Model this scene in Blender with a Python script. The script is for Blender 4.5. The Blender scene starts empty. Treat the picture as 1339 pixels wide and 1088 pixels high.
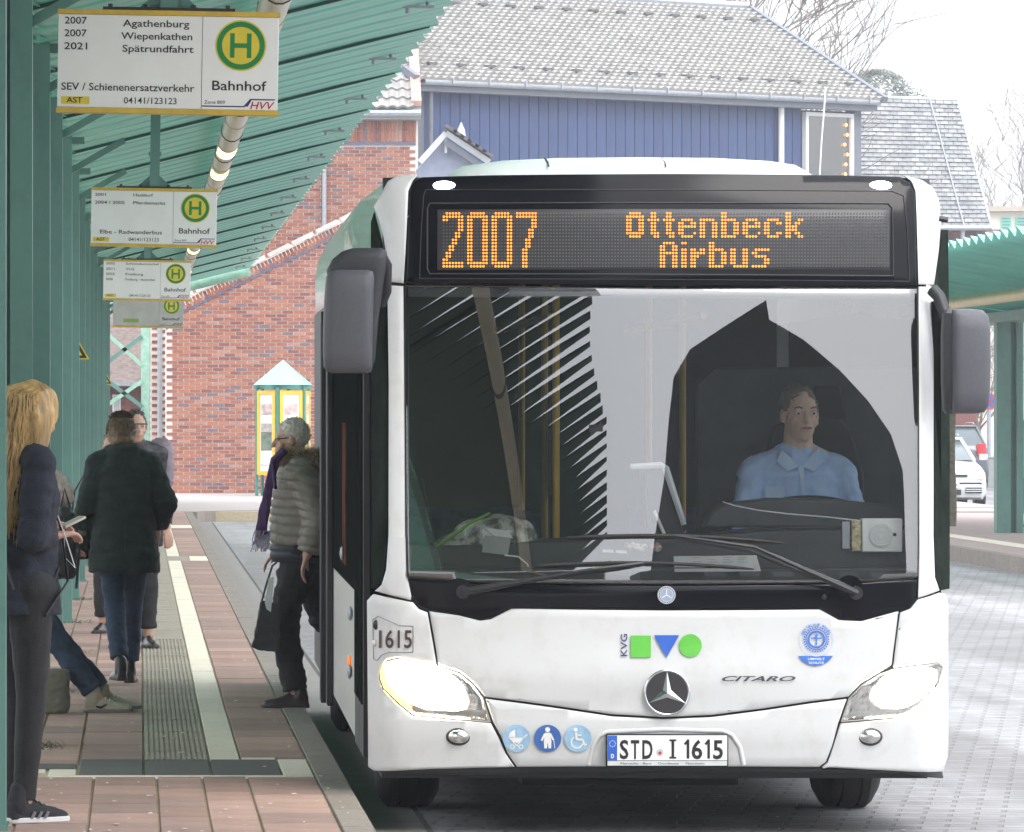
import bpy, bmesh, math, random
import numpy as np
from mathutils import Vector, Matrix, noise
random.seed(7)
PI = math.pi
SC = bpy.context.scene
COL = SC.collection
# ---------------------------------------------------------------- camera
F = 7800.0; CAMH = 1.83; VPX, VPY = 180.0, 545.0; IW, IH = 1339.0, 1088.0
cd = bpy.data.cameras.new('camera'); cam = bpy.data.objects.new('camera', cd); COL.objects.link(cam)
cam.location = (0, 0, CAMH); cam.rotation_euler = (PI/2, 0, 0)
cd.sensor_width = 36; cd.sensor_fit = 'HORIZONTAL'; cd.lens = 36*F/IW
cd.shift_x = (IW/2-VPX)/IW; cd.shift_y = (VPY-IH/2)/IW
cd.clip_start = 0.5; cd.clip_end = 3000
SC.camera = cam
# ---------------------------------------------------------------- sky, sun, exposure
w = bpy.data.worlds.new('World'); SC.world = w; w.use_nodes = True
nt = w.node_tree; nt.nodes.clear()
sky = nt.nodes.new('ShaderNodeTexSky'); sky.sky_type = 'NISHITA'; sky.sun_disc = False
SUN_EL, SUN_ROT = math.radians(48), math.radians(150)
sky.sun_elevation = SUN_EL; sky.sun_rotation = SUN_ROT
sky.air_density = 1.0; sky.dust_density = 4.0; sky.ozone_density = 1.0
mixc = nt.nodes.new('ShaderNodeMix'); mixc.data_type = 'RGBA'; mixc.inputs[0].default_value = 0.86
cl = nt.nodes.new('ShaderNodeTexNoise'); cl.inputs['Scale'].default_value = 1.6; cl.inputs['Detail'].default_value = 3
crp = nt.nodes.new('ShaderNodeValToRGB')
crp.color_ramp.elements[0].position = .3; crp.color_ramp.elements[0].color = (8.6, 9.0, 9.7, 1)
crp.color_ramp.elements[1].position = .75; crp.color_ramp.elements[1].color = (11.0, 11.2, 11.6, 1)
tcw = nt.nodes.new('ShaderNodeTexCoord')
bgn = nt.nodes.new('ShaderNodeBackground'); bgn.inputs[1].default_value = 0.10
out = nt.nodes.new('ShaderNodeOutputWorld')
nt.links.new(tcw.outputs['Generated'], cl.inputs['Vector'])
nt.links.new(cl.outputs['Fac'], crp.inputs['Fac'])
nt.links.new(sky.outputs[0], mixc.inputs[6]); nt.links.new(crp.outputs[0], mixc.inputs[7])
# an overcast sky is brighter overhead than at the horizon
sep = nt.nodes.new('ShaderNodeSeparateXYZ'); nt.links.new(tcw.outputs['Generated'], sep.inputs[0])
mr_ = nt.nodes.new('ShaderNodeMapRange'); mr_.inputs[3].default_value = 1.0; mr_.inputs[4].default_value = 3.0; nt.links.new(sep.outputs[2], mr_.inputs[0])
vm = nt.nodes.new('ShaderNodeVectorMath'); vm.operation = 'SCALE'; nt.links.new(mixc.outputs[2], vm.inputs[0]); nt.links.new(mr_.outputs[0], vm.inputs[3])
nt.links.new(vm.outputs[0], bgn.inputs[0]); nt.links.new(bgn.outputs[0], out.inputs[0])
sd = bpy.data.lights.new('sun', 'SUN'); sd.energy = 1.0; sd.angle = math.radians(25); sd.color = (1, .97, .92)
sun = bpy.data.objects.new('sun', sd); COL.objects.link(sun)
# sun stands behind and to the right of the camera
sdir = Vector((math.sin(SUN_ROT)*math.cos(SUN_EL), math.cos(SUN_ROT)*math.cos(SUN_EL), math.sin(SUN_EL)))
sun.rotation_euler = sdir.to_track_quat('Z', 'Y').to_euler(); sun.location = sdir*200
SC.view_settings.view_transform = 'Standard'; SC.view_settings.look = 'None'
SC.view_settings.exposure = 0.56; SC.view_settings.gamma = 1; SC.view_settings.use_curve_mapping = False

# ---------------------------------------------------------------- helpers
def W(px, py, y):
    return Vector(((px-VPX)*y/F, y, CAMH+(VPY-py)*y/F))
MATS = {}
def mat(name, col, rough=.6, metal=0, var=.12, vscale=6, bump=0, bscale=40, spec=.5, coat=0, stretch=(1,1,1), dirt=0, dirtcol=(.12,.1,.08), dscale=1.5, emit=None, estr=0, objvar=0):
    if name in MATS: return MATS[name]
    m = bpy.data.materials.new(name); m.use_nodes = True; t = m.node_tree; N = t.nodes; L = t.links
    b = N['Principled BSDF']; b.inputs['Roughness'].default_value = rough; b.inputs['Metallic'].default_value = metal
    b.inputs['Specular IOR Level'].default_value = spec
    b.inputs['Coat Weight'].default_value = coat; b.inputs['Coat Roughness'].default_value = .05
    tc = N.new('ShaderNodeTexCoord'); mp = N.new('ShaderNodeMapping'); mp.inputs['Scale'].default_value = stretch
    L.new(tc.outputs['Object'], mp.inputs[0])
    n = N.new('ShaderNodeTexNoise'); n.inputs['Scale'].default_value = vscale; n.inputs['Detail'].default_value = 6; n.inputs['Roughness'].default_value = .65
    L.new(mp.outputs[0], n.inputs['Vector'])
    r = N.new('ShaderNodeValToRGB')
    a = [max(0, c*(1-var)) for c in col]; z = [min(1, c*(1+var)) for c in col]
    r.color_ramp.elements[0].position = .3; r.color_ramp.elements[0].color = (*a, 1)
    r.color_ramp.elements[1].position = .7; r.color_ramp.elements[1].color = (*z, 1)
    L.new(n.outputs['Fac'], r.inputs['Fac']); last = r.outputs[0]
    if dirt:
        n2 = N.new('ShaderNodeTexNoise'); n2.inputs['Scale'].default_value = dscale; n2.inputs['Detail'].default_value = 8; n2.inputs['Roughness'].default_value = .7
        L.new(tc.outputs['Object'], n2.inputs['Vector'])
        r2 = N.new('ShaderNodeValToRGB'); r2.color_ramp.elements[0].position = .5; r2.color_ramp.elements[1].position = .72
        r2.color_ramp.elements[0].color = (0,0,0,1); r2.color_ramp.elements[1].color = (dirt,dirt,dirt,1)
        L.new(n2.outputs['Fac'], r2.inputs['Fac'])
        mx = N.new('ShaderNodeMix'); mx.data_type = 'RGBA'; L.new(r2.outputs[0], mx.inputs[0]); L.new(last, mx.inputs[6]); mx.inputs[7].default_value = (*dirtcol, 1)
        last = mx.outputs[2]
    if objvar:
        oi = N.new('ShaderNodeObjectInfo'); hs = N.new('ShaderNodeHueSaturation'); ma = N.new('ShaderNodeMapRange')
        ma.inputs[3].default_value = 1-objvar; ma.inputs[4].default_value = 1+objvar
        L.new(oi.outputs['Random'], ma.inputs[0]); L.new(ma.outputs[0], hs.inputs['Value']); L.new(last, hs.inputs['Color']); last = hs.outputs[0]
    L.new(last, b.inputs['Base Color'])
    if bump:
        n3 = N.new('ShaderNodeTexNoise'); n3.inputs['Scale'].default_value = bscale; n3.inputs['Detail'].default_value = 4
        L.new(mp.outputs[0], n3.inputs['Vector'])
        bp = N.new('ShaderNodeBump'); bp.inputs['Strength'].default_value = bump; bp.inputs['Distance'].default_value = .01
        L.new(n3.outputs['Fac'], bp.inputs['Height']); L.new(bp.outputs[0], b.inputs['Normal'])
    if emit:
        b.inputs['Emission Color'].default_value = (*emit, 1); b.inputs['Emission Strength'].default_value = estr
    MATS[name] = m; return m
def glass(name, tint=(.8,.85,.85), boost=.04, rough=0.0, ior=1.5):
    if name in MATS: return MATS[name]
    m = bpy.data.materials.new(name); m.use_nodes = True; t = m.node_tree; N = t.nodes; L = t.links
    N.remove(N['Principled BSDF']); o = N['Material Output']
    tr = N.new('ShaderNodeBsdfTransparent'); tr.inputs[0].default_value = (*tint, 1)
    gl = N.new('ShaderNodeBsdfGlossy'); gl.inputs['Roughness'].default_value = rough; gl.inputs[0].default_value = (1,1,1,1)
    fr = N.new('ShaderNodeFresnel'); fr.inputs[0].default_value = ior
    ad = N.new('ShaderNodeMath'); ad.operation = 'ADD'; ad.use_clamp = True; ad.inputs[1].default_value = boost
    ms = N.new('ShaderNodeMixShader')
    L.new(fr.outputs[0], ad.inputs[0]); L.new(ad.outputs[0], ms.inputs[0]); L.new(tr.outputs[0], ms.inputs[1]); L.new(gl.outputs[0], ms.inputs[2]); L.new(ms.outputs[0], o.inputs[0])
    MATS[name] = m; return m
def emis(name, col, s):
    if name in MATS: return MATS[name]
    m = bpy.data.materials.new(name); m.use_nodes = True; t = m.node_tree; b = t.nodes['Principled BSDF']
    b.inputs['Base Color'].default_value = (*[min(1,c*.8) for c in col], 1); b.inputs['Emission Color'].default_value = (*col, 1); b.inputs['Emission Strength'].default_value = s
    MATS[name] = m; return m

def sharp(me, ang=35):
    bm = bmesh.new(); bm.from_mesh(me)
    th = math.radians(ang)
    for e in bm.edges:
        if len(e.link_faces) == 2:
            try: e.smooth = e.calc_face_angle() < th
            except Exception: e.smooth = False
        else: e.smooth = False
    for f in bm.faces: f.smooth = True
    bm.to_mesh(me); bm.free()
class MB:
    def __init__(s): s.v = []; s.f = []; s.m = []
    def add(s, vs, fs, mi=0):
        o = len(s.v); s.v += [tuple(v) for v in vs]; s.f += [tuple(i+o for i in f) for f in fs]; s.m += [mi]*len(fs); return s
    def box(s, x0, x1, y0, y1, z0, z1, mi=0):
        return s.add([(x0,y0,z0),(x1,y0,z0),(x1,y1,z0),(x0,y1,z0),(x0,y0,z1),(x1,y0,z1),(x1,y1,z1),(x0,y1,z1)],
                     [(0,3,2,1),(4,5,6,7),(0,1,5,4),(1,2,6,5),(2,3,7,6),(3,0,4,7)], mi)
    def obox(s, c, ax, ay, az, mi=0):   # centre and three half axes
        c = Vector(c); ax = Vector(ax); ay = Vector(ay); az = Vector(az); P = []
        for k in (-1, 1):
            for i, j in ((-1,-1),(1,-1),(1,1),(-1,1)): P.append(c+ax*i+ay*j+az*k)
        return s.add(P, [(0,3,2,1),(4,5,6,7),(0,1,5,4),(1,2,6,5),(2,3,7,6),(3,0,4,7)], mi)
    def beam(s, a, b, w, d, mi=0, up=(0,0,1)):
        a = Vector(a); b = Vector(b); t = b-a; l = t.length; t.normalize(); u = Vector(up)
        if abs(t.dot(u)) > .95: u = Vector((0,1,0))
        r = t.cross(u).normalized(); u = r.cross(t)
        return s.obox((a+b)/2, r*w/2, t*l/2, u*d/2, mi)
    def tube(s, pts, rs, n=8, mi=0, cap=True, flat=1):
        pts = [Vector(p) for p in pts]
        if not hasattr(rs, '__len__'): rs = [rs]*len(pts)
        o = len(s.v); u = None
        for i, p in enumerate(pts):
            t = (pts[min(i+1, len(pts)-1)]-pts[max(i-1, 0)])
            t = t.normalized() if t.length > 1e-9 else Vector((0,0,1))
            if u is None:
                u = Vector((1,0,0)) if abs(t.x) < .8 else Vector((0,1,0))
            u = (u-t*u.dot(t)).normalized(); v = t.cross(u)
            for k in range(n):
                a = 2*PI*k/n; s.v.append(tuple(p+(u*math.cos(a)+v*math.sin(a)*flat)*rs[i]))
        for i in range(len(pts)-1):
            for k in range(n):
                a = o+i*n+k; b = o+i*n+(k+1) % n
                s.f.append((a, b, b+n, a+n)); s.m.append(mi)
        if cap:
            s.f.append(tuple(o+k for k in range(n))[::-1]); s.m.append(mi)
            e = o+(len(pts)-1)*n; s.f.append(tuple(e+k for k in range(n))); s.m.append(mi)
        return s
    def cyl(s, a, b, r, n=16, mi=0, r2=None): return s.tube([a, b], [r, r if r2 is None else r2], n, mi)
    def ell(s, c, r, rot=None, nu=16, nv=10, mi=0):
        c = Vector(c); M = rot or Matrix.Identity(3); P = []; Fc = []
        for j in range(1, nv):
            ph = PI*j/nv
            for i in range(nu):
                th = 2*PI*i/nu
                P.append(c+M@Vector((r[0]*math.sin(ph)*math.cos(th), r[1]*math.sin(ph)*math.sin(th), r[2]*math.cos(ph))))
        P.append(c+M@Vector((0,0,r[2]))); P.append(c+M@Vector((0,0,-r[2]))); T = len(P)-2; B = T+1
        for j in range(nv-2):
            for i in range(nu):
                a = j*nu+i; b = j*nu+(i+1) % nu; Fc.append((a, a+nu, b+nu, b))
        for i in range(nu):
            Fc.append((T, i, (i+1) % nu)); o = (nv-2)*nu; Fc.append((B, o+(i+1) % nu, o+i))
        return s.add(P, Fc, mi)
    def cap(s, a, b, ra, rb=None, n=12, mi=0):     # tapered capsule
        a = Vector(a); b = Vector(b); rb = ra if rb is None else rb; t = (b-a)
        L = t.length; t = t/L if L > 1e-6 else Vector((0,0,1)); pts = []; rs = []
        for k in range(0, 4):
            q = PI/2*k/4; pts.append(a-t*ra*math.cos(q)); rs.append(max(ra*math.sin(q), .0004))
        pts += [a, b]; rs += [ra, rb]
        for k in range(3, -1, -1):
            q = PI/2*k/4; pts.append(b+t*rb*math.cos(q)); rs.append(max(rb*math.sin(q), .0004))
        return s.tube(pts, rs, n, mi)
    def rings(s, R, n=20, mi=0):            # R: (cx,cy,cz,rx,ry[,rot]) horizontal ellipses bottom to top
        o = len(s.v)
        for r in R:
            cx, cy, cz, rx, ry = r[:5]; ro = r[5] if len(r) > 5 else 0; ti = r[6] if len(r) > 6 else 0; tj = r[7] if len(r) > 7 else 0
            for k in range(n):
                a = 2*PI*k/n; x = rx*math.copysign(abs(math.cos(a))**.85, math.cos(a)); y = ry*math.copysign(abs(math.sin(a))**.85, math.sin(a))
                X = x*math.cos(ro)-y*math.sin(ro); Y = x*math.sin(ro)+y*math.cos(ro)
                s.v.append((cx+X, cy+Y, cz+Y*ti+X*tj))
        for i in range(len(R)-1):
            for k in range(n):
                a = o+i*n+k; b = o+i*n+(k+1) % n; s.f.append((a, b, b+n, a+n)); s.m.append(mi)
        s.f.append(tuple(o+k for k in range(n))[::-1]); e = o+(len(R)-1)*n; s.f.append(tuple(e+k for k in range(n))); s.m += [mi, mi]
        return s
    def prism(s, poly, fn, d0, d1, mi=0):   # poly (u,v) list; fn(u,v,d)->xyz
        n = len(poly); P = [fn(u, v, d0) for u, v in poly]+[fn(u, v, d1) for u, v in poly]
        Fc = [tuple(range(n))[::-1], tuple(range(n, 2*n))]+[(i, (i+1) % n, (i+1) % n+n, i+n) for i in range(n)]
        return s.add(P, Fc, mi)
    def mesh(s, name, mats, smooth=None):
        me = bpy.data.meshes.new(name); me.from_pydata(s.v, [], s.f); 
        for m in (mats if isinstance(mats, (list, tuple)) else [mats]): me.materials.append(m)
        me.polygons.foreach_set('material_index', s.m)
        if me.validate(): print('INVALID', name)
        me.update()
        bm = bmesh.new(); bm.from_mesh(me); bmesh.ops.recalc_face_normals(bm, faces=bm.faces); bm.to_mesh(me); bm.free()
        if smooth: sharp(me, smooth)
        return me
    def build(s, name, mats, parent=None, smooth=None, bevel=0, seg=2, label=None, kind=None, loc=None):
        o = bpy.data.objects.new(name, s.mesh(name, mats, smooth)); COL.objects.link(o)
        if parent is not None: o.parent = parent
        if loc is not None: o.location = loc
        if bevel:
            b = o.modifiers.new('bevel', 'BEVEL'); b.width = bevel; b.segments = seg; b.limit_method = 'ANGLE'; b.angle_limit = .6; b.harden_normals = False
            for p in o.data.polygons: p.use_smooth = True
            sharp(o.data, 60)
        if label: o['label'] = label
        if kind: o['kind'] = kind
        return o
def tag(o, label=None, cat=None, group=None, kind=None):
    if label: o['label'] = label
    if cat: o['category'] = cat
    if group: o['group'] = group
    if kind: o['kind'] = kind
    return o
def empty(name, loc=(0,0,0), rz=0, label=None, cat=None, group=None):
    o = bpy.data.objects.new(name, None); COL.objects.link(o); o.location = loc; o.rotation_euler = (0, 0, rz); o.empty_display_size = .2
    return tag(o, label, cat, group)
def instance(me, name, parent, loc=(0,0,0), rot=(0,0,0), kind=None):
    o = bpy.data.objects.new(name, me); COL.objects.link(o); o.parent = parent; o.location = loc; o.rotation_euler = rot
    if kind: o['kind'] = kind
    return o
def copy_tree(o, parent=None):
    c = o.copy(); COL.objects.link(c); c.parent = parent
    for ch in list(o.children): copy_tree(ch, c)
    return c
def text_verts(s, size=1, bold=0, spacing=1.0, xs=1.0, shear=0, align='LEFT'):
    cu = bpy.data.curves.new('t', 'FONT'); cu.body = s; cu.size = size; cu.offset = bold; cu.space_character = spacing; cu.shear = shear
    cu.resolution_u = 3; cu.align_x = align
    ob = bpy.data.objects.new('t', cu); me = bpy.data.meshes.new_from_object(ob)
    vs = [(v.co.x*xs, v.co.y) for v in me.vertices]; fs = [tuple(p.vertices) for p in me.polygons]
    bpy.data.objects.remove(ob); bpy.data.curves.remove(cu); bpy.data.meshes.remove(me)
    return vs, fs
def fit_text(s, x0, x1, h, bold=0, shear=0):
    """text outline scaled to run from x0 to x1 with capital height h (baseline at 0)"""
    vs, fs = text_verts(s, 1, bold, 1, 1, shear)
    a = min(v[0] for v in vs); b = max(v[0] for v in vs); k = (x1-x0)/(b-a); H = .73
    return [(x0+(v[0]-a)*k, v[1]*h/H) for v in vs], fs
def remesh(mb, name, mats, voxel=.01, smooth=3, parent=None, disp=None):
    me = mb.mesh(name, mats); ob = bpy.data.objects.new(name, me); COL.objects.link(ob)
    r = ob.modifiers.new('r', 'REMESH'); r.mode = 'VOXEL'; r.voxel_size = voxel; r.use_smooth_shade = True
    if smooth:
        q = ob.modifiers.new('s', 'SMOOTH'); q.factor = .5; q.iterations = smooth
    dg = bpy.context.evaluated_depsgraph_get(); ev = ob.evaluated_get(dg)
    m2 = bpy.data.meshes.new_from_object(ev); ob.modifiers.clear(); ob.data = m2; m2.name = name; bpy.data.meshes.remove(me)
    if disp:
        n = len(m2.vertices); co = np.empty(n*3); no = np.empty(n*3)
        m2.vertices.foreach_get('co', co); m2.vertex_normals.foreach_get('vector', no)
        co = co.reshape(-1, 3); no = no.reshape(-1, 3)
        d = np.array([disp(Vector(c), Vector(nn)) for c, nn in zip(co, no)])
        co = co+no*d[:, None]; m2.vertices.foreach_set('co', co.ravel()); m2.update()
    for p in m2.polygons: p.use_smooth = True
    if parent is not None: ob.parent = parent
    return ob
def reshape_mats(ob, fn):
    me = ob.data
    for p in me.polygons: p.material_index = fn(p.center)
# ---------------------------------------------------------------- shared materials
TEAL = (.11, .235, .203)
M_teal = mat('teal_paint', TEAL, .45, var=.14, vscale=3, dirt=.35, dirtcol=(.05,.1,.09), dscale=4, stretch=(1,1,.3), objvar=.12)
M_teal_sheet = mat('teal_sheet', (.17,.54,.44), .4, var=.12, vscale=1.2, dirt=.35, dirtcol=(.07,.16,.14), dscale=.8)
M_teal_dark = mat('teal_joint', (.02,.06,.05), .6)
M_teal_pale = mat('pale_green_paint', (.30,.50,.40), .5, var=.25, vscale=8)
M_white = mat('white_bus_paint', (.66,.66,.655), .28, var=.025, vscale=2, coat=.35, dirt=.38, dirtcol=(.47,.45,.41), dscale=7)
M_black = mat('black_gloss', (.006,.006,.009), .12, var=.1, spec=.2)
M_blackm = mat('black_plastic', (.02,.02,.022), .45, var=.2, vscale=20)
M_rubber = mat('rubber', (.018,.017,.016), .75, var=.3, vscale=30, bump=.3)
M_grey = mat('grey_plastic', (.085,.086,.098), .5, var=.08, vscale=60, bump=.15, bscale=300)
M_greyd = mat('dark_grey_plastic', (.035,.035,.042), .5, var=.15, vscale=60, bump=.1, bscale=300)
M_chrome = mat('chrome', (.75,.75,.76), .15, 1, var=.03)
M_steel = mat('galvanised_steel', (.38,.41,.45), .45, .4, var=.15, vscale=12)
M_signw = mat('sign_white', (.86,.85,.82), .35, var=.04, vscale=6)
M_signy = mat('sign_yellow_trim', (.62,.42,.06), .4, var=.15, vscale=10)
M_ink = mat('black_ink', (.015,.015,.018), .5)
M_redink = mat('red_ink', (.45,.02,.03), .5)
M_navy = mat('navy_ink', (.02,.03,.15), .5)
M_hgreen = mat('sign_green', (.015,.24,.06), .4)
M_hyel = mat('sign_yellow', (.75,.60,.05), .4)
M_red = mat('red_paint', (.5,.03,.03), .4)
M_wframe = mat('white_frame', (.75,.76,.77), .5, var=.06)
# ================================================================ THE SETTING
PH = .18                                   # platform level above the road
def road_mat():
    m = bpy.data.materials.new('grey_block_paving'); m.use_nodes = True; t = m.node_tree; N = t.nodes; L = t.links; b = N['Principled BSDF']
    tc = N.new('ShaderNodeTexCoord'); mp = N.new('ShaderNodeMapping'); mp.inputs['Rotation'].default_value = (0,0,math.radians(9)); mp.inputs['Scale'].default_value = (1, 1, 1)
    L.new(tc.outputs['Object'], mp.inputs[0])
    br = N.new('ShaderNodeTexBrick'); br.inputs['Scale'].default_value = 1; br.inputs['Brick Width'].default_value = .24; br.inputs['Row Height'].default_value = .17
    br.inputs['Mortar Size'].default_value = .012; br.inputs['Color1'].default_value = (.27,.268,.27,1); br.inputs['Color2'].default_value = (.345,.338,.34,1); br.inputs['Mortar'].default_value = (.22,.215,.21,1); br.inputs['Mortar Smooth'].default_value = .3
    L.new(mp.outputs[0], br.inputs['Vector'])
    n = N.new('ShaderNodeTexNoise'); n.inputs['Scale'].default_value = .8; n.inputs['Detail'].default_value = 8; n.inputs['Roughness'].default_value = .7
    L.new(tc.outputs['Object'], n.inputs['Vector'])
    r = N.new('ShaderNodeValToRGB'); r.color_ramp.elements[0].position = .3; r.color_ramp.elements[0].color = (.72,.71,.70,1); r.color_ramp.elements[1].position = .65; r.color_ramp.elements[1].color = (1.08,1.08,1.1,1)
    L.new(n.outputs['Fac'], r.inputs[0])
    mx = N.new('ShaderNodeMix'); mx.data_type = 'RGBA'; mx.blend_type = 'MULTIPLY'; mx.inputs[0].default_value = 1; L.new(br.outputs['Color'], mx.inputs[6]); L.new(r.outputs[0], mx.inputs[7])
    # tyre tracks and oil drips running along the lane
    m2 = N.new('ShaderNodeMapping'); m2.inputs['Scale'].default_value = (1.6,.05,1); L.new(tc.outputs['Object'], m2.inputs[0]); n2 = N.new('ShaderNodeTexNoise'); n2.inputs['Scale'].default_value = 1; n2.inputs['Detail'].default_value = 5; L.new(m2.outputs[0], n2.inputs['Vector'])
    r2 = N.new('ShaderNodeValToRGB'); r2.color_ramp.elements[0].position = .38; r2.color_ramp.elements[0].color = (.62,.61,.60,1); r2.color_ramp.elements[1].position = .58; r2.color_ramp.elements[1].color = (1,1,1,1); L.new(n2.outputs['Fac'], r2.inputs[0])
    n4 = N.new('ShaderNodeTexNoise'); n4.inputs['Scale'].default_value = 5; n4.inputs['Detail'].default_value = 3; L.new(tc.outputs['Object'], n4.inputs['Vector'])
    r4 = N.new('ShaderNodeValToRGB'); r4.color_ramp.elements[0].position = .28; r4.color_ramp.elements[0].color = (.5,.49,.48,1); r4.color_ramp.elements[1].position = .36; r4.color_ramp.elements[1].color = (1,1,1,1); L.new(n4.outputs['Fac'], r4.inputs[0])
    my = N.new('ShaderNodeMix'); my.data_type = 'RGBA'; my.blend_type = 'MULTIPLY'; my.inputs[0].default_value = 1; L.new(mx.outputs[2], my.inputs[6]); L.new(r2.outputs[0], my.inputs[7])
    mz = N.new('ShaderNodeMix'); mz.data_type = 'RGBA'; mz.blend_type = 'MULTIPLY'; mz.inputs[0].default_value = .8; L.new(my.outputs[2], mz.inputs[6]); L.new(r4.outputs[0], mz.inputs[7])
    L.new(mz.outputs[2], b.inputs['Base Color']); b.inputs['Roughness'].default_value = .75
    bp = N.new('ShaderNodeBump'); bp.inputs['Distance'].default_value = .006; L.new(br.outputs['Fac'], bp.inputs['Height']); bp.invert = True; L.new(bp.outputs[0], b.inputs['Normal'])
    return m
M_road = road_mat()
M_asph = mat('pale_asphalt', (.30,.295,.29), .9, var=.15, vscale=3, bump=.3, bscale=80)
M_mortar = mat('sand_joint', (.44,.37,.25), .9, var=.2, vscale=20)
def sheet(name, x0, x1, y0, y1, z, m, nx=1, ny=1):
    mb = MB(); mb.add([(x0,y0,z),(x1,y0,z),(x1,y1,z),(x0,y1,z)], [(0,1,2,3)]); return tag(mb.build(name, m), kind='structure')
sheet('ground', -400, 600, -60, 1500, -.03, M_asph)
sheet('road', -30, 60, -40, 185, 0, M_road)
# platform slab with joints; its pavers, tactile tiles and kerb stones are parts
KX0, KX1 = .815, .955
plat = MB(); plat.box(-5.2, KX1-.01, -30, 104, -.02, PH-.012)
plat.box(-12, 3.0, 104.1, 140, -.02, PH-.011); plat.box(3.001, 16, 106.5, 140, -.02, PH-.011)
plat_o = tag(plat.build('platform', M_mortar), kind='structure')
M_pav = [mat('red_paver_%s' % n, c, .8, var=.16, vscale=5, bump=.35, bscale=60, dirt=.55, dirtcol=(.33,.28,.25), dscale=16, objvar=.14) for n, c in (('a',(.35,.215,.17)),('b',(.40,.255,.205)),('c',(.31,.20,.165)))]
M_tact = mat('ribbed_grey_tile', (.33,.285,.225), .85, var=.22, vscale=10, bump=.5, objvar=.1)
M_wtile = mat('cream_tile', (.75,.68,.55), .75, var=.12, vscale=8, dirt=.3, dirtcol=(.3,.28,.22), dscale=7, objvar=.05)
M_dtile = mat('charcoal_tile', (.10,.097,.09), .8, var=.15, vscale=8, bump=.2, objvar=.08)
M_kerb = mat('granite_kerb', (.235,.20,.17), .8, var=.25, vscale=30, bump=.5, dirt=.4, dirtcol=(.12,.11,.10), dscale=5, objvar=.1)
pav_cache = {}
def paver(wx, wy, m, ribs=0):
    k = (round(wx,4), round(wy,4), m.name, ribs)
    if k in pav_cache: return pav_cache[k]
    g = .004; mb = MB(); a = wx/2-g; b = wy/2-g; h = .012
    if not ribs:
        mb.add([(-a,-b,-h),(a,-b,-h),(a,b,-h),(-a,b,-h),(-a+.004,-b+.004,0),(a-.004,-b+.004,0),(a-.004,b-.004,0),(-a+.004,b-.004,0)],
               [(4,5,6,7),(0,1,5,4),(1,2,6,5),(2,3,7,6),(3,0,4,7)])
    else:
        mb.box(-a, a, -b, b, -h, -.004)
        for i in range(ribs):
            x = -a+(i+.5)*2*a/ribs; mb.box(x-a/ribs*.5, x+a/ribs*.5, -b, b, -.004, .001)
    pav_cache[k] = mb.mesh('paver', m); return pav_cache[k]
B0, B1 = 27.45, 28.75           # dark and cream cross band
tiles = []
def lay(name, x0, x1, y0, y1, m, ribs=0):
    tiles.append((y0, name, (x0+x1)/2, (y0+y1)/2, x1-x0, y1-y0, m, ribs))
def column(x0, x1, y0, y1, dy, name='paver', m=None, ribs=0, off=0):
    y = y0+off
    if off: lay(name, x0, x1, y0, y, m or random.choice(M_pav), ribs)
    while y < y1-.05:
        e = min(y+dy, y1); lay(name, x0, x1, y, e, m or random.choice(M_pav), ribs); y = e
for a, b in ((-1.1,-.8),(-.8,-.5),(-.5,-.2),(-.2,.088),(.088,.295),(.295,.5),(.5,KX0)): column(a, b, 20.5, B0-.09, .62, off=random.choice((0,.2,.4)))
bands = [(B0, B1), (68.4, 70.6), (88.5, 91)]
lay('cream_strip', -.42, KX0, B0-.085, B0, M_wtile)
for a, b in ((-.276,.03),(.03,.345),(.345,.67)):
    for q in (0, 1): lay('dark_tile', a, b, B0+q*.65, B0+(q+1)*.65, M_dtile)
lay('cream_strip', .67, KX0, B0, B1, M_wtile); lay('cream_strip', .497, .67, B1, B1+.15, M_wtile)
lay('cream_strip', -.42, -.28, B0, B0+.5, M_wtile); lay('dark_tile', -.75, -.285, B0+.55, B0+.95, M_dtile); lay('cream_strip', -.75, -.425, B0+.38, B0+.5, M_wtile)
for a, b in ((-1.1,-.8),(-.8,-.5),(-.5,-.28)): column(a, b, B1-.3, 60, .62, off=random.choice((0,.2,.4)))
column(-.28, .03, B1, 68.4, .62); column(-1.1, -.28, B1+31.3, 104, 1.2)
column(-.28, .03, 70.6, 103.8, 1.2)
column(.03, .345, B1, 68.4, .62, 'tactile_tile', M_tact, 12); column(.03, .345, 70.6, 103.8, 1.2, 'tactile_tile', M_tact, 12)
column(.345, .497, B1, 68.4, .9, 'cream_strip', M_wtile); column(.345, .497, 70.6, 103.8, 1.8, 'cream_strip', M_wtile)
column(.497, KX0, B1+.16, 68.4, .62); column(.497, KX0, 70.6, 88.5, 1.2); column(.497, KX0, 91, 103.8, 1.2)
lay('cream_strip', .60, KX0, 68.4, 70.6, M_wtile); lay('dark_tile', .03, .60, 68.4, 70.6, M_tact); lay('cream_strip', .497, KX0, 88.5, 91, M_wtile)
y = 20.0
while y < 104: lay('kerb_stone', KX0, KX1, y, y+1.0, M_kerb); y += 1.0
tiles.sort(key=lambda t: t[0]); n_part = 0; rest = {}
for t in tiles:
    y0, name, cx, cy, wx, wy, m, ribs = t
    if n_part < 290:
        hh = PH+random.uniform(-.0015, .0015)+(.002 if name == 'kerb_stone' else 0)
        o = instance(paver(wx, wy, m, ribs), name, plat_o, (cx, cy, hh)); n_part += 1
    else:
        rest.setdefault(m.name, (m, MB()))[1].box(cx-wx/2+.004, cx+wx/2-.004, cy-wy/2+.004, cy+wy/2-.004, PH-.012, PH+random.uniform(-.001,.001))
mb = MB(); ms = []
for i, (k, (m, q)) in enumerate(rest.items()):
    ms.append(m); mb.add(q.v, q.f, i)
mb.build('far_paver', ms, plat_o, kind='stuff')
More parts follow.
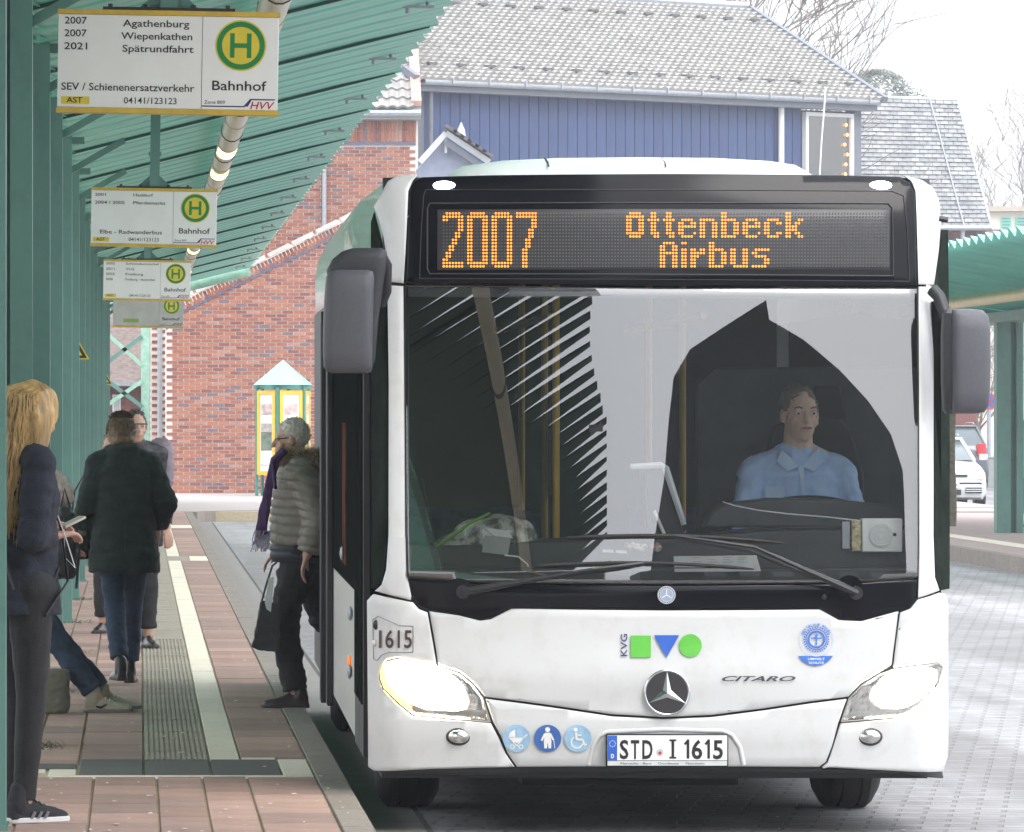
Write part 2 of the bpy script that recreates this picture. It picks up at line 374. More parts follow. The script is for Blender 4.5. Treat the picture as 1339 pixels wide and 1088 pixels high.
mb = MB(); mb.box(KX1-.009, KX1, -30, 104, 0, PH-.014); mb.build('kerb_face', M_kerb, plat_o)
# forecourt footpath at the end of the bay: pink pavers with a curved kerb
mb = MB(); mb.box(-5.2, 16, 104.2, 129, PH-.01, PH-.004); mb.build('footpath', mat('pink_path', (.36,.31,.30), .85, var=.12, vscale=3), plat_o)
pts = [(KX1, 103.2), (1.1, 103.8), (1.5, 104.5), (2.1, 105.2), (3.2, 106), (5, 106.8), (9, 107.6), (16, 108.5)]
for (x0, y0), (x1, y1) in zip(pts, pts[1:]):
    n = max(1, int(math.hypot(x1-x0, y1-y0)/1.1))
    for k in range(n):
        a = Vector((x0+(x1-x0)*k/n, y0+(y1-y0)*k/n, PH/2)); b = Vector((x0+(x1-x0)*(k+1)/n, y0+(y1-y0)*(k+1)/n, PH/2)); d = (b-a).normalized()*.006
        q = MB(); q.beam(a+d, b-d, .15, PH+.01); q.build('kerb_stone', M_kerb, plat_o)
# weeds round the pillar feet, litter flecks
M_weed = mat('dry_weed', (.10,.10,.06), .9, var=.4, vscale=30)
mb = MB()
for k in range(520):
    pz = random.choice((29.8, 29.8, 35.8, 41.8, 47.8, 53.8)); x = -.52+random.gauss(.02, .07); yy = pz+random.gauss(0, .16); a = random.uniform(0, 2*PI); l = random.uniform(.02,.07)
    mb.add([(x, yy, PH), (x+.004, yy, PH), (x+math.cos(a)*l, yy+math.sin(a)*l, PH+random.uniform(.005,.04))], [(0,1,2)])
tag(mb.build('weeds', M_weed), 'dry weeds and dirt round the feet of the green pillars', 'weeds', kind='stuff')
M_leaf = mat('pale_litter', (.62,.58,.52), .8, var=.3, vscale=50)
mb = MB()
for k in range(260):
    x = random.uniform(-.6, .93); yy = 22+random.random()**1.7*45; r = random.uniform(.004, .016); a0 = random.uniform(0, PI)
    mb.add([(x+r*math.cos(a0+q*PI/2.5)*random.uniform(.6,1.3), yy+2.2*r*math.sin(a0+q*PI/2.5), PH+.006+random.uniform(0,.004)) for q in range(5)], [(0,1,2,3,4)])
for k in range(200):
    x = random.uniform(1.2, 9); yy = 22+random.random()**1.5*60; r = random.uniform(.004, .014)
    mb.add([(x+r*math.cos(q*PI/2.5), yy+2*r*math.sin(q*PI/2.5), .004+random.uniform(0,.003)) for q in range(5)], [(0,1,2,3,4)])
tag(mb.build('litter', M_leaf), 'pale flecks of litter and gum trodden on the paving', 'litter', kind='stuff')
# gutter channel beside the kerb
mb = MB(); mb.add([(KX1, 20, .004), (KX1+.32, 20, .004), (KX1+.32, 103, .004), (KX1, 103, .004)], [(0,1,2,3)])
tag(mb.build('gutter', mat('gutter_concrete', (.22,.205,.19), .85, var=.15, vscale=6)), kind='structure')
mb = MB(); mb.add([(KX1+.32, 20, .006), (KX1+.345, 20, .006), (KX1+.345, 103, .006), (KX1+.32, 103, .006)], [(0,1,2,3)])
tag(mb.build('gutter_joint', mat('dark_joint', (.07,.07,.07), .9)), kind='structure')

# ================================================================ LEFT CANOPY
PXR = -.527; CT = CAMH+2.25; SL = .25; CE = 2.18
def zc(x): return CT+SL*(x+.527) if x > -.6 else CT-.018+SL*(-.6-x)
def canopy_sheet(x0, x1, y0, y1, zf, nr=6, wave=.011, saw=.013):
    mb = MB(); P = []
    L_ = y1-y0; prof = []
    for i in range(nr):
        a = y0+L_*i/nr; b = L_/nr
        for t, z in ((0, 0), (.05, wave), (.10, .002), (.50, saw*.45), (.52, saw*.45+.012), (.55, saw*.5), (.97, saw)): prof.append((a+b*t, z, t))
    prof.append((y1, 0, 1))
    xs = [x0+(x1-x0)*k/6 for k in range(7)]; n = len(prof)
    for i_, x in enumerate(xs):
        for (yy, z, t) in prof:
            P.append((x+(.07*t if i_ == 6 else 0), yy, zf(x)+z))
    fs = [(i*n+j, (i+1)*n+j, (i+1)*n+j+1, i*n+j+1) for i in range(6) for j in range(n-1)]
    P2 = [(p[0], p[1], p[2]+.012) for p in P]; N0 = len(P)
    fs += [(a+N0, d+N0, c+N0, b+N0) for a, b, c, d in fs[:]]
    for j in range(n-1): fs.append((6*n+j, 6*n+j+N0, 6*n+j+1+N0, 6*n+j+1)); fs.append((j, j+1, j+1+N0, j+N0))
    mb.add(P, fs); return mb
can = empty('platform_canopy', (PXR, 23.8, PH), label='long green steel canopy with corrugated roof over the left platform and its row of pillars', cat='canopy')
cm = Matrix.Translation((-PXR, -23.8, -PH))
def cp(mb): mb.v = [(x-PXR, y-23.8, z-PH) for x, y, z in mb.v]; return mb
base_sheet = cp(canopy_sheet(-.6, CE, 20.6, 26.6, zc)).mesh('roof_sheet', M_teal_sheet)
left_sheet = cp(canopy_sheet(-4.6, -.601, 20.6, 26.6, zc)).mesh('roof_sheet', M_teal_sheet)
pm = MB()      # a pillar: two channels back to back with a dark slot
pm.box(PXR-.11, PXR, 23.8, 24.02, PH, CT); pm.box(PXR-.135, PXR-.112, 23.85, 23.98, PH, CT); pm.box(PXR-.25, PXR-.137, 23.8, 24.02, PH, CT)
pillar_me = cp(pm).mesh('pillar', M_teal)
bm_ = MB(); bm_.box(PXR-.14, PXR+.01, 23.77, 24.05, PH, PH+.02)
foot_me = cp(bm_).mesh('foot_plate', M_teal)
br = MB()
br.beam((PXR-.02, 23.9, CT-.28), (PXR+.42, 23.9, CT-.03), .06, .05); br.box(PXR-.02, PXR+.10, 23.86, 23.96, CT-.06, CT-.005)
brace_me = cp(br).mesh('brace', M_teal)
rf = MB(); rf.beam((-.5, 23.6, zc(-.5)-.035), (CE-.03, 23.6, zc(CE-.03)-.025), .03, .05)
rafter_me = cp(rf).mesh('rafter', M_teal)
ek = MB()
for xx in (CE-.30, CE-.16):
    ek.cyl((xx, 23.5, zc(xx)+.0), (xx, 23.5, zc(xx)-.045), .016, 8)
ek.box(CE-.34, CE-.12, 23.46, 23.54, zc(CE-.23)-.028, zc(CE-.23)-.01)
edge_me = cp(ek).mesh('edge_bracket', M_steel)
jm = MB(); jm.beam((-.6, 20.61, zc(-.6)-.006), (CE, 20.61, zc(CE)-.006), .05, .022)
joint_me = cp(jm).mesh('sheet_joint', M_teal_dark)
# added louvres near the bus, shaped to mirror as bright stripes in the windscreen
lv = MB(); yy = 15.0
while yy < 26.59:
    xs_ = min(1.5, max(-.58, -1.1+(21.8-yy)*.52)); ce_ = CE-.12-.17*math.sin(max(0, min(1, (20.2-yy)/2.6))*PI)+(.06 if yy < 17.4 else 0)  # wavy edge shapes the border of the mirrored sky
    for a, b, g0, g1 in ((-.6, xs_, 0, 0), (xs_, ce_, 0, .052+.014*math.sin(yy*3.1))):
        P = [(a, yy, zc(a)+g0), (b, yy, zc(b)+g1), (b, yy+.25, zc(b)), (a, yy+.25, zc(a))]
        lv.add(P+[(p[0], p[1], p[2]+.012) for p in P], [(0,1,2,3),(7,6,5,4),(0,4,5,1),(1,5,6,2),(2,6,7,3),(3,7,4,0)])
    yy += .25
cp(lv).build('added_louvres', mat('dark_reflection_teal', (.05,.10,.09), .6), can)
dark_sheet_me = cp(canopy_sheet(-.6, CE-.14, 20.6, 26.6, zc)).mesh('roof_sheet', MATS['dark_reflection_teal'])  # darker copy of the roof sheet, coloured to keep its reflection dark
for k in range(-4, 16):
    dy = k*6.0
    instance(dark_sheet_me if k < -1 else base_sheet, 'roof_sheet', can, (0, dy, 0)) if k not in (-1, 0) else None; instance(left_sheet, 'roof_sheet', can, (0, dy, 0)); instance(joint_me, 'sheet_joint', can, (0, dy, 0))
    if 0 <= k: instance(pillar_me, 'pillar', can, (0, dy, 0)); instance(foot_me, 'foot_plate', can, (0, dy, 0)); instance(brace_me, 'brace', can, (0, dy, 0))
    instance(edge_me, 'edge_bracket', can, (0, dy, 0))
mb = MB(); mb.box(PXR-.25, PXR-.02, -3, 116, CT+.06, CT+.30); cp(mb).build('beam', M_teal, can)
mb = MB(); mb.box(PXR-.20, PXR-.08, -3, 116, CT-.0, CT+.058); cp(mb).build('beam', M_teal, can)
mb = MB(); mb.beam((-.55, 116.7, zc(-.6)-.06), (CE+.02, 116.7, zc(CE)-.06), .06, .22); cp(mb).build('end_flashing', M_teal_pale, can)
# cream light trunking under the canopy with lit tubes
M_trunk = mat('cream_trunking', (.50,.45,.33), .3, var=.12, vscale=5, metal=.1)
M_lit = emis('lit_tube', (1,.80,.38), 1.6)
TX, TZ, TR = .76, CAMH+2.3, .085
lt = empty('strip_light', (TX, 20, TZ), label='long cream tube light hanging under the left green canopy', cat='tube light')
y = -4.0; k = 0
while y < 114:
    lit = (k % 3 == 1) and y > 30
    mb = MB(); mb.tube([(0, y-20+.02, 0), (0, y-20+1.96, 0)], TR, 14); mb.build('tube', M_trunk, lt, smooth=40)
    mb = MB(); mb.tube([(0, y-20+1.96, 0), (0, y-20+2.02, 0)], TR+.006, 14); mb.build('collar', M_greyd if k % 2 else M_trunk, lt, smooth=40)
    if k % 2 == 0:
        mb = MB(); mb.cyl((0, y-20+1, TR-.01), (0, y-20+1, zc(TX)-TZ), .018, 6); mb.build('hanger', M_teal, lt)
    y += 2.0; k += 1
for yy in (50, 54.6, 80, 92):
    mb = MB(); n = 14
    for (a0, a1) in ((-.12, .55),):
        P = []
        for t in (0, 1.3):
            for i in range(9):
                a = PI+PI*.12+i/8*PI*.76; P.append(((TR+.004)*math.cos(a), yy-20+t, (TR+.004)*math.sin(a)))
        mb.add(P, [(i, i+1, i+10, i+9) for i in range(8)])
    mb.build('lit_window', M_lit, lt)

# ================================================================ HANGING STOP SIGNS
def flat(verts, fs, ox, oz, y, mb, mi=0):      # x,z flat print facing the camera
    mb.add([(ox+x, y, oz+z) for x, z in verts], fs, mi)
def disc(r, n=32, cx=0, cz=0): return [(cx+r*math.cos(2*PI*i/n), cz+r*math.sin(2*PI*i/n)) for i in range(n)], [tuple(range(n))]
def stop_sign(yd, x0, ztop, lines, extra, label, dull=False):
    w, h = .9, .405
    root = empty('stop_sign', (x0+w/2, yd, ztop), label=label, cat='bus stop sign', group='hanging bus stop signs')
    root.rotation_euler = (0, math.radians(1.0), 0)
    c = MB(); c.box(-w/2, w/2, -.045, .045, -h+.012, -.012); c.build('board', M_signw if not dull else mat('dull_board', (.5,.5,.46), .5), root, bevel=.003)
    for za, zb in ((-.0115, .008), (-h-.008, -h+.0115)):
        c = MB(); c.box(-w/2-.004, w/2+.004, -.05, .05, za, zb); c.build('trim', M_signy, root)
    c = MB(); c.box(-.27, .27, -.03, .03, .009, .022); 
    c.build('top_bar', M_greyd, root)
    c = MB(); hp = zc(x0+w/2)-ztop
    for bx in (-.24, -.1, .1, .24): c.cyl((bx, 0, .022), (bx, 0, .036), .010, 6)
    c.build('bolts', M_greyd, root)
    c = MB(); c.box(-.035, .035, -.03, .03, .0225, hp-.02); c.box(-.045, .045, -.04, .04, .24, .27)
    c.add([(-.035,0,.022),(-.12,0,.0225),(-.035,0,.10)], [(0,1,2)]); c.add([(.035,0,.022),(.12,0,.0225),(.035,0,.10)], [(0,1,2)]); c.box(-.07,.07,-.05,.05,hp-.02,hp+.03)
    c.build('hanger', M_teal, root)
    T = MB(); Y = -.0462; u = w/288.0
    def put(s, a, b, base, cap, mi=0, bold=.006, shear=0):       # pixels of the first sign
        vs, fs = fit_text(s, (a-77)*u-w/2, (b-77)*u-w/2, cap*u, bold, shear); q = MB(); flat(vs, fs, 0, -(base-17)*u, Y, q, 0); q.build('text_line', [M_ink, M_navy, M_redink][mi], root)
    for (s, a, b, base, cap) in lines: put(s, a, b, base, cap, 0, .009)
    put('Bahnhof', 279, 350, 117, 13, 0, .01)
    if extra:
        put('AST', 89, 110, 136.5, 7.5, 0, .012); put('04141/123123', 164, 233, 136.5, 8.5, 0, .006)
        T2 = MB(); vs = [(( 82+(37*(i in (1,2))) -77)*u-w/2, -((128.5 if i > 1 else 138.5)-17)*u) for i in range(4)]
        T2.add([(a, -.0455, b) for a, b in vs], [(0,1,2,3)]); T2.build('yellow_patch', M_hyel, root)
    else:
        T2 = MB(); T2.add([((120-77)*u-w/2, -.0455, -.300), ((183-77)*u-w/2, -.0455, -.300), ((183-77)*u-w/2, -.0455, -.345), ((120-77)*u-w/2, -.0455, -.345)], [(0,1,2,3)]); T2.build('green_patch', mat('lime', (.25,.4,.06), .5), root)
    put('Zone 809', 269, 296, 135, 4.5, 0, .004)
    T.add([((266-77)*u-w/2, Y, -(137.4-17)*u), ((322-77)*u-w/2, Y, -(137.4-17)*u), ((322-77)*u-w/2, Y, -(139-17)*u), ((266-77)*u-w/2, Y, -(139-17)*u)], [(0,1,2,3)], 1)
    P = [(320,138),(326,138),(331,129.5),(361,129.5),(362,127.8),(329,127.8)]
    T.add([((a-77)*u-w/2, Y, -(b-17)*u) for a, b in P], [tuple(range(6))], 1)
    put('HVV', 329, 361, 141, 10, 2, .012, .25)
    T.add([((265-77)*u-w/2, Y+.0002, -.014), ((265.6-77)*u-w/2, Y+.0002, -.014), ((265.6-77)*u-w/2, Y+.0002, -h+.014), ((265-77)*u-w/2, Y+.0002, -h+.014)], [(0,1,2,3)], 3)
    T.build('route_mark', [M_ink, M_navy, M_redink, M_greyd], root)
    cx = (315.5-77)*u-w/2; cz = -(58.5-17)*u; b = MB()
    for r, yy, mi in ((33.5, -.0458, 1), (31.5, -.0464, 0), (24.5, -.0470, 1)):
        vs, fs = disc(r*u, 40, cx, cz); b.add([(a, yy, z) for a, z in vs], fs, mi)
    for (a0, a1, c0, c1) in ((-14,-8,-16,16), (8,14,-16,16), (-8,8,-3,3)):
        b.add([(cx+a0*u, -.0476, cz+c0*u), (cx+a1*u, -.0476, cz+c0*u), (cx+a1*u, -.0476, cz+c1*u), (cx+a0*u, -.0476, cz+c1*u)], [(0,1,2,3)], 0)
    b.build('stop_emblem', [M_hgreen, M_hyel], root)
    return root
stop_sign(24.4, -.322, CAMH+1.65, [('2007',85,114,33.5,9.5),('Agathenburg',161,248,36,9.5),('2007',85,114,50,9.5),('Wiepenkathen',159,252,52.5,9.5),('2021',85,115,67,9.5),('Spätrundfahrt',161,254,69,9.5),('SEV / Schienenersatzverkehr',82,256,120,10)], True,
          'nearest and largest hanging stop sign listing Agathenburg, Wiepenkathen and Spätrundfahrt')
stop_sign(42.8, -.33, CAMH+1.63, [('2001',85,110,34,7),('Haddorf',173,218,34,7),('2004 / 2005',85,153,52,7.5),('Pferdemarkt',173,247,52,7.5),('Elbe - Radwanderbus',98,240,120,9)], True,
          'second nearest hanging stop sign, listing Haddorf and Pferdemarkt above the coat wearer')
stop_sign(61.6, -.35, CAMH+1.61, [('2002',85,114,31,7),('Schwedenviertel',150,258,31,7),('2011',85,114,49,8),('VLG',150,178,49,8),('2025',85,114,66,8),('Freiburg',150,208,66,8),('2026',85,108,83,8),('Freiburg - Itzwörden',150,248,83,7)], True,
          'third hanging stop sign, listing VLG and Freiburg, just above the dull fourth one')
stop_sign(76.3, -.31, CAMH+1.55, [('Sonderverkehr',122,205,36,8)], False, 'farthest hanging stop sign, greyish with a small green patch', dull=True)
# warning triangles on the pillars
def warn(yd, xr, zb, label):
    root = empty('warning_sign', (xr-.15, yd, zb), label=label, cat='warning sign', group='yellow warning triangles on the pillars')
    def tri(s, yy, m, n):
        c = MB(); c.prism([(-.15*s, .08-.08*s), (.15*s, .08-.08*s), (0, .08+.18*s)], lambda u_, v_, d: (u_, d, v_), yy, yy+.006); return c.build(n, m, root)
    tri(1, 0, M_hyel, 'plate'); tri(.86, -.007, M_ink, 'border'); tri(.55, -.014, M_hyel, 'face')
    c = MB(); c.box(-.25, -.02, .007, .02, .06, .10); c.build('bracket', M_teal, root)
warn(56, -.453, CAMH+.54, 'larger yellow and black warning triangle on the nearer pillar')
warn(107, -.45, CAMH+.58, 'small yellow and black warning triangle on a far pillar')
# ================================================================ BACKGROUND BUILDINGS
M_brick = [mat('brick_%s' % n, c, .85, var=.18, vscale=9, bump=.4, bscale=60) for n, c in (('red',(.29,.105,.072)),('orange',(.35,.14,.088)),('dark',(.20,.075,.065)),('violet',(.17,.115,.135)),('pale',(.36,.19,.15)))]
M_bmort = mat('pale_mortar', (.60,.56,.52), .9, var=.1)
M_clink = mat('blue_clinker', (.10,.11,.17), .6, var=.2)
def brick_mesh(m):
    mb = MB(); mb.box(-.115, .115, -.012, .02, -.030, .030); return mb.mesh('brick', m)
bmesh_m = [brick_mesh(m) for m in M_brick]
def brick_rows(x0, x1, z0, ztop, y):
    out_ = []; z = z0; r = 0
    while z < 12:
        x = x0+(-.125 if r % 2 else 0); any_ = False
        while x < x1:
            cx = x+.125
            if cx-.1 >= x0-.02 and cx+.1 <= x1+.05:
                if z+.04 < ztop(cx): out_.append((cx, y, z+.0375)); any_ = True
            x += .25
        if not any_ and z > z0+1: break
        z += .0775; r += 1
    return out_
bb = empty('brick_building', (3, 129, PH), label='red brick building with sloping white coping behind the bus stop platform', cat='building')
O = Vector((3, 129, PH))
def L_(mb, o=O): mb.v = [(x-o.x, y-o.y, z-o.z) for x, y, z in mb.v]; return mb
def rake(x): return CAMH+2.31+(x-.33)*.492            # top line of the sloping coping
mb = MB(); mb.prism([(.6,PH),(6.15,PH),(6.15,rake(6.15)-.25),(.6,rake(.6)-.25)], lambda u,v,d:(u,d,v), 129.0, 129.3); L_(mb).build('wall', M_bmort, bb)
mb = MB(); mb.box(.28, .6, 131, 131.3, PH, rake(.3)-.2); L_(mb).build('wall', M_bmort, bb)
mb = MB(); mb.box(1.2, 6.25, 133, 133.3, PH, CAMH+6.75); L_(mb).build('wall', M_bmort, bb)
cand = brick_rows(.62, 6.1, PH, lambda x: rake(x)-.33, 128.995)
rear = brick_rows(1.2, 6.2, CAMH+2, lambda x: CAMH+6.05, 132.995)
rear = [b for b in rear if b[2] > rake(b[0])+.0]
ret = brick_rows(.3, .62, PH, lambda x: rake(x)-.2, 130.995)
cnt = 0; R = random.Random(3)
M3 = [MB() for _ in M_brick]
def pick(): return R.choices(range(5), (40, 28, 16, 6, 10))[0]
allb = sorted(cand, key=lambda b: 0 if (.6 < b[0] < 3.8 and 1.9 < b[2] < 4.1) else 1)+rear
for b in allb:
    k = pick()
    if cnt < 285:
        instance(bmesh_m[k], 'brick', bb, (b[0]-O.x, b[1]-O.y, b[2]-O.z)); cnt += 1
    else:
        M3[k].box(b[0]-.115, b[0]+.115, b[1]-.012, b[1]+.02, b[2]-.030, b[2]+.030)
for b in ret:
    k = R.choice((2, 2, 0)); M3[k].box(b[0]-.11, b[0]+.11, b[1]-.012, b[1]+.02, b[2]-.0325, b[2]+.0325)
mb = MB()
for k, q in enumerate(M3): mb.add(q.v, q.f, k)
L_(mb).build('brickwork', M_brick, bb, kind='stuff')
# soldier course and clinker line under the coping, coping slabs
x = .35; q = 0
M_cop = mat('coping_slab', (.52,.50,.47), .8, var=.15, vscale=4, objvar=.08)
while x < 6.2:
    a = rake(x); mb = MB(); mb.obox((x+.035, 128.99, a-.23), (.032,0,.0157), (0,.02,0), (-.045,0,.092)); L_(mb).build('brick', M_brick[pick()], bb); x += .078
for x in np.arange(.35, 6.2, .26):
    a = rake(x+.12)-.36; mb = MB(); mb.obox((x+.12, 128.985, a), (.112,0,.055), (0,.02,0), (-.012,0,.026)); L_(mb).build('clinker', M_clink, bb)
for x in np.arange(.2, 6.3, .52):
    a = rake(x+.26)-.06; mb = MB(); mb.obox((x+.25, 129.03, a), (.228,0,.112), (0,.14,0), (-.022,0,.045)); L_(mb).build('coping', M_cop, bb, bevel=.006)
mb = MB(); mb.box(.6, .66, 128.97, 129.0, CAMH+1.9, CAMH+2.25); L_(mb).build('clinker', M_clink, bb)
x = 2.0; 
while x < 6.2:
    mb = MB(); mb.box(x, x+.068, 132.975, 133.01, CAMH+6.13, CAMH+6.36); mb.box(x, x+.068, 132.975, 133.01, CAMH+6.37, CAMH+6.60); L_(mb).build('brick', M_brick[pick()], bb); x += .078
mb = MB(); mb.box(1.2, 6.2, 132.97, 133.01, CAMH+6.06, CAMH+6.12); L_(mb).build('clinker', M_clink, bb)
mb = MB(); mb.cyl(W(424,170,132.9), W(424,302,132.9), .05, 10); L_(mb).build('downpipe', M_steel, bb)
mb = MB(); mb.cyl(W(209,420,130.6), W(209,650,130.6), .055, 10); L_(mb).build('downpipe', M_steel, bb)
mb = MB(); mb.cyl((1.2, 132.7, CAMH+6.76), (6.3, 132.7, CAMH+6.76), .10, 10); mb.box(1.2, 6.3, 132.75, 133.0, CAMH+6.62, CAMH+6.9); L_(mb).build('gutter', M_steel, bb)
M_tile = mat('grey_roof_tile', (.33,.32,.305), .7, var=.2, vscale=2.5, dirt=.5, dirtcol=(.20,.20,.19), dscale=3)
def tile_roof(P0, U, V, nu, nv, pu, pv, amp, lift, seg=5):
    """pantile slope: rows of corrugated strips, each stepping over the one below"""
    mb = MB(); Nn = U.cross(V).normalized()
    if Nn.z < 0: Nn = -Nn
    for j in range(nv):
        P = []
        for (t, l) in ((0, lift), (1.06, .0)):
            for i in range(nu*seg+1):
                s_ = i/seg; P.append(P0+U*(s_*pu)+V*((j+t)*pv)+Nn*(amp*(.5+.5*math.cos(2*PI*s_))+l))
        n = nu*seg+1
        P += [P0+U*(i/seg*pu)+V*(j*pv)+Nn*(amp*(.5+.5*math.cos(2*PI*i/seg))-.01) for i in range(n)]
        mb.add(P, [(i, i+1, i+1+n, i+n) for i in range(n-1)]+[(2*n+i, 2*n+i+1, i+1, i) for i in range(n-1)])
    return mb
q = tile_roof(Vector((1.2,132.6,CAMH+6.85)), Vector((1,0,0)), Vector((0,.77,.64)), 21, 14, .235, .33, .06, .05)
L_(q).build('roof_tiles', M_tile, bb, kind='stuff')
for k in range(10):
    mb = MB(); c = Vector((6.2,132.6,CAMH+6.95))+Vector((0,.77,.64))*(.35*k+.2); mb.obox(c, (.11,0,0), Vector((0,.77,.64))*.17, (0,-.03,.06)); L_(mb).build('verge_tile', mat('salmon_tile', (.55,.32,.27), .7, var=.2), bb)

# ---- blue timber house
A = W(553, 108, 134.0); B = W(1122, 131, 142.5); A.z = B.z = CAMH+7.5
hu = Vector((B.x-A.x, B.y-A.y, 0)); HL = hu.length; hu.normalize(); hn = Vector((-hu.y, hu.x, 0))    # hn points away
bh = empty('blue_house', (A.x, A.y, 0), label='blue timber clad house with grey tiled roof behind the bus', cat='house')
OB = Vector((A.x, A.y, 0))
M_blue = mat('blue_boards', (.034,.062,.165), .6, var=.2, vscale=4, dirt=.2, dirtcol=(.14,.18,.30), dscale=1.2, objvar=.07, stretch=(1,1,.15))
M_bluet = mat('blue_grey_trim', (.15,.165,.20), .5, var=.1)
def hp_(s, d, z): return Vector((A.x, A.y, 0))+hu*s+hn*d+Vector((0,0,z))
EZ = A.z
mb = MB(); mb.obox(hp_(HL/2, 3.9, EZ/2-.1), hu*(HL/2), hn*3.75, (0,0,EZ/2-.12)); L_(mb, OB).build('wall', M_greyd, bh)
nb = 46; bw = HL/nb; wb0, wb1 = HL*.878, HL*.985
bmh = MB(); bmh.obox((0,0,0), hu*(bw/2-.012), hn*.02, (0,0,2.2)); board_me = bmh.mesh('board', M_blue)
for k in range(nb):
    s_ = (k+.5)*bw; 
    o = instance(board_me, 'board', bh)
    if wb0-.1 < s_ < wb1+.05:
        p = hp_(s_, .12, EZ-4.9); o.location = (p-OB)
    else:
        p = hp_(s_, .12, EZ-2.35+random.uniform(-.01,.01)); o.location = (p-OB)
for s_ in (-.05, HL+.03): mb = MB(); mb.obox(hp_(s_, .1, EZ-3.2), hu*.12, hn*.06, (0,0,3.1)); L_(mb, OB).build('corner_trim', M_bluet, bh)
mb = MB(); mb.obox(hp_(HL/2, -.14, EZ-.10), hu*(HL/2+.35), hn*.16, (0,0,.10)); L_(mb, OB).build('fascia', M_bluet, bh)
mb = MB(); mb.cyl(hp_(-.3, -.36, EZ+.02), hp_(HL+.3, -.36, EZ+.02), .085, 10); L_(mb, OB).build('gutter', M_steel, bh, smooth=40)
for s_ in np.arange(.5, HL, 1.1):
    mb = MB(); mb.obox(hp_(s_, -.42, EZ+.05), hu*.02, hn*.06, (0,0,.07)); L_(mb, OB).build('gutter_bracket', M_steel, bh)
mb = MB(); mb.cyl(hp_(HL*.813, -.02, EZ-.2), hp_(HL*.813, -.02, EZ-3), .07, 10); L_(mb, OB).build('downpipe', M_wframe, bh)
mb = MB(); mb.tube([hp_(HL*.885, -.5, EZ+.25), hp_(HL*.875, -.5, EZ-1.0), hp_(HL*.866, -.5, EZ-2.6)], .02, 6); L_(mb, OB).build('cable', M_wframe, bh)
for s_, n_ in ((-.05,'downpipe'),):
    mb = MB(); mb.cyl(hp_(.12, -.12, EZ-.1), hp_(.12, -.12, EZ-5), .06, 8); L_(mb, OB).build(n_, M_bluet, bh)
# window at the right end
wz0, wz1 = EZ-2.35, EZ-.36
M_wglass = glass('window_glass', (.55,.6,.58), .16)
mb = MB()
for (a, b, c, d) in ((wb0-.06, wb1+.06, wz1, wz1+.09), (wb0-.06, wb1+.06, wz0-.09, wz0)): mb.obox(hp_((a+b)/2, .06, (c+d)/2), hu*(b-a)/2, hn*.07, (0,0,(d-c)/2))
for s_ in (wb0-.02, wb1+.02): mb.obox(hp_(s_, .06, (wz0+wz1)/2), hu*.045, hn*.068, (0,0,(wz1-wz0)/2-.002))
wf = L_(mb, OB).build('window', M_wframe, bh)
mb = MB(); mb.obox(hp_((wb0+wb1)/2, .07, (wz0+wz1)/2), hu*(wb1-wb0)/2, hn*.006, (0,0,(wz1-wz0)/2)); L_(mb, OB).build('pane', M_wglass, wf)
mb = MB(); mb.obox(hp_(wb0+.20, .11, (wz0+wz1)/2), hu*.13, hn*.01, (0,0,(wz1-wz0)/2-.03)); L_(mb, OB).build('curtain', mat('curtain', (.25,.24,.23), .9, var=.3, vscale=8, stretch=(3,3,.1)), wf)
M_bulb = emis('warm_bulb', (1,.45,.12), 3)
for k in range(8):
    mb = MB(); p = hp_(wb1-.17+.05*math.sin(k*2.4), .02, wz1-.18-k*.235); mb.ell(p, (.032,.032,.04), nu=8, nv=6); L_(mb, OB).build('light_bulb', M_bulb, wf)
# tiled slope, verge and ridge
pitch = math.atan2(2.36, 4.5); VV = (hn*math.cos(pitch)+Vector((0,0,1))*math.sin(pitch)).normalized()
slen = 4.5/math.cos(pitch)+.12
P0 = hp_(-.6, -.42, EZ+.02)
nrow = 26
q = tile_roof(P0, hu, VV, int((HL+1.0)/.235/1), nrow, .237, (slen+.02)/nrow, .06, .085)
L_(q, OB).build('roof_tiles', M_tile, bh, kind='stuff')
for s_ in (HL+.42, -.62):
    mb = MB(); c0 = hp_(s_, -.5, EZ+.06); c1 = c0+VV*slen; mb.beam(c0, c1, .14, .16); L_(mb, OB).build('verge_flashing', M_bluet, bh)
mb = MB(); c0 = hp_(-.6, -.42, EZ+.12)+VV*(slen+.05); mb.cyl(c0, c0+hu*(HL+1.0), .10, 8); L_(mb, OB).build('ridge_cap', M_steel, bh, smooth=40)
mb = MB(); r0 = hp_(-.6, -.42, EZ-.06); r1 = r0+VV*slen; r2 = r1+(hn*math.cos(pitch)-Vector((0,0,1))*math.sin(pitch))*slen; e = hu*(HL+1)
mb.add([r0, r1, r2, r0+e, r1+e, r2+e], [(0,1,4,3),(1,2,5,4),(0,2,1),(3,4,5),(0,3,5,2)]); L_(mb, OB).build('roof', M_steel, bh)
# snow guard hooks on the roof: small dark clips in rows
M_clip = mat('dark_clip', (.10,.10,.10), .6); cl_me = MB(); cl_me.obox((0,0,0), hu*.12, hn*.05, (0,0,.03)); cl_me = cl_me.mesh('snow_hook', M_clip)
for row in (3.2, 21.5):
    for s_ in np.arange(.4, HL, .88):
        p = P0+hu*(s_+.6)+VV*(row*(slen)/nrow)+Vector((0,0,.14)); instance(cl_me, 'snow_hook', bh, p-OB)
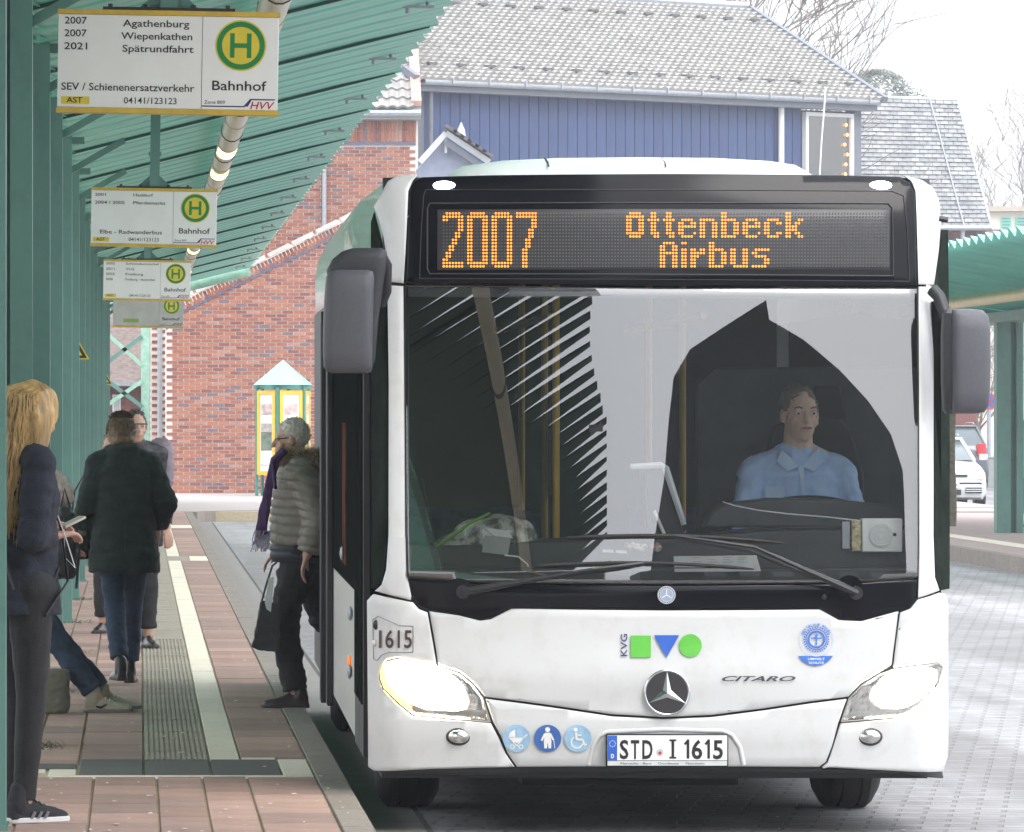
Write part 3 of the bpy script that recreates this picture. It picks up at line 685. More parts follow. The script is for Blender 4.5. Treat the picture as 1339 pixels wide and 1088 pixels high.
# little gabled porch in front of the blue house
pr = W(583, 174, 128.5); OP = Vector((pr.x, pr.y, 0)); ph = empty('porch', OP, label='small grey gabled porch roof with finial between brick wall and blue house', cat='porch')
a = W(549, 212, 128.5); b = W(640, 212, 128.5)
M_ptrim = mat('porch_trim', (.55,.57,.6), .5)
mb = MB(); mb.beam(a, pr, .12, .16, up=(0,1,0)); L_(mb, OP).build('barge_board', M_ptrim, ph)
for (oy, off, m_, nm) in ((0, 0, M_ptrim, 'barge_board'), (.02, -.2, M_bluet, 'rafter'), (.4, .12, M_greyd, 'roof_sheet')):
    mb = MB(); mb.beam(pr+Vector((.0, oy, off)), b+Vector((0, oy, off)), .12 if oy < .3 else .9, .12 if oy < .3 else .06, up=(0,1,0) if oy < .3 else (0,0,1)); L_(mb, OP).build(nm, m_, ph)
for k in range(6):
    c = pr.lerp(b, (k+.5)/6)+Vector((.03, .1, .13)); mb = MB(); d = (b-pr).normalized(); mb.obox(c, d*.14, (0,.4,0), d.cross(Vector((0,1,0)))*.03+d*.0); L_(mb, OP).build('shingle', M_clip, ph)
mb = MB(); mb.prism([(a.x,a.z-2.5),(b.x,b.z-2.5),(b.x,b.z-.1),(pr.x,pr.z-.1),(a.x,a.z-.1)], lambda u,v,d:(u,d,v), 128.7, 130.2); L_(mb, OP).build('gable_wall', mat('porch_wall', (.22,.25,.34), .6), ph)
mb = MB(); mb.cyl(W(583,200,128.55), W(583,174,128.55), .03, 8); mb.tube([W(603,178,128.6), W(603,170,128.6), W(603,164,128.6), W(603,160,128.6)], [.10,.08,.035,.01], 10); L_(mb, OP).build('finial', M_ptrim, ph)

# ---- slate roofed building at the right
SZ = 165.0; OS = Vector((W(1200,300,SZ).x, SZ, 0)); sb = empty('slate_building', OS, label='building with a tall grey slate roof right of the blue house', cat='building')
M_slate = [mat('slate_%d' % i, c, .75, var=.25, vscale=3, dirt=.4, dirtcol=(.24,.25,.24), dscale=.6) for i, c in enumerate(((.235,.24,.245),(.285,.288,.295),(.20,.205,.21)))]
qa, qb, qc, qd = W(1085,126,SZ+5), W(1252,131,SZ+5), W(1296,296,SZ), W(1085,296,SZ)
mb = MB(); mb.add([qa+Vector((0,.1,0)), qb+Vector((0,.1,0)), qc+Vector((0,.1,0)), qd+Vector((0,.1,0)), qb+Vector((-.3,8,-6)), qa+Vector((0,8,-6))], [(0,3,2,1),(0,1,4,5),(1,2,4)]); L_(mb, OS).build('roof_deck', M_slate[2], sb)
ms = [MB() for _ in range(3)]; nr = 30
for r in range(nr):
    t0, t1 = r/nr, (r+1.15)/nr
    l0, l1 = qd.lerp(qa, t0), qd.lerp(qa, t1); r0, r1 = qc.lerp(qb, t0), qc.lerp(qb, t1)
    n = 28; off = .5*(r % 2)
    wid = (r0-l0).length; pw = .24; c_ = 0; x = -off*pw
    while x < wid:
        a_ = max(x+.008, 0); b_ = min(x+pw-.008, wid)
        if b_-a_ > .03:
            u0 = (r0-l0).normalized(); wj = random.uniform(0, .02); k = random.randrange(3)
            s0 = l0+u0*a_; s1 = l0+u0*b_; s2 = l1+u0*min(b_, (r1-l1).length); s3 = l1+u0*min(a_, (r1-l1).length-.01)
            ms[k].add([s0+Vector((0,-.06-wj,0)), s1+Vector((0,-.06-wj,0)), s2, s3, s0, s1], [(0,1,2,3),(4,5,1,0)])
        x += pw
mb = MB()
for k, q_ in enumerate(ms): mb.add(q_.v, q_.f, k)
L_(mb, OS).build('slates', M_slate, sb, kind='stuff')
mb = MB(); mb.tube([qa, qb], .07, 8); L_(mb, OS).build('ridge_cap', M_steel, sb)
mb = MB(); mb.tube([qb, qc], .05, 6); L_(mb, OS).build('verge', M_steel, sb)
mb = MB(); mb.tube([qa.lerp(qb,.78)+Vector((0,-.1,0)), qd.lerp(qc,.83)+Vector((0,-.12,0))], .02, 6); L_(mb, OS).build('lightning_rod', M_steel, sb)
mb = MB(); mb.cyl(qd+Vector((0,-.1,-.05)), qc+Vector((0,-.1,-.05)), .07, 8); L_(mb, OS).build('gutter', M_steel, sb)
mb = MB(); mb.box(W(1120,0,SZ).x, W(1279,0,SZ).x, SZ+.4, SZ+7, 0, qc.z-.05); L_(mb, OS).build('wall', M_brick[2], sb)
mb = MB(); 
for r in range(10):
    for c_ in range(14):
        if (r+c_) % 9: mb.box(W(1224,0,SZ).x+c_*.25+.01*(r % 2), W(1224,0,SZ).x+c_*.25+.235, SZ+.37, SZ+.41, qc.z-.14-r*.08, qc.z-.14-r*.08+.065, (r*3+c_*5) % 4)
L_(mb, OS).build('brickwork', M_brick, sb, kind='stuff')
mb = MB(); mb.tube([W(1261,298,SZ), W(1259,303,SZ), W(1258,330,SZ)], .06, 8); L_(mb, OS).build('downpipe', M_steel, sb)
# ---- cream house with green shutters at the far right
HZ = 205.0; OC = Vector((W(1340,300,HZ).x, HZ, 0)); ch = empty('cream_house', OC, label='distant cream house with green shutters at the far right', cat='house')
M_cream = mat('cream_render', (.62,.58,.50), .85, var=.06)
mb = MB(); mb.box(W(1278,0,HZ).x, W(1400,0,HZ).x, HZ, HZ+8, 0, W(0,277,HZ).z); L_(mb, OC).build('wall', M_cream, ch)
mb = MB(); mb.box(W(1276,0,HZ).x, W(1402,0,HZ).x, HZ-.25, HZ+8.2, W(0,277,HZ).z+.01, W(0,270,HZ).z); L_(mb, OC).build('flat_roof', mat('tan_roof', (.42,.37,.31), .8), ch)
for x0 in (1309, 1328, 1350, 1372):
    mb = MB(); mb.box(W(x0,0,HZ).x, W(x0+13,0,HZ).x, HZ-.06, HZ-.003, W(0,309,HZ).z, W(0,284,HZ).z); w_ = L_(mb, OC).build('shutter', M_teal_sheet, ch)
    mb = MB()
    for k in range(6): mb.box(W(x0+1.5,0,HZ).x, W(x0+11.5,0,HZ).x, HZ-.08, HZ-.061, W(0,307-k*4,HZ).z, W(0,305-k*4,HZ).z)
    L_(mb, OC).build('slat', M_teal, w_)
# ---- low brown roofed building at the left behind the lattice
LZ = 150.0; OLB = Vector((W(165,0,LZ).x, LZ, 0)); lb = empty('low_building', OLB, label='low brick building with brown roof behind the green lattice frame', cat='building')
mb = MB(); mb.box(W(60,0,LZ).x, W(196,0,LZ).x, LZ, LZ+6, 0, W(0,503,LZ).z); L_(mb, OLB).build('wall', M_brick[2], lb)
mb = MB(); mb.add([W(50,501,LZ-.4), W(197,501,LZ-.4), W(197,405,LZ+4), W(50,405,LZ+4)], [(0,1,2,3)]); L_(mb, OLB).build('roof', mat('brown_roof', (.17,.13,.115), .9, var=.45, vscale=7, bump=.6, bscale=12), lb)
mb = MB(); mb.box(W(50,0,LZ).x, W(197,0,LZ).x, LZ-.5, LZ-.3, W(0,505,LZ).z, W(0,499,LZ).z); L_(mb, OLB).build('gutter', M_steel, lb)
mb = MB(); mb.box(W(147,0,LZ).x, W(158,0,LZ).x, LZ-.06, LZ-.003, W(0,545,LZ).z, W(0,516,LZ).z); wd = L_(mb, OLB).build('window', M_wframe, lb)
mb = MB(); mb.box(W(149,0,LZ).x, W(156,0,LZ).x, LZ-.08, LZ-.061, W(0,543,LZ).z, W(0,518,LZ).z); L_(mb, OLB).build('pane', mat('pale_pane', (.5,.52,.5), .2), wd)
mb = MB()
for r in range(24):
    for c_ in range(5):
        mb.box(W(158,0,LZ).x+c_*.25+.12*(r % 2), W(158,0,LZ).x+c_*.25+.12*(r % 2)+.235, LZ-.03, LZ-.002, CAMH+.7-r*.08, CAMH+.7-r*.08+.066, (r*3+c_*5) % 3)
L_(mb, OLB).build('brickwork', M_brick, lb, kind='stuff')
# ---- brick wall behind the parked cars
mb = MB(); mb.box(W(1150,0,185).x, W(1279,0,185).x, 185, 186, 0, W(0,537,185).z)
for r in range(22):
    for c_ in range(26): mb.box(W(1236,0,185).x+c_*.25+.12*(r % 2), W(1236,0,185).x+c_*.25+.12*(r % 2)+.235, 184.97, 185.01, .1+r*.08, .1+r*.08+.066, (r*3+c_*5) % 3) if c_*.25 < 1.0 else None
tag(mb.build('brick_wall', M_brick), 'low red brick wall behind the parked cars', 'wall')
# ---- lattice frame beyond the canopy
lf = empty('lattice_frame', W(165,640,119), label='pale green steel lattice frame at the end of the left canopy', cat='steel frame'); OL = W(165,640,119)
def lfb(a, b, w_, n, m=M_teal_pale):
    mb = MB(); mb.beam(a, b, w_, .08); L_(mb, OL).build(n, m, lf)
lfb(W(190,395,119), W(190,655,119), .17, 'post'); lfb(W(138,380,119), W(138,655,119), .12, 'post', M_teal)
for (a, b) in (((140,436),(186,478)), ((186,440),(140,474)), ((140,530),(186,498)), ((138,496),(186,532))):
    lfb(W(*a,118.95), W(*b,118.95), .05, 'brace', M_teal_pale if a[1] in (436,530) else M_teal)
lfb(W(138,545,118.9), W(190,545,118.9), .05, 'brace'); lfb(W(136,398,118.9), W(192,398,118.9), .1, 'brace', M_teal)
mb = MB(); mb.cyl((0,0,0), (0,0,.42), .07, 10); mb.ell((0,0,.42), (.07,.07,.03)); 
o = mb.build('bollard', mat('mint_paint', (.35,.55,.50), .5), None, smooth=40); o.location = W(219, 646, 123); o.location.z = PH; o.scale = (1,1,1); tag(o, 'short mint green bollard at the foot of the brick wall', 'bollard')
# ---- poster kiosk
KZ = 124.5; kc = W(370, 648, KZ); kc.z = PH; ks = empty('poster_kiosk', kc, label='yellow framed poster kiosk with mint green pyramid roof by the brick wall', cat='kiosk')
M_mint = mat('mint_roof', (.27,.50,.43), .4, var=.08, vscale=4); M_yel = mat('yellow_frame', (.70,.46,.03), .45, var=.1); M_kg = mat('kiosk_green', (.05,.22,.18), .5)
u = KZ/F; zt = (648-470)*u; ze = (648-503)*u
n = 6; rr = 41*u
mb = MB(); P = [(rr*math.cos(2*PI*k/n+.3), rr*math.sin(2*PI*k/n+.3), ze) for k in range(n)]+[(0,0,zt)]; mb.add(P, [(k, (k+1) % n, n) for k in range(n)]+[tuple(range(n))[::-1]]); mb.build('roof', M_mint, ks)
mb = MB(); mb.tube([(0,0,ze-.09),(0,0,ze-.003)], rr*.93, 6); mb.build('cornice', M_kg, ks)
r2 = rr*.88
for k in range(6):
    a0, a1 = 2*PI*k/n+.3, 2*PI*(k+1)/n+.3
    p0 = Vector((r2*math.cos(a0), r2*math.sin(a0), 0)); p1 = Vector((r2*math.cos(a1), r2*math.sin(a1), 0))
    mb = MB(); mb.cyl(p0, p0+Vector((0,0,ze-.05)), .035, 8); mb.build('post', M_kg, ks)
    t = (p1-p0).normalized(); nn = Vector((t.y, -t.x, 0)); c = (p0+p1)/2; l = (p1-p0).length/2-.045
    zb, zt2 = .44, ze-.12
    mb = MB(); mb.obox(c+Vector((0,0,(zb+zt2)/2)), t*l, nn*.02, (0,0,(zt2-zb)/2)); pnl = mb.build('poster_panel', mat('poster_white', (.72,.72,.68), .3, var=.05), ks)
    mb = MB()
    for s_ in (-1, 1): mb.obox(c+t*s_*(l-.03)+Vector((0,0,(zb+zt2)/2)), t*.035, nn*.04, (0,0,(zt2-zb)/2))
    for zz in (zb+.04, zt2-.04): mb.obox(c+Vector((0,0,zz)), t*(l-.066), nn*.038, (0,0,.04))
    mb.build('panel_frame', M_yel, ks)
    for q_, (zz, hh, cc) in enumerate(((.78,.12,(.5,.4,.38)), (.55,.11,(.35,.33,.3)), (.40,.20,(.12,.16,.12)), (.16,.10,(.6,.6,.62)))):
        mb = MB(); mb.obox(c+nn*.023+Vector((0,0,zb+(zt2-zb)*zz)), t*(l*.6), nn*.003, (0,0,(zt2-zb)*hh*.55)); mb.build('poster', mat('poster_%d' % q_, cc, .5, var=.6, vscale=7), pnl)
# ================================================================ RIGHT PLATFORM, ITS CANOPY AND WHAT STANDS THERE
rp = MB(); rp.box(10.5, 22, 40, 103, -.02, PH-.002); rpo = tag(rp.build('right_platform', mat('pink_pavers_far', (.36,.27,.25), .85, var=.12, vscale=4)), kind='structure')
for k in range(60):
    q = MB(); q.box(10.35, 10.5, 44+k*1.0+.006, 45+k*1.0-.006, -.01, PH); q.build('kerb_stone', M_kerb, rpo)
mb = MB(); mb.box(11.15, 11.45, 44, 103, PH-.0021, PH+.003); mb.build('white_strip', M_wtile, rpo)
RX0, RX1, RH0, RH1 = 9.6, 12.35, 1.97, 1.50
rc = empty('canopy', (12.2, 85, PH), label='green corrugated canopy with one thick pillar over the right platform', cat='canopy')
OR = Vector((12.2, 85, PH))
def zr(x): return CAMH+RH0+(x-RX0)*(RH1-RH0)/(RX1-RX0)
for k in range(6):
    q = canopy_sheet(RX0, RX1, 61+k*6, 67+k*6-.01, zr, nr=10, wave=.05, saw=.12); L_(q, OR).build('roof_sheet', M_teal_sheet, rc)
    q = canopy_sheet(RX1+.001, 15.4, 61+k*6, 67+k*6-.01, lambda x: CAMH+RH1+(x-RX1)*.17, nr=10, wave=.05, saw=.12); L_(q, OR).build('roof_sheet', M_teal_sheet, rc)
for (py, lx) in ((84.7, 12.2), (100, 12.2), (69, 12.2)):
    mb = MB(); mb.box(lx, lx+.20, py, py+.3, PH, CAMH+RH1-.02); mb.box(lx+.28, lx+.38, py, py+.3, PH, CAMH+RH1-.02); mb.box(lx+.2, lx+.28, py+.1, py+.2, PH, CAMH+RH1-.03); L_(mb, OR).build('pillar', M_teal, rc)
mb = MB(); mb.box(12.15, 12.6, 60, 97, CAMH+RH1-.16, CAMH+RH1-.021); L_(mb, OR).build('beam', M_teal, rc)
mb = MB(); mb.tube([(11.2, 60, CAMH+1.55), (11.2, 97, CAMH+1.55)], .075, 12)
mb = L_(mb, Vector((11.2, 80, CAMH+1.55))); o = mb.build('strip_light', mat('yellow_trunking', (.55,.42,.16), .35, var=.1), None, smooth=40); o.location = (11.2, 80, CAMH+1.55); tag(o, 'yellowish tube light under the canopy on the right', 'tube light')
# tree trunks and bare trees
def bare_tree(name, base, height, spread, seed, label, m, r0=.25, levels=5, lean=(0,0), kids=4, sub=3, group=None, cat='tree', minr=.012):
    rnd = random.Random(seed); tr = MB(); cr = MB()
    def grow(p, d, ln, r, lv):
        pts = [p.copy()]; rs = [r]; segs = 4; q = p.copy(); dd = d.copy()
        for i in range(segs):
            dd = (dd+Vector((rnd.gauss(0,.13), rnd.gauss(0,.13), rnd.gauss(.03,.09)))).normalized(); q = q+dd*ln/segs; pts.append(q.copy()); rs.append(max(minr*.6, r*(1-.6*(i+1)/segs)))
        (tr if lv == 0 else cr).tube(pts, rs, 7 if lv < 2 else 4 if lv < 3 else 3, cap=False)
        if lv >= levels: return
        n = kids if lv < 2 else sub
        for k in range(n+(1 if lv < 3 else 0)):
            t = rnd.uniform(.35, 1) if k else 1; i = min(segs-1, int(t*segs)); s0 = pts[i].lerp(pts[i+1], t*segs-i)
            a = rnd.uniform(0, 2*PI); sp = spread*(.6+.7*rnd.random()); side = Vector((math.cos(a), math.sin(a), rnd.uniform(-.1,.35)))
            nd = (dd+side*sp).normalized(); grow(s0, nd, ln*rnd.uniform(.55,.82), max(minr, rs[i]*rnd.uniform(.45,.65)), lv+1)
    grow(Vector((0,0,0)), Vector((lean[0], lean[1], 1)).normalized(), height*.34, r0, 0)
    root = empty(name, base, label=label, cat=cat, group=group); tr.build('trunk', m, root, smooth=60); cr.build('crown', m, root); return root
M_bark = mat('bark', (.13,.11,.095), .9, var=.35, vscale=20, bump=.5, stretch=(1,1,.3))
M_barkg = mat('pale_bark', (.20,.175,.155), .9, var=.2, vscale=10)
bare_tree('bare_tree', (W(1000,0,158).x, 158, 0), 23, .72, 12, 'bare winter tree rising behind the right end of the blue house roof', M_barkg, .42, 5, (.15,0), 4, 3, 'bare trees behind the houses', minr=.024)
bare_tree('bare_tree', (W(1080,0,156).x, 156, 0), 9.0, .5, 27, 'bare tree with long low branches between blue house and slate roof', M_barkg, .15, 5, (.1,0), 4, 3, 'bare trees behind the houses', minr=.012)
bare_tree('bare_tree', (W(870,0,165).x, 165, 0), 21, .55, 23, 'upright bare tree behind the roof ridge of the blue house', M_barkg, .34, 4, (0,0), 4, 3, 'bare trees behind the houses', minr=.018)
bare_tree('bare_tree', (W(1312,0,260).x, 260, 0), 17, .55, 31, 'faint distant bare tree at the right edge above the cream house', M_barkg, .3, 5, (0,0), 5, 3, 'bare trees behind the houses', minr=.022)
bare_tree('bare_tree', (W(1289,0,172).x, 172, 0), 6.5, .5, 44, 'small bare tree behind the parking sign on the right', M_bark, .12, 4, (0,0), 4, 3, None, minr=.012)
# evergreen peeking over the slate roof
eg = empty('evergreen_tree', (W(1146,0,185).x, 185, 0), label='dark evergreen crown peeking over the slate roof', cat='tree')
rnd = random.Random(9); mb = MB()
for k in range(9000):
    a = rnd.uniform(0, 2*PI); zz = rnd.random(); rad = 2.7*math.sqrt(max(0, 1-zz**2))*(.55+.45*rnd.random())*(1+.2*math.sin(a*3+zz*5)); p = Vector((rad*math.cos(a), rad*math.sin(a), 8+zz*4.6))
    s_ = rnd.uniform(.05,.13); t = Vector((rnd.gauss(0,1), rnd.gauss(0,1), rnd.gauss(.4,.6))).normalized()*s_; u_ = t.cross(Vector((rnd.gauss(0,1), rnd.gauss(0,1), rnd.gauss(0,1)))).normalized()*s_*.5
    mb.add([p-t, p+u_, p+t], [(0,1,2)])
mb.build('crown', mat('needle_green', (.19,.21,.18), .8, var=.35, vscale=2), eg)
mb = MB(); mb.cyl((0,0,0), (0,0,9.5), .25, 8, r2=.1); mb.build('trunk', M_bark, eg)
# near trunk beside the bus
tb = empty('tree', W(1242, 687, 90), label='tree with mossy straight trunk beside the right edge of the bus', cat='tree'); tb.location.z = PH
mb = MB(); P = [(0.01*math.sin(k*1.3), 0, k*.29) for k in range(14)]; mb.tube(P, [.10-.003*k for k in range(14)], 12)
mb.build('trunk', mat('mossy_bark', (.13,.12,.085), .9, var=.5, vscale=14, bump=.9, bscale=25), tb, smooth=60)
rnd = random.Random(2); mb = MB()
for k in range(60):
    z0 = rnd.uniform(1.6, 3.2); a = rnd.uniform(0, 2*PI); p = Vector((0,0,z0)); d = Vector((math.cos(a), math.sin(a), .8)).normalized(); L0 = rnd.uniform(.3, .8)
    mb.tube([p, p+d*L0*.5+Vector((0,0,.1)), p+d*L0], [.02,.012,.004], 4, cap=False)
    for q in range(3): e = p+d*L0*(.4+.2*q); mb.tube([e, e+Vector((rnd.gauss(0,.3), rnd.gauss(0,.3), .35))], [.008,.003], 3, cap=False)
mb.build('crown', M_bark, tb)
# no-stopping sign and cabinet
ns = empty('no_stopping_sign', W(1293,632,158), label='round red and blue no stopping sign on a grey post right of the mirror', cat='road sign'); ns.location.z = 0
zz = W(0,525,158).z
mb = MB(); mb.cyl((0,0,0), (0,0,zz+.3), .055, 10); mb.build('post', M_steel, ns, smooth=40)
mb = MB(); mb.cyl((0,-.06,zz), (0,-.075,zz), .22, 28); mb.build('plate', M_red, ns)
mb = MB(); mb.cyl((0,-.076,zz), (0,-.08,zz), .165, 28); mb.build('face', mat('sign_blue', (.03,.10,.45), .4), ns)
mb = MB()
for s_ in (-1, 1): mb.beam((-.13,-.083,zz+.13*s_), (.13,-.083,zz-.13*s_), .035, .004, up=(0,1,0))
mb.build('cross', M_red, ns)
o = MB(); o.box(-.25, .25, -.2, .2, 0, .75); o.box(-.27,.27,-.22,.22,.751,.80); o = o.build('utility_cabinet', mat('cabinet_grey', (.30,.32,.32), .6), bevel=.01); o.location = (W(1299,0,155).x, 155, 0); tag(o, 'grey utility cabinet at the foot of the no stopping sign', 'cabinet')
# ---- parked cars
def wheel(parent, x, y, r, wd):
    mb = MB(); mb.tube([(x-wd/2,y,r),(x-wd/2+.02,y,r),(x+wd/2-.02,y,r),(x+wd/2,y,r)], [r-.02,r,r,r-.02], 24); t = mb.build('wheel', M_rubber, parent, smooth=50)
    mb = MB(); mb.cyl((x-wd/2-.004,y,r), (x+wd/2+.004,y,r), r*.6, 16); mb.build('rim', M_steel, t)
def car(loc, rz, paint, label, suv=False, rear=False, plate=None, group='parked cars'):
    root = empty('parked_car', loc, rz, label, 'car', group); h = 1.0 if not suv else 1.18; Wd = .86
    # front at y=0, length to +y; side rings (y, z bottom, z belt, z roof, halfwidth)
    ys = [(0,.42,.60,Wd*.80),(.06,.25,.72,Wd*.9),(.25,.2,.80,Wd*.97),(.9,.2,.90,Wd),(1.25,.2,.95,Wd),(2.6,.2,.98,Wd),(3.7,.2,.98,Wd*.98),(4.05,.25,.95,Wd*.94),(4.15,.42,.85,Wd*.86)]
    mb = MB(); P = []; n = 12
    for (y, z0, z1, wd) in ys:
        z1 *= h
        prof = [(-wd*.9,z0),(-wd,z0+.12),(-wd*1.0,(z0+z1)/2),(-wd*.97,z1-.08),(-wd*.86,z1),(-wd*.3,z1+.035)]; prof += [(-a, b) for a, b in prof[::-1]]
        P += [(a, y, b) for a, b in prof]
    fs = [(i*n+k, i*n+(k+1) % n, (i+1)*n+(k+1) % n, (i+1)*n+k) for i in range(len(ys)-1) for k in range(n)]+[tuple(range(n))[::-1], tuple((len(ys)-1)*n+k for k in range(n))]
    mb.add(P, fs); mb.build('body', paint, root, smooth=40)
    rt = 1.42*h if not suv else 1.62; bl = .97*h; yr = (1.15, 1.95, 3.5, 3.95)
    g = MB(); wdb = Wd*.84; wdt = Wd*.66
    g.add([(-wdb,yr[0],bl),(wdb,yr[0],bl),(wdb,yr[3],bl),(-wdb,yr[3],bl),(-wdt,yr[1],rt-.05),(wdt,yr[1],rt-.05),(wdt,yr[2],rt-.05),(-wdt,yr[2],rt-.05)], [(0,1,5,4),(1,2,6,5),(2,3,7,6),(3,0,4,7),(4,5,6,7)])
    g.build('windows', mat('car_glass', (.10,.13,.14), .08, var=.05), root, bevel=.02)
    r_ = MB(); r_.obox((0,(yr[1]+yr[2])/2,rt-.03), (wdt+.02,0,0), (0,(yr[2]-yr[1])/2+.05,0), (0,0,.03)); r_.build('roof', paint, root, bevel=.02)
    for s_ in (-1, 1):
        for (a, b) in (((s_*wdb,yr[0],bl),(s_*wdt,yr[1],rt-.04)), ((s_*wdb,yr[3],bl),(s_*wdt,yr[2],rt-.04)), ((s_*(Wd*.85),2.5,bl),(s_*(Wd*.67),2.5,rt-.04))):
            q = MB(); q.tube([a, b], .035, 6); q.build('pillar', paint, root)
        q = MB(); q.obox((s_*(Wd+.07), 1.35, bl+.06), (.08,0,0), (0,.05,0), (0,0,.06)); q.build('door_mirror', paint, root, bevel=.02)
        for yy in (.75, 3.3): wheel(root, s_*(Wd-.10), yy, .30 if not suv else .36, .19)
        if not rear:
            q = MB(); q.prism([(s_*.42,.60*h),(s_*.74,.60*h),(s_*.78,.70*h),(s_*.70,.75*h),(s_*.45,.72*h)], lambda u,v,d:(u,d,v), -.01, .15); q.build('headlight', mat('headlamp_glass', (.6,.62,.64), .1, var=.3, vscale=25), root)
        else:
            q = MB(); q.box(s_*.62-.1, s_*.62+.1, 4.05, 4.2, .75*h, .98*h); q.build('tail_light', emis('tail_red', (.8,.02,.03), .5), root)
    if not rear:
        q = MB(); q.box(-.42,.42,-.035,.05,.655*h,.70*h); q.build('grille', M_blackm, root, bevel=.01)
        q = MB(); q.box(-.30,.30,-.02,.05,.30,.40); q.build('air_intake', M_blackm, root)
        for s_ in (-1, 1):
            q = MB(); q.box(s_*.55-.16, s_*.55+.16, -.02, .08, .33, .44); vi = q.build('air_intake', M_blackm, root)
            for zz in (.36, .40): q = MB(); q.box(s_*.55-.16, s_*.55+.16, -.03, -.021, zz, zz+.015); q.build('slat', paint, vi)
        q = MB(); q.box(-.26,.26,-.045,-.02,.44,.55); pl = q.build('number_plate', M_signw, root)
        if plate:
            q = MB(); vs, f_ = fit_text(plate, -.23, .23, .075); flat(vs, f_, 0, .46, -.047, q); q.build('plate_lettering', M_ink, pl)
        q = MB(); q.beam((-.6,1.12,bl+.05), (.1,1.2,bl+.09), .02, .02); q.build('wiper', M_blackm, root)
    for s_ in (-1, 1):
        q = MB(); q.tube([(s_*.52,1.95,rt+.03),(s_*.52,2.1,rt+.06),(s_*.52,3.3,rt+.06),(s_*.52,3.5,rt+.02)], .015, 6); q.build('roof_rail', M_steel, root)
    return root
M_carw = mat('silver_white_paint', (.62,.64,.66), .25, var=.03, coat=.5); M_card = mat('dark_car_paint', (.10,.11,.13), .25, var=.05, coat=.5)
car((15.85, 117, 0), 0, M_carw, 'white estate car facing the camera beside the bus', plate='STD D 434')
car((20.3, 152, 0), PI, M_card, 'dark grey car parked behind the white car', suv=True, rear=True)
bpy.data.objects[-1] if False else None
# ================================================================ THE BUS
BX = (861.5-VPX)*26/F; BY = 26.0
bus = empty('city_bus', (BX, BY, 0), -.0090, 'white city bus facing the camera showing 2007 Ottenbeck Airbus on its display', 'bus')
def surf(x, h):
    ax = abs(x); y = .10*(x/1.26)**2
    if ax > 1.125: y += .16*((ax-1.125)/.15)**2
    if h > 1.12: y += (h-1.12)*.165
    if h > 2.62: y += .5*(h-2.62)**2*1.3
    if h < .95:
        y -= .02*math.exp(-((h-.70)/.10)**2)*math.exp(-(x/.75)**4)      # hood swell
        y += .035*max(0, (.45-h)/.2)
    return y
def PB(px, py):                          # pixel -> local (x, h) on the front surface
    x, h = (px-861.5)/300, CAMH+(VPY-py)/300
    for _ in range(3):
        Y = BY+surf(x, h); x = (px-VPX)*Y/F-BX; h = CAMH+(VPY-py)*Y/F
    return x, h
def rnd_poly(pts, it=2):                 # Chaikin corner cutting
    for _ in range(it):
        q = []
        for i in range(len(pts)):
            a = pts[i]; b = pts[(i+1) % len(pts)]; q += [(a[0]*.8+b[0]*.2, a[1]*.8+b[1]*.2), (a[0]*.2+b[0]*.8, a[1]*.2+b[1]*.8)]
        pts = q
    return pts
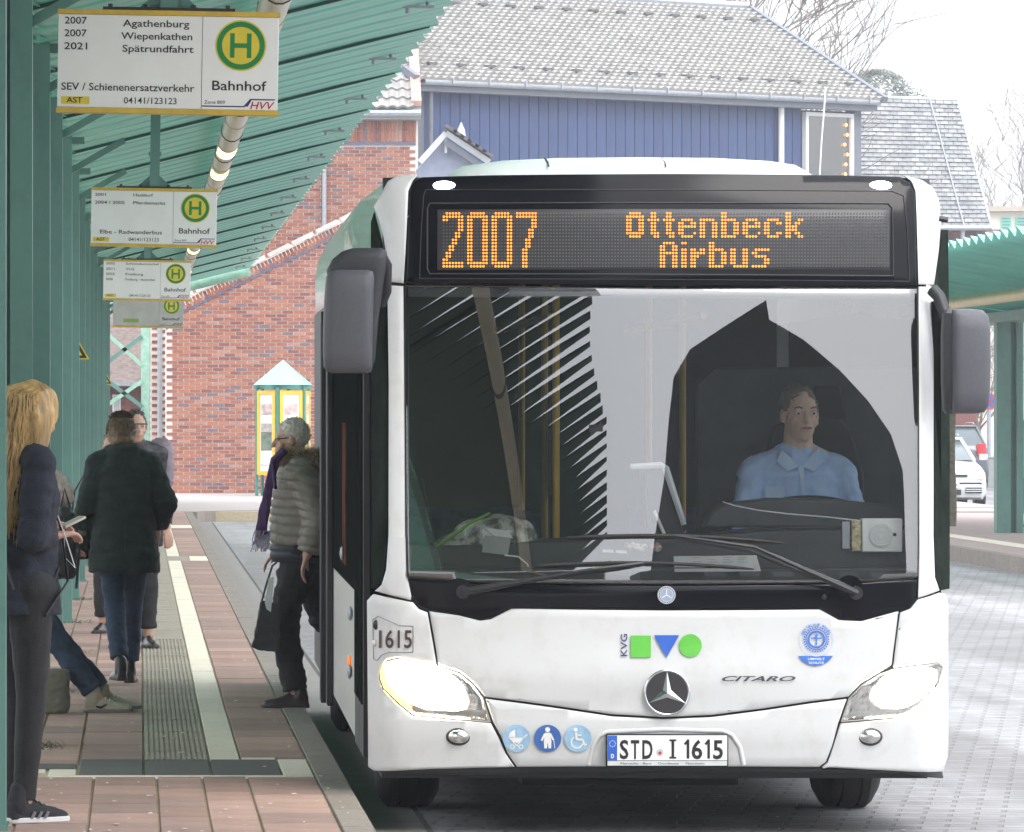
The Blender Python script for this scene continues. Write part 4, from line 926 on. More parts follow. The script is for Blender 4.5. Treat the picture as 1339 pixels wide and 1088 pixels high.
def panel(name, poly, m, off=0.0, thick=.03, step=.05, bev=.006, parent=None, isl=False, ysurf=None, smooth=True, px=True, rnd=1, depth=None):
    ys = ysurf or surf
    P = [PB(*p) for p in poly] if px else list(poly)
    if rnd: P = rnd_poly(P, rnd)
    area = sum(P[i][0]*P[(i+1) % len(P)][1]-P[(i+1) % len(P)][0]*P[i][1] for i in range(len(P)))
    if area < 0: P = P[::-1]
    bm = bmesh.new(); vs = [bm.verts.new((a, 0, b)) for a, b in P]; bm.faces.new(vs)
    xs = [p[0] for p in P]; hs = [p[1] for p in P]
    if step:
        for ax, lo, hi in ((0, min(xs), max(xs)), (2, min(hs), max(hs))):
            t = math.ceil(lo/step)*step
            while t < hi:
                co = [0,0,0]; co[ax] = t; no = [0,0,0]; no[ax] = 1
                bmesh.ops.bisect_plane(bm, geom=bm.verts[:]+bm.edges[:]+bm.faces[:], plane_co=co, plane_no=no, dist=1e-5); t += step
    be = [e for e in bm.edges if e.is_boundary]
    # outward 2-d normals at the boundary
    nrm = {}
    for e in be:
        f = e.link_faces[0]; c = f.calc_center_median(); a, b = e.verts; d = (b.co-a.co); n2 = Vector((-d.z, 0, d.x)).normalized() if d.length else Vector((0,0,0))
        if n2.dot(a.co-c) < 0: n2 = -n2
        for v in (a, b): nrm[v.index if False else v] = nrm.get(v, Vector((0,0,0)))+n2
    for v in nrm: nrm[v] = nrm[v].normalized() if nrm[v].length else nrm[v]
    for f in bm.faces: 
        if f.normal.y > 0: f.normal_flip()
    r = bmesh.ops.extrude_edge_only(bm, edges=be); nv = [g for g in r['geom'] if isinstance(g, bmesh.types.BMVert)]; ne = [g for g in r['geom'] if isinstance(g, bmesh.types.BMEdge) and g.is_boundary]
    key = {}
    for v in nrm: key[(round(v.co.x,6), round(v.co.z,6))] = nrm[v]
    lev = {v: 0 for v in bm.verts}
    nmap = {v: key.get((round(v.co.x,6), round(v.co.z,6)), Vector((0,0,0))) for v in nv}
    for v in nv: lev[v] = 1
    r2 = bmesh.ops.extrude_edge_only(bm, edges=ne); nv2 = [g for g in r2['geom'] if isinstance(g, bmesh.types.BMVert)]
    nm2 = {v: key.get((round(v.co.x,6), round(v.co.z,6)), Vector((0,0,0))) for v in nv2}
    for v in bm.verts:
        if v not in lev: lev[v] = 0
    for v in nv2: lev[v] = 2
    for v in nrm: v.co -= nrm[v]*bev
    for v in bm.verts:
        base = ys(v.co.x, v.co.z)-off
        v.co.y = base+(0 if lev[v] == 0 else bev*.8 if lev[v] == 1 else thick)
    me = bpy.data.meshes.new(name); bmesh.ops.recalc_face_normals(bm, faces=bm.faces); bm.to_mesh(me); bm.free(); me.materials.append(m)
    # make the front face the camera
    n_front = sum(p.normal.y*p.area for p in me.polygons)
    if n_front > 0: me.flip_normals()
    if smooth: sharp(me, 50)
    o = bpy.data.objects.new(name, me); COL.objects.link(o); o.parent = parent or bus
    return o
def decal(verts, fs, m, name, parent, eps=.004):   # (x,h) list on the front
    me = MB(); me.add([(x, surf(x, h)-eps, h) for x, h in verts], fs); o = me.build(name, m, parent)
    return o
g = 1.6    # half gap in px
def sub(poly, s=g):     # shrink slightly towards own centre line
    return poly
# --- white lower front
hood = [(561.5,799.5),(600,805),(628,812),(642,810),(669,796),(760,797.5),(868,798.5),(990,798),(1072,797),(1097,811),(1126,812.5),(1174.5,799),(1170,835),(1165.5,869),(1150,879),(1125,894),(1109,911),(1060,917),(1000,926),(930,935),(868,937.5),(800,934),(740,925),(690,918),(634,911),(620,894),(602,879),(573.5,870),(568,835)]
hood_o = panel('hood', hood, M_white, rnd=0, bev=.008)
bump = [(635,914),(690,921),(740,928),(800,937),(868,940.5),(930,938),(1000,929),(1060,920),(1107,914),(1096,945),(1088,975),(1080,996),(1071,1003),(868,1001.5),(676,1003),(664,985),(655,962),(645,944)]
bumper = panel('bumper', bump, M_white, rnd=0, bev=.008)
cl_ = [(479.5,786),(488,777),(540,788),(548,797),(559,801),(565,835),(571,870),(560,868),(520,860),(506,863),(498,873),(495,886),(500,901),(520,921),(540,937),(600,942.5),(642,946),(652,965),(661,985),(673,1003),(560,1006),(488,1008),(481,1003)]
corner_l = panel('corner_panel', cl_, M_white, rnd=0, bev=.008)
cr_ = [(1177,801),(1190,796),(1200,784),(1228,775),(1236,777),(1239.5,790),(1239,990),(1233,1008.5),(1150,1007),(1075,1003),(1083,996),(1090,975),(1099,946),(1180,939),(1206,927),(1229,894),(1232,872),(1225,866),(1196,869),(1168,873),(1172,836)]
corner_r = panel('corner_panel', cr_, M_white, rnd=0, bev=.008)
# --- inner dark bulkhead behind the gaps
panel('bulkhead', [(484,780),(1236,780),(1236,1000),(484,1000)], M_blackm, off=-.035, thick=.1, rnd=0, bev=0)
panel('front_skirt', [(490,1004),(868,1000),(1232,1006),(1234,1018),(1205,1016),(1180,1012),(868,1010),(500,1014)], M_blackm, off=-.03, thick=.25, rnd=0)
# --- black band below the windscreen
band = [(533,757),(539,776),(548,792),(562,797.5),(600,803),(628,810),(641,807.5),(668,794),(760,795),(868,796),(990,795.5),(1073,794.5),(1098,808.5),(1126,810),(1188,795),(1197,782),(1199,757),(1100,764),(868,766),(640,764)]
wcover = panel('wiper_cover', band, M_black, rnd=0, bev=.005)
# --- windscreen
ws = [(529.5,374),(864,378),(1197.5,378),(1199,500),(1199.5,700),(1199,754),(1100,761),(868,763),(640,761),(533,754),(531.5,700),(530,500)]
M_ws = glass('windscreen_glass', (.97,.99,.98), .155)
wsp = panel('windscreen', ws, M_ws, off=.002, thick=.004, step=.04, rnd=0, bev=.001)
edge = MB()
EP = [PB(*p) for p in ws]; EP.append(EP[0])
for (a, b) in zip(EP, EP[1:]):
    n = 8
    edge.tube([Vector((a[0]+(b[0]-a[0])*k/n, surf(a[0]+(b[0]-a[0])*k/n, a[1]+(b[1]-a[1])*k/n)+.002, a[1]+(b[1]-a[1])*k/n)) for k in range(n+1)], .005, 5)
edge.build('windscreen_seal', M_rubber, wsp)
# --- display fascia
fas = [(540,237),(552,231.5),(640,229),(868,227),(1100,229),(1176,231),(1189,238),(1195,252),(1198,374.5),(864,374.5),(530,371),(532,320),(536,250)]
fascia = panel('display_housing', fas, M_black, rnd=0, bev=.006)
dp = [(561,266),(1160,266),(1165,272),(1167,361),(561,358),(558,352),(558,272)]
M_ledbg = mat('led_board', (.028,.028,.032), .35, var=.2, vscale=30)
disp_ = panel('display_screen', [(571,274),(1162,274),(1162,353),(571,353)], M_ledbg, off=.003, thick=.004, rnd=0, bev=.001, parent=fascia)
fr_ = MB()
def polyframe(mb, pts, off, r):
    pts = [PB(*p) for p in pts]; pts.append(pts[0])
    for a, b in zip(pts, pts[1:]):
        n = 10; mb.tube([Vector((a[0]+(b[0]-a[0])*k/n, surf(a[0]+(b[0]-a[0])*k/n, a[1]+(b[1]-a[1])*k/n)-off, a[1]+(b[1]-a[1])*k/n)) for k in range(n+1)], r, 4)
polyframe(fr_, dp, .004, .0035); fr_.build('screen_frame', M_greyd, fascia)
fr_ = MB(); polyframe(fr_, [(556,248),(1165,250),(1180,256),(1185,300),(1188,368),(548,364),(550,300),(553,256)], .002, .002); fr_.build('screen_frame', M_greyd, fascia)
LET = {'O':".####. ###### ##..## ##..## ##..## ##..## ###### .####.", 't':".##. .##. #### .##. .##. .##. .### ..##", 'e':"...... ...... .####. ##..## ###### ##.... ##...# .####.",
 'n':"...... ...... #####. ##..## ##..## ##..## ##..## ##..##", 'b':"##.... ##.... #####. ##..## ##..## ##..## ##..## #####.", 'c':"...... ...... .####. ##..## ##.... ##.... ##..## .####.",
 'k':"##.... ##.... ##..## ##.##. ####.. ####.. ##.##. ##..##", 'A':".####. ##..## ##..## ###### ##..## ##..## ##..## ##..##", 'i':"## .. ## ## ## ## ## ##", 'r':"..... ..... ##.## ##### ###.. ##... ##... ##...",
 'u':"...... ...... ##..## ##..## ##..## ##..## ##..## .#####", 's':"...... ...... .##### ##.... .####. ....## ....## #####."}
D2 = [".#####.","#######","##...##",".....##",".....##",".....##","....##.","....##.","...##..","...##..","..##...","..##...",".##....",".##....","##.....","#######","#######"]
D0 = [".#####.","#######"]+["##...##"]*13+["#######",".#####."]
D7 = ["#######","#######",".....##",".....##",".....##","....##.","....##.","....##.","...##..","...##..","...##..","..##...","..##...","..##...","..##...","..##...","..##..."]
lit = set()
for i, D in enumerate((D2, D0, D0, D7)):
    for r, row in enumerate(D):
        for c, ch in enumerate(row):
            if ch == '#': lit.add((i*8+c, r))
def word(s, c0, r0):
    c = c0
    for ch in s:
        rows = LET[ch].split()
        for r, row in enumerate(rows):
            for q, x in enumerate(row):
                if x == '#': lit.add((c+q, r0+r))
        c += len(rows[0])+1
word('Ottenbeck', 60, 0); word('Airbus', 71, 9)
ld = MB(); ud = MB()
for c in range(146):
    for r in range(17):
        x, h = PB(579.5+4.0*c, 279+4.33*r); k = (c, r) in lit; rr = .0056 if k else .0040; y = surf(x, h)-.0078
        (ld if k else ud).add([(x+rr*math.cos(a), y, h+rr*math.sin(a)) for a in [PI/3*q for q in range(6)]], [tuple(range(6))[::-1]])
ld.build('lit_dots', emis('amber_led', (1,.31,.035), 1.05), disp_, kind='stuff')
ud.build('unlit_dots', mat('led_off', (.11,.11,.11), .5), disp_, kind='stuff')
for px in (580, 1150):                     # white clearance lamps
    x, h = PB(px, 242.5); mb = MB(); mb.ell((x, surf(x,h)-.004, h), (.05,.012,.02), nu=16, nv=8); mb.build('marker_lamp', emis('white_lamp', (.75,.8,1), 9), fascia)
# --- pillars and top caps (white), both sides
plc = [(539,236),(545,229),(520,228.5),(506,237),(497,254),(488,270),(494,285),(501,310),(505,335),(506,368),(527,370.5),(530,320),(533,250)]
panel('top_cap', plc, M_white, rnd=0, bev=.006)
panel('windscreen_pillar', [(506,373),(527,374),(528.5,500),(530,700),(532,752),(538,780),(537,785),(490,773),(499,765),(505,745),(508,700),(508,500)], M_white, rnd=0, bev=.006)
prc = [(1181,230),(1205,236),(1220,247),(1227,265),(1229,290),(1226,330),(1220,372),(1200,372),(1198,300),(1196,250),(1190,237)]
panel('top_cap', prc, M_white, rnd=0, bev=.006)
panel('windscreen_pillar', [(1200,375),(1219,375),(1220,500),(1220,700),(1222,755),(1228,772),(1200,782),(1201,755),(1201.5,700),(1201,500)], M_white, rnd=0, bev=.006)
# --- quarter windows wrapping round behind the pillars
M_qw = mat('quarter_glass', (.02,.027,.022), .25, var=.5, vscale=5, spec=0)
panel('quarter_window', [(484.5,290),(489,276),(498,310),(503,340),(504.5,372),(506,500),(506,700),(503,745),(496,765),(486,772)], M_qw, off=-.03, thick=.05, rnd=0)
panel('quarter_window', [(1222,375),(1231,300),(1240,300),(1242,500),(1242,770),(1231,772),(1224,755),(1222,700)], M_qw, off=-.03, thick=.02, rnd=0)
# --- headlights
M_lamp_on = emis('headlamp_beam', (1,.95,.82), 14); M_ind = emis('indicator_on', (1,.60,.04), 10)
M_lens = glass('lens', (.95,.95,.95), .08); M_refl = mat('lamp_reflector', (.7,.69,.66), .18, 1, var=.25, vscale=18, bump=.5, bscale=22)
def headlight(poly, cx, cy, ind, s):
    o = panel('headlight', poly, M_refl, off=-.018, thick=.03, rnd=0, bev=.002)
    le = panel('lens', poly, M_lens, off=.004, thick=.02, rnd=0, bev=.006, parent=o)
    ed = MB(); polyframe(ed, poly, .005, .0028); ed.build('rim', MATS.get('rim_grey') or mat('rim_grey', (.30,.29,.28), .4), o)
    if s < 0: bp_ = [(503,872),(512,866),(545,868),(580,876),(604,893),(613,915),(610,930),(560,929),(536,920),(520,905),(505,892)]
    else: bp_ = [(1226,878),(1218,873),(1195,874),(1160,883),(1148,893),(1141,912),(1150,926),(1180,927),(1200,917),(1214,903),(1224,893)]
    panel('beam_lamp', bp_, M_lamp_on, off=-.010, thick=.006, rnd=1, bev=.002, parent=o)
    if ind: panel('indicator', [(498,874),(503,867),(506,872),(506,893),(523,909),(538,924),(536,930),(518,917),(501,899),(497,886)], M_ind, off=-.010, thick=.006, rnd=1, bev=.001, parent=o)
hl_l = [(498,873.5),(506,864.5),(520,861.5),(560,869),(576,872),(602,881),(619,896),(631,912),(641,944),(600,941),(541,935.5),(521,919),(501.5,900),(496.5,886)]
hl_r = [(1231,873),(1224.5,867.5),(1196,870.5),(1168,874.5),(1150,881),(1126,896),(1110,913),(1099.5,943.5),(1180,937.5),(1205,925.5),(1228,893)]
headlight(hl_l, 0, 0, True, -1); headlight(hl_r, 0, 0, False, 1)
for (cx, s) in ((600, -1), (1137, 1)):
    x, h = PB(cx, 963); y = surf(x, h)
    mb = MB(); mb.ell((x, y+.012, h), (.058,.03,.042), nu=24, nv=12); fo = mb.build('fog_light', M_greyd, bus, smooth=60)
    mb = MB(); mb.ell((x, y+.004, h), (.049,.03,.033), nu=24, nv=12); mb.build('lens', M_refl, fo, smooth=60)
# --- number panel with 1615
pn = [(487,810),(494,806),(508,812),(522,818),(540,819),(540,853),(508,853),(498,857),(493,864),(488,862)]
q = MB(); polyframe(q, pn, .002, .0013); cap_ = q.build('socket_cover', mat('fine_gap', (.12,.12,.12), .6), bus)
x, h = PB(491, 817); q = MB(); q.ell((x, surf(x,h)-.002, h), (.012,.008,.022)); q.build('socket_hole', M_blackm, cap_)
x, h = PB(489, 841); q = MB(); q.ell((x, surf(x,h)-.004, h), (.012,.01,.015)); q.build('knob', M_white, cap_, smooth=60)
def put_text(s, x0, x1, base, cap, m, name, bold=.0, shear=0, rot=0, parent=None, eps=.0075):
    vs, fs = fit_text(s, 0, x1-x0, cap, bold, shear); c, s_ = math.cos(rot), math.sin(rot)
    V = []
    for a, b in vs:
        X = x0+a*c+b*s_; Yp = base-(a*s_*-1*-1 if False else 0)-b*c
        Yp = base-(a*s_+b*c) if rot else base-b
        X = x0+(a*c-b*s_) if rot else x0+a
        V.append(PB(X, Yp))
    return decal(V, fs, m, name, parent or bus, eps)
put_text('1615', 495, 538.5, 847, 24, mat('brown_ink', (.06,.03,.02), .5), 'fleet_number', bold=.012)
# --- KVG sign
M_kg2 = mat('logo_green', (.12,.50,.06), .4); M_kb = mat('logo_blue', (.03,.12,.52), .4)
put_text('KVG', 820, 849, 858, 9, M_navy, 'operator_lettering', bold=.01, rot=PI/2)
decal([PB(824.5,859.5), PB(851,859.5), PB(851,831), PB(824.5,831)], [(0,1,2,3)], M_kg2, 'logo_square', bus, .0075)
decal([PB(855,830.5), PB(888,830.5), PB(871.5,860)], [(0,1,2)], M_kb, 'logo_triangle', bus, .0075)
decal([PB(902.5+15*math.cos(a), 844+15*math.sin(a)) for a in [2*PI*k/32 for k in range(32)]], [tuple(range(32))], M_kg2, 'logo_disc', bus, .0075)
# --- star badge
x, h = PB(871.8, 905.5); y = surf(x, h)
st = empty('star_badge', (x, y-.012, h)); st.parent = bus
q = MB(); n = 48
for (R_, r_) in ((.096, .006),):
    pts = [(R_*math.cos(2*PI*k/n), 0, R_*math.sin(2*PI*k/n)) for k in range(n+1)]; q.tube(pts, r_, 8, cap=False)
q.build('ring', M_chrome, st, smooth=60)
q = MB(); q.cyl((0,-.003,0), (0,.012,0), .093, 40); q.build('disc', mat('badge_black', (.035,.032,.034), .4), st)
q = MB()
for k in range(3):
    a = PI/2+2*PI*k/3; d = Vector((math.cos(a), 0, math.sin(a))); sd_ = Vector((-d.z, 0, d.x)); tip = d*.093; c0 = Vector((0,-.016,0))
    for s_ in (-1, 1):
        b_ = (d*.5*0+Vector((math.cos(a+s_*PI/3), 0, math.sin(a+s_*PI/3)))*.021)
        q.add([c0, b_+Vector((0,-.0045,0)), tip+Vector((0,-.0055,0))], [(0,1,2) if s_ > 0 else (0,2,1)])
q.build('star', M_chrome, st)
# small round emblem on the black cover
x, h = PB(871.5, 778); y = surf(x, h)
q = MB(); q.cyl((x,y-.008,h), (x,y+.002,h), .039, 28); em = q.build('round_emblem', mat('emblem_pale', (.6,.62,.66), .35), wcover)
q = MB(); q.cyl((x,y-.0095,h), (x,y-.0085,h), .026, 24); q.build('emblem_face', mat('emblem_blue', (.35,.42,.55), .35), em)
q = MB()
for k in range(3):
    a = PI/2+2*PI*k/3; q.beam((x,y-.011,h), (x+.024*math.cos(a),y-.011,h+.024*math.sin(a)), .004, .002, up=(0,1,0))
q.build('emblem_star', M_signw, em)
vs_ = MB()
for k in range(26):
    a = 2*PI*k/26; vs_.box(x+.0325*math.cos(a)-.0018, x+.0325*math.cos(a)+.0018, y-.0095, y-.0085, h+.0325*math.sin(a)-.0025, h+.0325*math.sin(a)+.0025)
vs_.build('emblem_lettering', M_navy, em)
# CITARO
put_text('CITARO', 943.5, 1040, 890.5, 6.8, mat('badge_grey', (.10,.10,.12), .3, .5), 'model_lettering', bold=.022, shear=.35, eps=.009)
# eco emblem
ee = empty('eco_emblem', (0,0,0)); ee.parent = bus
cx, cy = 1067, 836
def ringd(r0, r1, m, name, eps, cx=cx, cy=cy, n=40, par=None, seg=None):
    V = []
    for k in range(n+1):
        a = 2*PI*k/n; V += [PB(cx+r0*math.cos(a), cy+r0*math.sin(a)), PB(cx+r1*math.cos(a), cy+r1*math.sin(a))]
    return decal(V, [(2*k, 2*k+1, 2*k+3, 2*k+2) for k in range(n)], m, name, par or ee, eps)
M_eb = mat('eco_blue', (.04,.16,.55), .4)
ringd(21.5, 22.3, mat('eco_pale', (.45,.58,.75), .4), 'outer_ring', .0072); ringd(13, 14.2, M_eb, 'inner_ring', .0072); ringd(9.0, 11.5, M_eb, 'inner_ring', .0072)
V = []; Fv = []
for k in range(30):
    if 10 < k % 30 < 14: pass
    a = 2*PI*k/30; d = 16; V += [PB(cx+(d+dx)*math.cos(a)+ddx*math.sin(a), cy+(d+dx)*math.sin(a)-ddx*math.cos(a)) for dx, ddx in ((-1,-.9),(1,-.9),(1,.9),(-1,.9))]; Fv.append(tuple(range(4*k, 4*k+4)))
decal(V, Fv, M_eb, 'wreath', ee, .0072)
decal([PB(cx+a, cy+b) for a, b in ((-.9,-6),(.9,-6),(.9,8),(-.9,8),(-7,-2.5),(7,-2.5),(7,-.8),(-7,-.8))], [(0,1,2,3),(4,5,6,7)], M_eb, 'figure', ee, .0075)
decal([PB(cx+1.9*math.cos(a), cy-5+1.9*math.sin(a)) for a in [PI/6*k for k in range(12)]], [tuple(range(12))], M_eb, 'figure', ee, .0078)
tx = 'DER BLAUE ENGEL'
for k, chh in enumerate(tx):
    if chh == ' ': continue
    a = -PI/2+(k-(len(tx)-1)/2)*.165; vs, fs = fit_text(chh, -1.35 if chh != 'L' else -1.1, 1.35, 3.4, .02); V = []
    for (u_, v_) in vs:
        r_ = 17.6+v_; V.append(PB(cx+r_*math.cos(a)-u_*math.sin(a), cy+r_*math.sin(a)+u_*math.cos(a)))
    decal(V, fs, M_eb, 'emblem_lettering', ee, .0075)
decal([PB(*p) for p in ((1043,857.5),(1089,857.5),(1083,864),(1075,869),(1066,870.5),(1057,869),(1049,864))], [tuple(range(7))], M_eb, 'emblem_base', ee, .0072)
put_text('UMWELT', 1056, 1078, 863, 3, M_signw, 'emblem_lettering', bold=.01, parent=ee, eps=.0085); put_text('SCHUTZ', 1057, 1077, 868, 3, M_signw, 'emblem_lettering', bold=.01, parent=ee, eps=.0085)
# number plate
x0, h0 = PB(793,998.5); x1, h1 = PB(949.5,961.5); yp = surf(.0, .48)-.03
hw = (x1-x0)/2; pc = ((x0+x1)/2, yp, (h0+h1)/2); np_ = empty('number_plate', pc); np_.parent = bus
hh = (h1-h0)/2+.002
q = MB(); q.box(-hw-.006, hw+.006, -.004, .03, -hh-.008, hh+.006); q.build('plate_holder', M_ink, np_, bevel=.004)
q = MB(); q.box(-hw, hw, -.008, -.0045, -hh+.020, hh); q.build('plate', M_signw, np_)
q = MB(); q.box(-hw, hw, -.0075, -.0045, -hh-.003, -hh+.017); q.build('dealer_strip', mat('strip_pale', (.6,.62,.62), .4), np_)
q = MB(); q.box(-hw+.001, -hw+.042, -.0095, -.0081, -hh+.021, hh-.001); q.build('euro_band', M_kb, np_)
q = MB()
for k in range(12):
    a = 2*PI*k/12; q.box(-hw+.0215+.013*math.cos(a)-.0015, -hw+.0215+.013*math.cos(a)+.0015, -.0102, -.0097, .028+.013*math.sin(a)-.0015, .028+.013*math.sin(a)+.0015)
vs, fs = fit_text('D', -hw+.015, -hw+.028, .018, .03); flat(vs, fs, 0, -hh+.030, -.0102, q); q.build('euro_stars', M_signw, np_)
q = MB(); u = 2*hw/156.5
for s, a, b in (('S',809,820.5),('T',823.5,834.5),('D',838.5,852),('I',874,883),('1',892,900),('6',903,917),('1',919,927),('5',931,944)):
    if s == 'I':
        for (p0, p1, z0, z1) in ((a,b,0,2.2),(a,b,22.8,25),(876.8,880.2,2.2,22.8)): q.box((p0-871.25)*u, (p1-871.25)*u, -.0100, -.0085, -hh+.028+z0*u, -hh+.028+z1*u)
        continue
    if s == '1':
        c0 = (b-871.25)*u; q.box(c0-3.3*u, c0, -.0100, -.0085, -hh+.028, -hh+.028+25*u); q.beam((c0-1.8*u, -.0093, -hh+.028+23.6*u), (c0-6*u, -.0093, -hh+.028+18.5*u), .001, 3*u, up=(0,0,1)); continue
    vs, fs = fit_text(s, (a-871.25)*u, (b-871.25)*u, 25*u, .022); flat(vs, fs, 0, -hh+.028, -.0095, q)
q.build('plate_lettering', M_ink, np_)
q = MB(); q.cyl(((861.5-871.25)*u,-.0095,-.01), ((861.5-871.25)*u,-.0081,-.01), .016, 20); sl = q.build('seal', mat('seal_grey', (.5,.52,.52), .4), np_)
q = MB(); q.cyl(((861.5-871.25)*u,-.0105,-.012), ((861.5-871.25)*u,-.0096,-.012), .007, 12); q.build('seal_mark', M_red, sl)
vs, fs = fit_text('Mercedes - Benz     Omnibusse     Mannheim', -hw*.78, hw*.62, .010, 0); q = MB(); flat(vs, fs, 0, -hh+.002, -.0085, q); q.build('dealer_lettering', M_greyd, np_)
# moulding round the plate
q = MB(); ppp = [(770,1000),(776,976),(784,962),(795,957),(868,954),(945,956),(957,961),(967,976),(972,1000)]
pts = [PB(*p) for p in ppp]; q.tube([Vector((a, surf(a,b)+.004, b)) for a, b in pts], .012, 8); q.build('plate_moulding', M_white, bus, smooth=60)
# accessibility stickers
M_sb = mat('sticker_blue', (.05,.14,.42), .5, var=.05); M_sl = mat('sticker_faded', (.33,.52,.70), .6, var=.15, vscale=40)
def sticker(cx, m, shapes, lab):
    o = decal([PB(cx+17.8*math.cos(a), 965.5+17.8*math.sin(a)) for a in [2*PI*k/36 for k in range(36)]], [tuple(range(36))], m, 'round_sticker', bus, .0072); o['label'] = lab
    V = []; Fv = []
    for sh in shapes:
        if sh[0] == 'c':
            _, a, b, r = sh; P = [(a+r*math.cos(t), b+r*math.sin(t)) for t in [2*PI*k/16 for k in range(16)]]
            n0 = len(V); V += P; Fv.append(tuple(range(n0, n0+16)))
        elif sh[0] == 'r':
            _, a, b, r, w_, t0, t1 = sh; n = 18; n0 = len(V)
            for k in range(n+1):
                t = t0+(t1-t0)*k/n; V += [(a+(r-w_)*math.cos(t), b+(r-w_)*math.sin(t)), (a+(r+w_)*math.cos(t), b+(r+w_)*math.sin(t))]
            Fv += [(n0+2*k, n0+2*k+1, n0+2*k+3, n0+2*k+2) for k in range(n)]
        else:
            n0 = len(V); V += sh[1]; Fv.append(tuple(range(n0, n0+len(sh[1]))))
    decal([PB(cx+a, 965.5+b) for a, b in V], Fv, M_signw, 'pictogram', o, .0080)
def bar(a, b, w_):
    dx, dy = b[0]-a[0], b[1]-a[1]; l = math.hypot(dx, dy); nx, ny = -dy/l*w_, dx/l*w_
    return ('p', [(a[0]+nx,a[1]+ny),(b[0]+nx,b[1]+ny),(b[0]-nx,b[1]-ny),(a[0]-nx,a[1]-ny)])
sticker(675.5, M_sl, [('p',[(-11,-1),(9,-1),(6,4),(1,6),(-5,5)]), ('p',[(-11,-1.5),(-9,-7),(-4,-11),(-2,-11),(-2,-1.5)]), bar((9,-1),(14,-5),.8), bar((-5,5),(4,12),.6), bar((5,5),(-5,12),.6), ('r',-5.5,11,2.6,.6,0,2*PI), ('r',5.5,11,2.6,.6,0,2*PI)], 'faded pale blue round sticker with a pram')
sticker(716, M_sb, [('c',0,-11.5,3.2), ('p',[(-3.5,-7.5),(3.5,-7.5),(5,4),(4.5,13),(1,13),(0,5),(-1,13),(-4.5,13),(-5,4)]), bar((-3.5,-6),(-8,3),1.3), bar((3.5,-6),(7.5,2),1.3), bar((7.8,1),(9.5,13),.5)], 'dark blue round sticker with a figure and walking stick')
sticker(755.5, M_sl, [('c',-3,-11.5,2.6), bar((-2.5,-8),(-1.5,2),1.5), bar((-2,-4),(5,-4),1.1), bar((-2,1.5),(6,1.5),1.3), bar((6,1),(9,9),1.3), bar((8.5,9),(12,7.5),1.0), ('r',-1,5,7.5,1.0,.2,4.2)], 'pale blue round sticker with a wheelchair')
# --- wipers
def wiper(piv, elbow, b0, b1, name='wiper'):
    def p3(p, off): x, h = PB(*p); return Vector((x, surf(x, h)-off, h))
    a = p3(piv, .03); e = p3(elbow, .07)
    q = MB(); q.cyl(p3(piv, -.02), p3(piv, .04), .030, 16); wo = q.build(name, M_blackm, bus, smooth=50)
    q = MB(); q.tube([a+Vector((0,-.01,0)), a.lerp(e,.15)+Vector((0,-.02,0)), a.lerp(e,.3)+Vector((0,-.02,0)), a.lerp(e,.7)+Vector((0,-.01,0)), e], [.024,.026,.02,.014,.009], 8, flat=.7); q.build('arm', M_blackm, wo, smooth=60)
    m_ = tuple((b0[i]+b1[i])/2 for i in (0,1)); q = MB(); n = 10; pts = []
    for k in range(n+1):
        t = k/n; p = (b0[0]+(b1[0]-b0[0])*t, b0[1]+(b1[1]-b0[1])*t-6*math.sin(PI*t)); pts.append(p3(p, .022))
    q.tube(pts, [.004]+[.009]*(n-1)+[.004], 6); q.build('blade', M_rubber, wo, smooth=60)
    q = MB(); q.tube([e, (e+pts[5])/2+Vector((0,-.01,0)), pts[5]], .008, 6); q.build('joint', M_blackm, wo)
wiper((605,774), (772,744), (700,740), (985,744))
wiper((1118,775), (985,715), (742,703), (1022,710))
for p in ((600,774),(1110,770)):
    x, h = PB(*p); q = MB(); q.cyl((x,surf(x,h)-.006,h), (x,surf(x,h)+.01,h), .06, 28); q.build('pivot_ring', M_black, wcover, smooth=40)
x, h = PB(1077,781); q = MB(); q.ell((x,surf(x,h)-.004,h), (.012,.01,.012)); q.build('washer_jet', M_blackm, wcover)
# --- body shell: sides, roof (loft), rear
L = 11.0
prof = [(-1.275,.30),(-1.275,1.0),(-1.27,2.30),(-1.24,2.52),(-1.16,2.70),(-1.03,2.80),(-.80,2.87),(0,2.90),(.80,2.87),(1.03,2.80),(1.16,2.70),(1.24,2.52),(1.27,2.30),(1.275,1.0),(1.275,.30)]
def shell(y0, y1, lo, hi, sc=1.0):
    mb = MB(); P = [(a*sc, y0, b) for a, b in prof[lo:hi]]+[(a*sc, y1, b) for a, b in prof[lo:hi]]; n = hi-lo
    mb.add(P, [(k, k+1, k+1+n, k+n) for k in range(n-1)]); return mb
M_roofp = mat('cream_white_roof', (.72,.71,.66), .18, var=.04, coat=.7)
mb = MB(); n = 11; P = []
hi_ = [(-1.272,2.30),(-1.275,2.66),(-1.262,2.78),(-1.20,2.90),(-1.08,2.99),(0,3.07),(1.08,2.99),(1.20,2.90),(1.262,2.78),(1.275,2.66),(1.272,2.30)]
for (yy, sc_, dz, t_) in ((.36,.965,-.02,0),(.44,.99,-.003,0),(.6,1,0,0),(2.0,1,0,0),(3.0,1,0,.75),(3.6,1,0,1),(L-.3,1,0,1),(L-.08,.985,-.03,1),(L,.95,-.12,1)):
    P += [((a+(c-a)*t_)*sc_, yy, b+(d-b)*t_+dz) for (a, b), (c, d) in zip(prof[2:13], hi_)]
mb.add(P, [(i*n+k, i*n+k+1, (i+1)*n+k+1, (i+1)*n+k) for i in range(8) for k in range(n-1)]); mb.build('roof', M_roofp, bus, smooth=50)
mb = MB(); mb.box(-1.24, 1.24, L-.05, L, .35, 2.6); mb.build('rear_wall', M_white, bus)
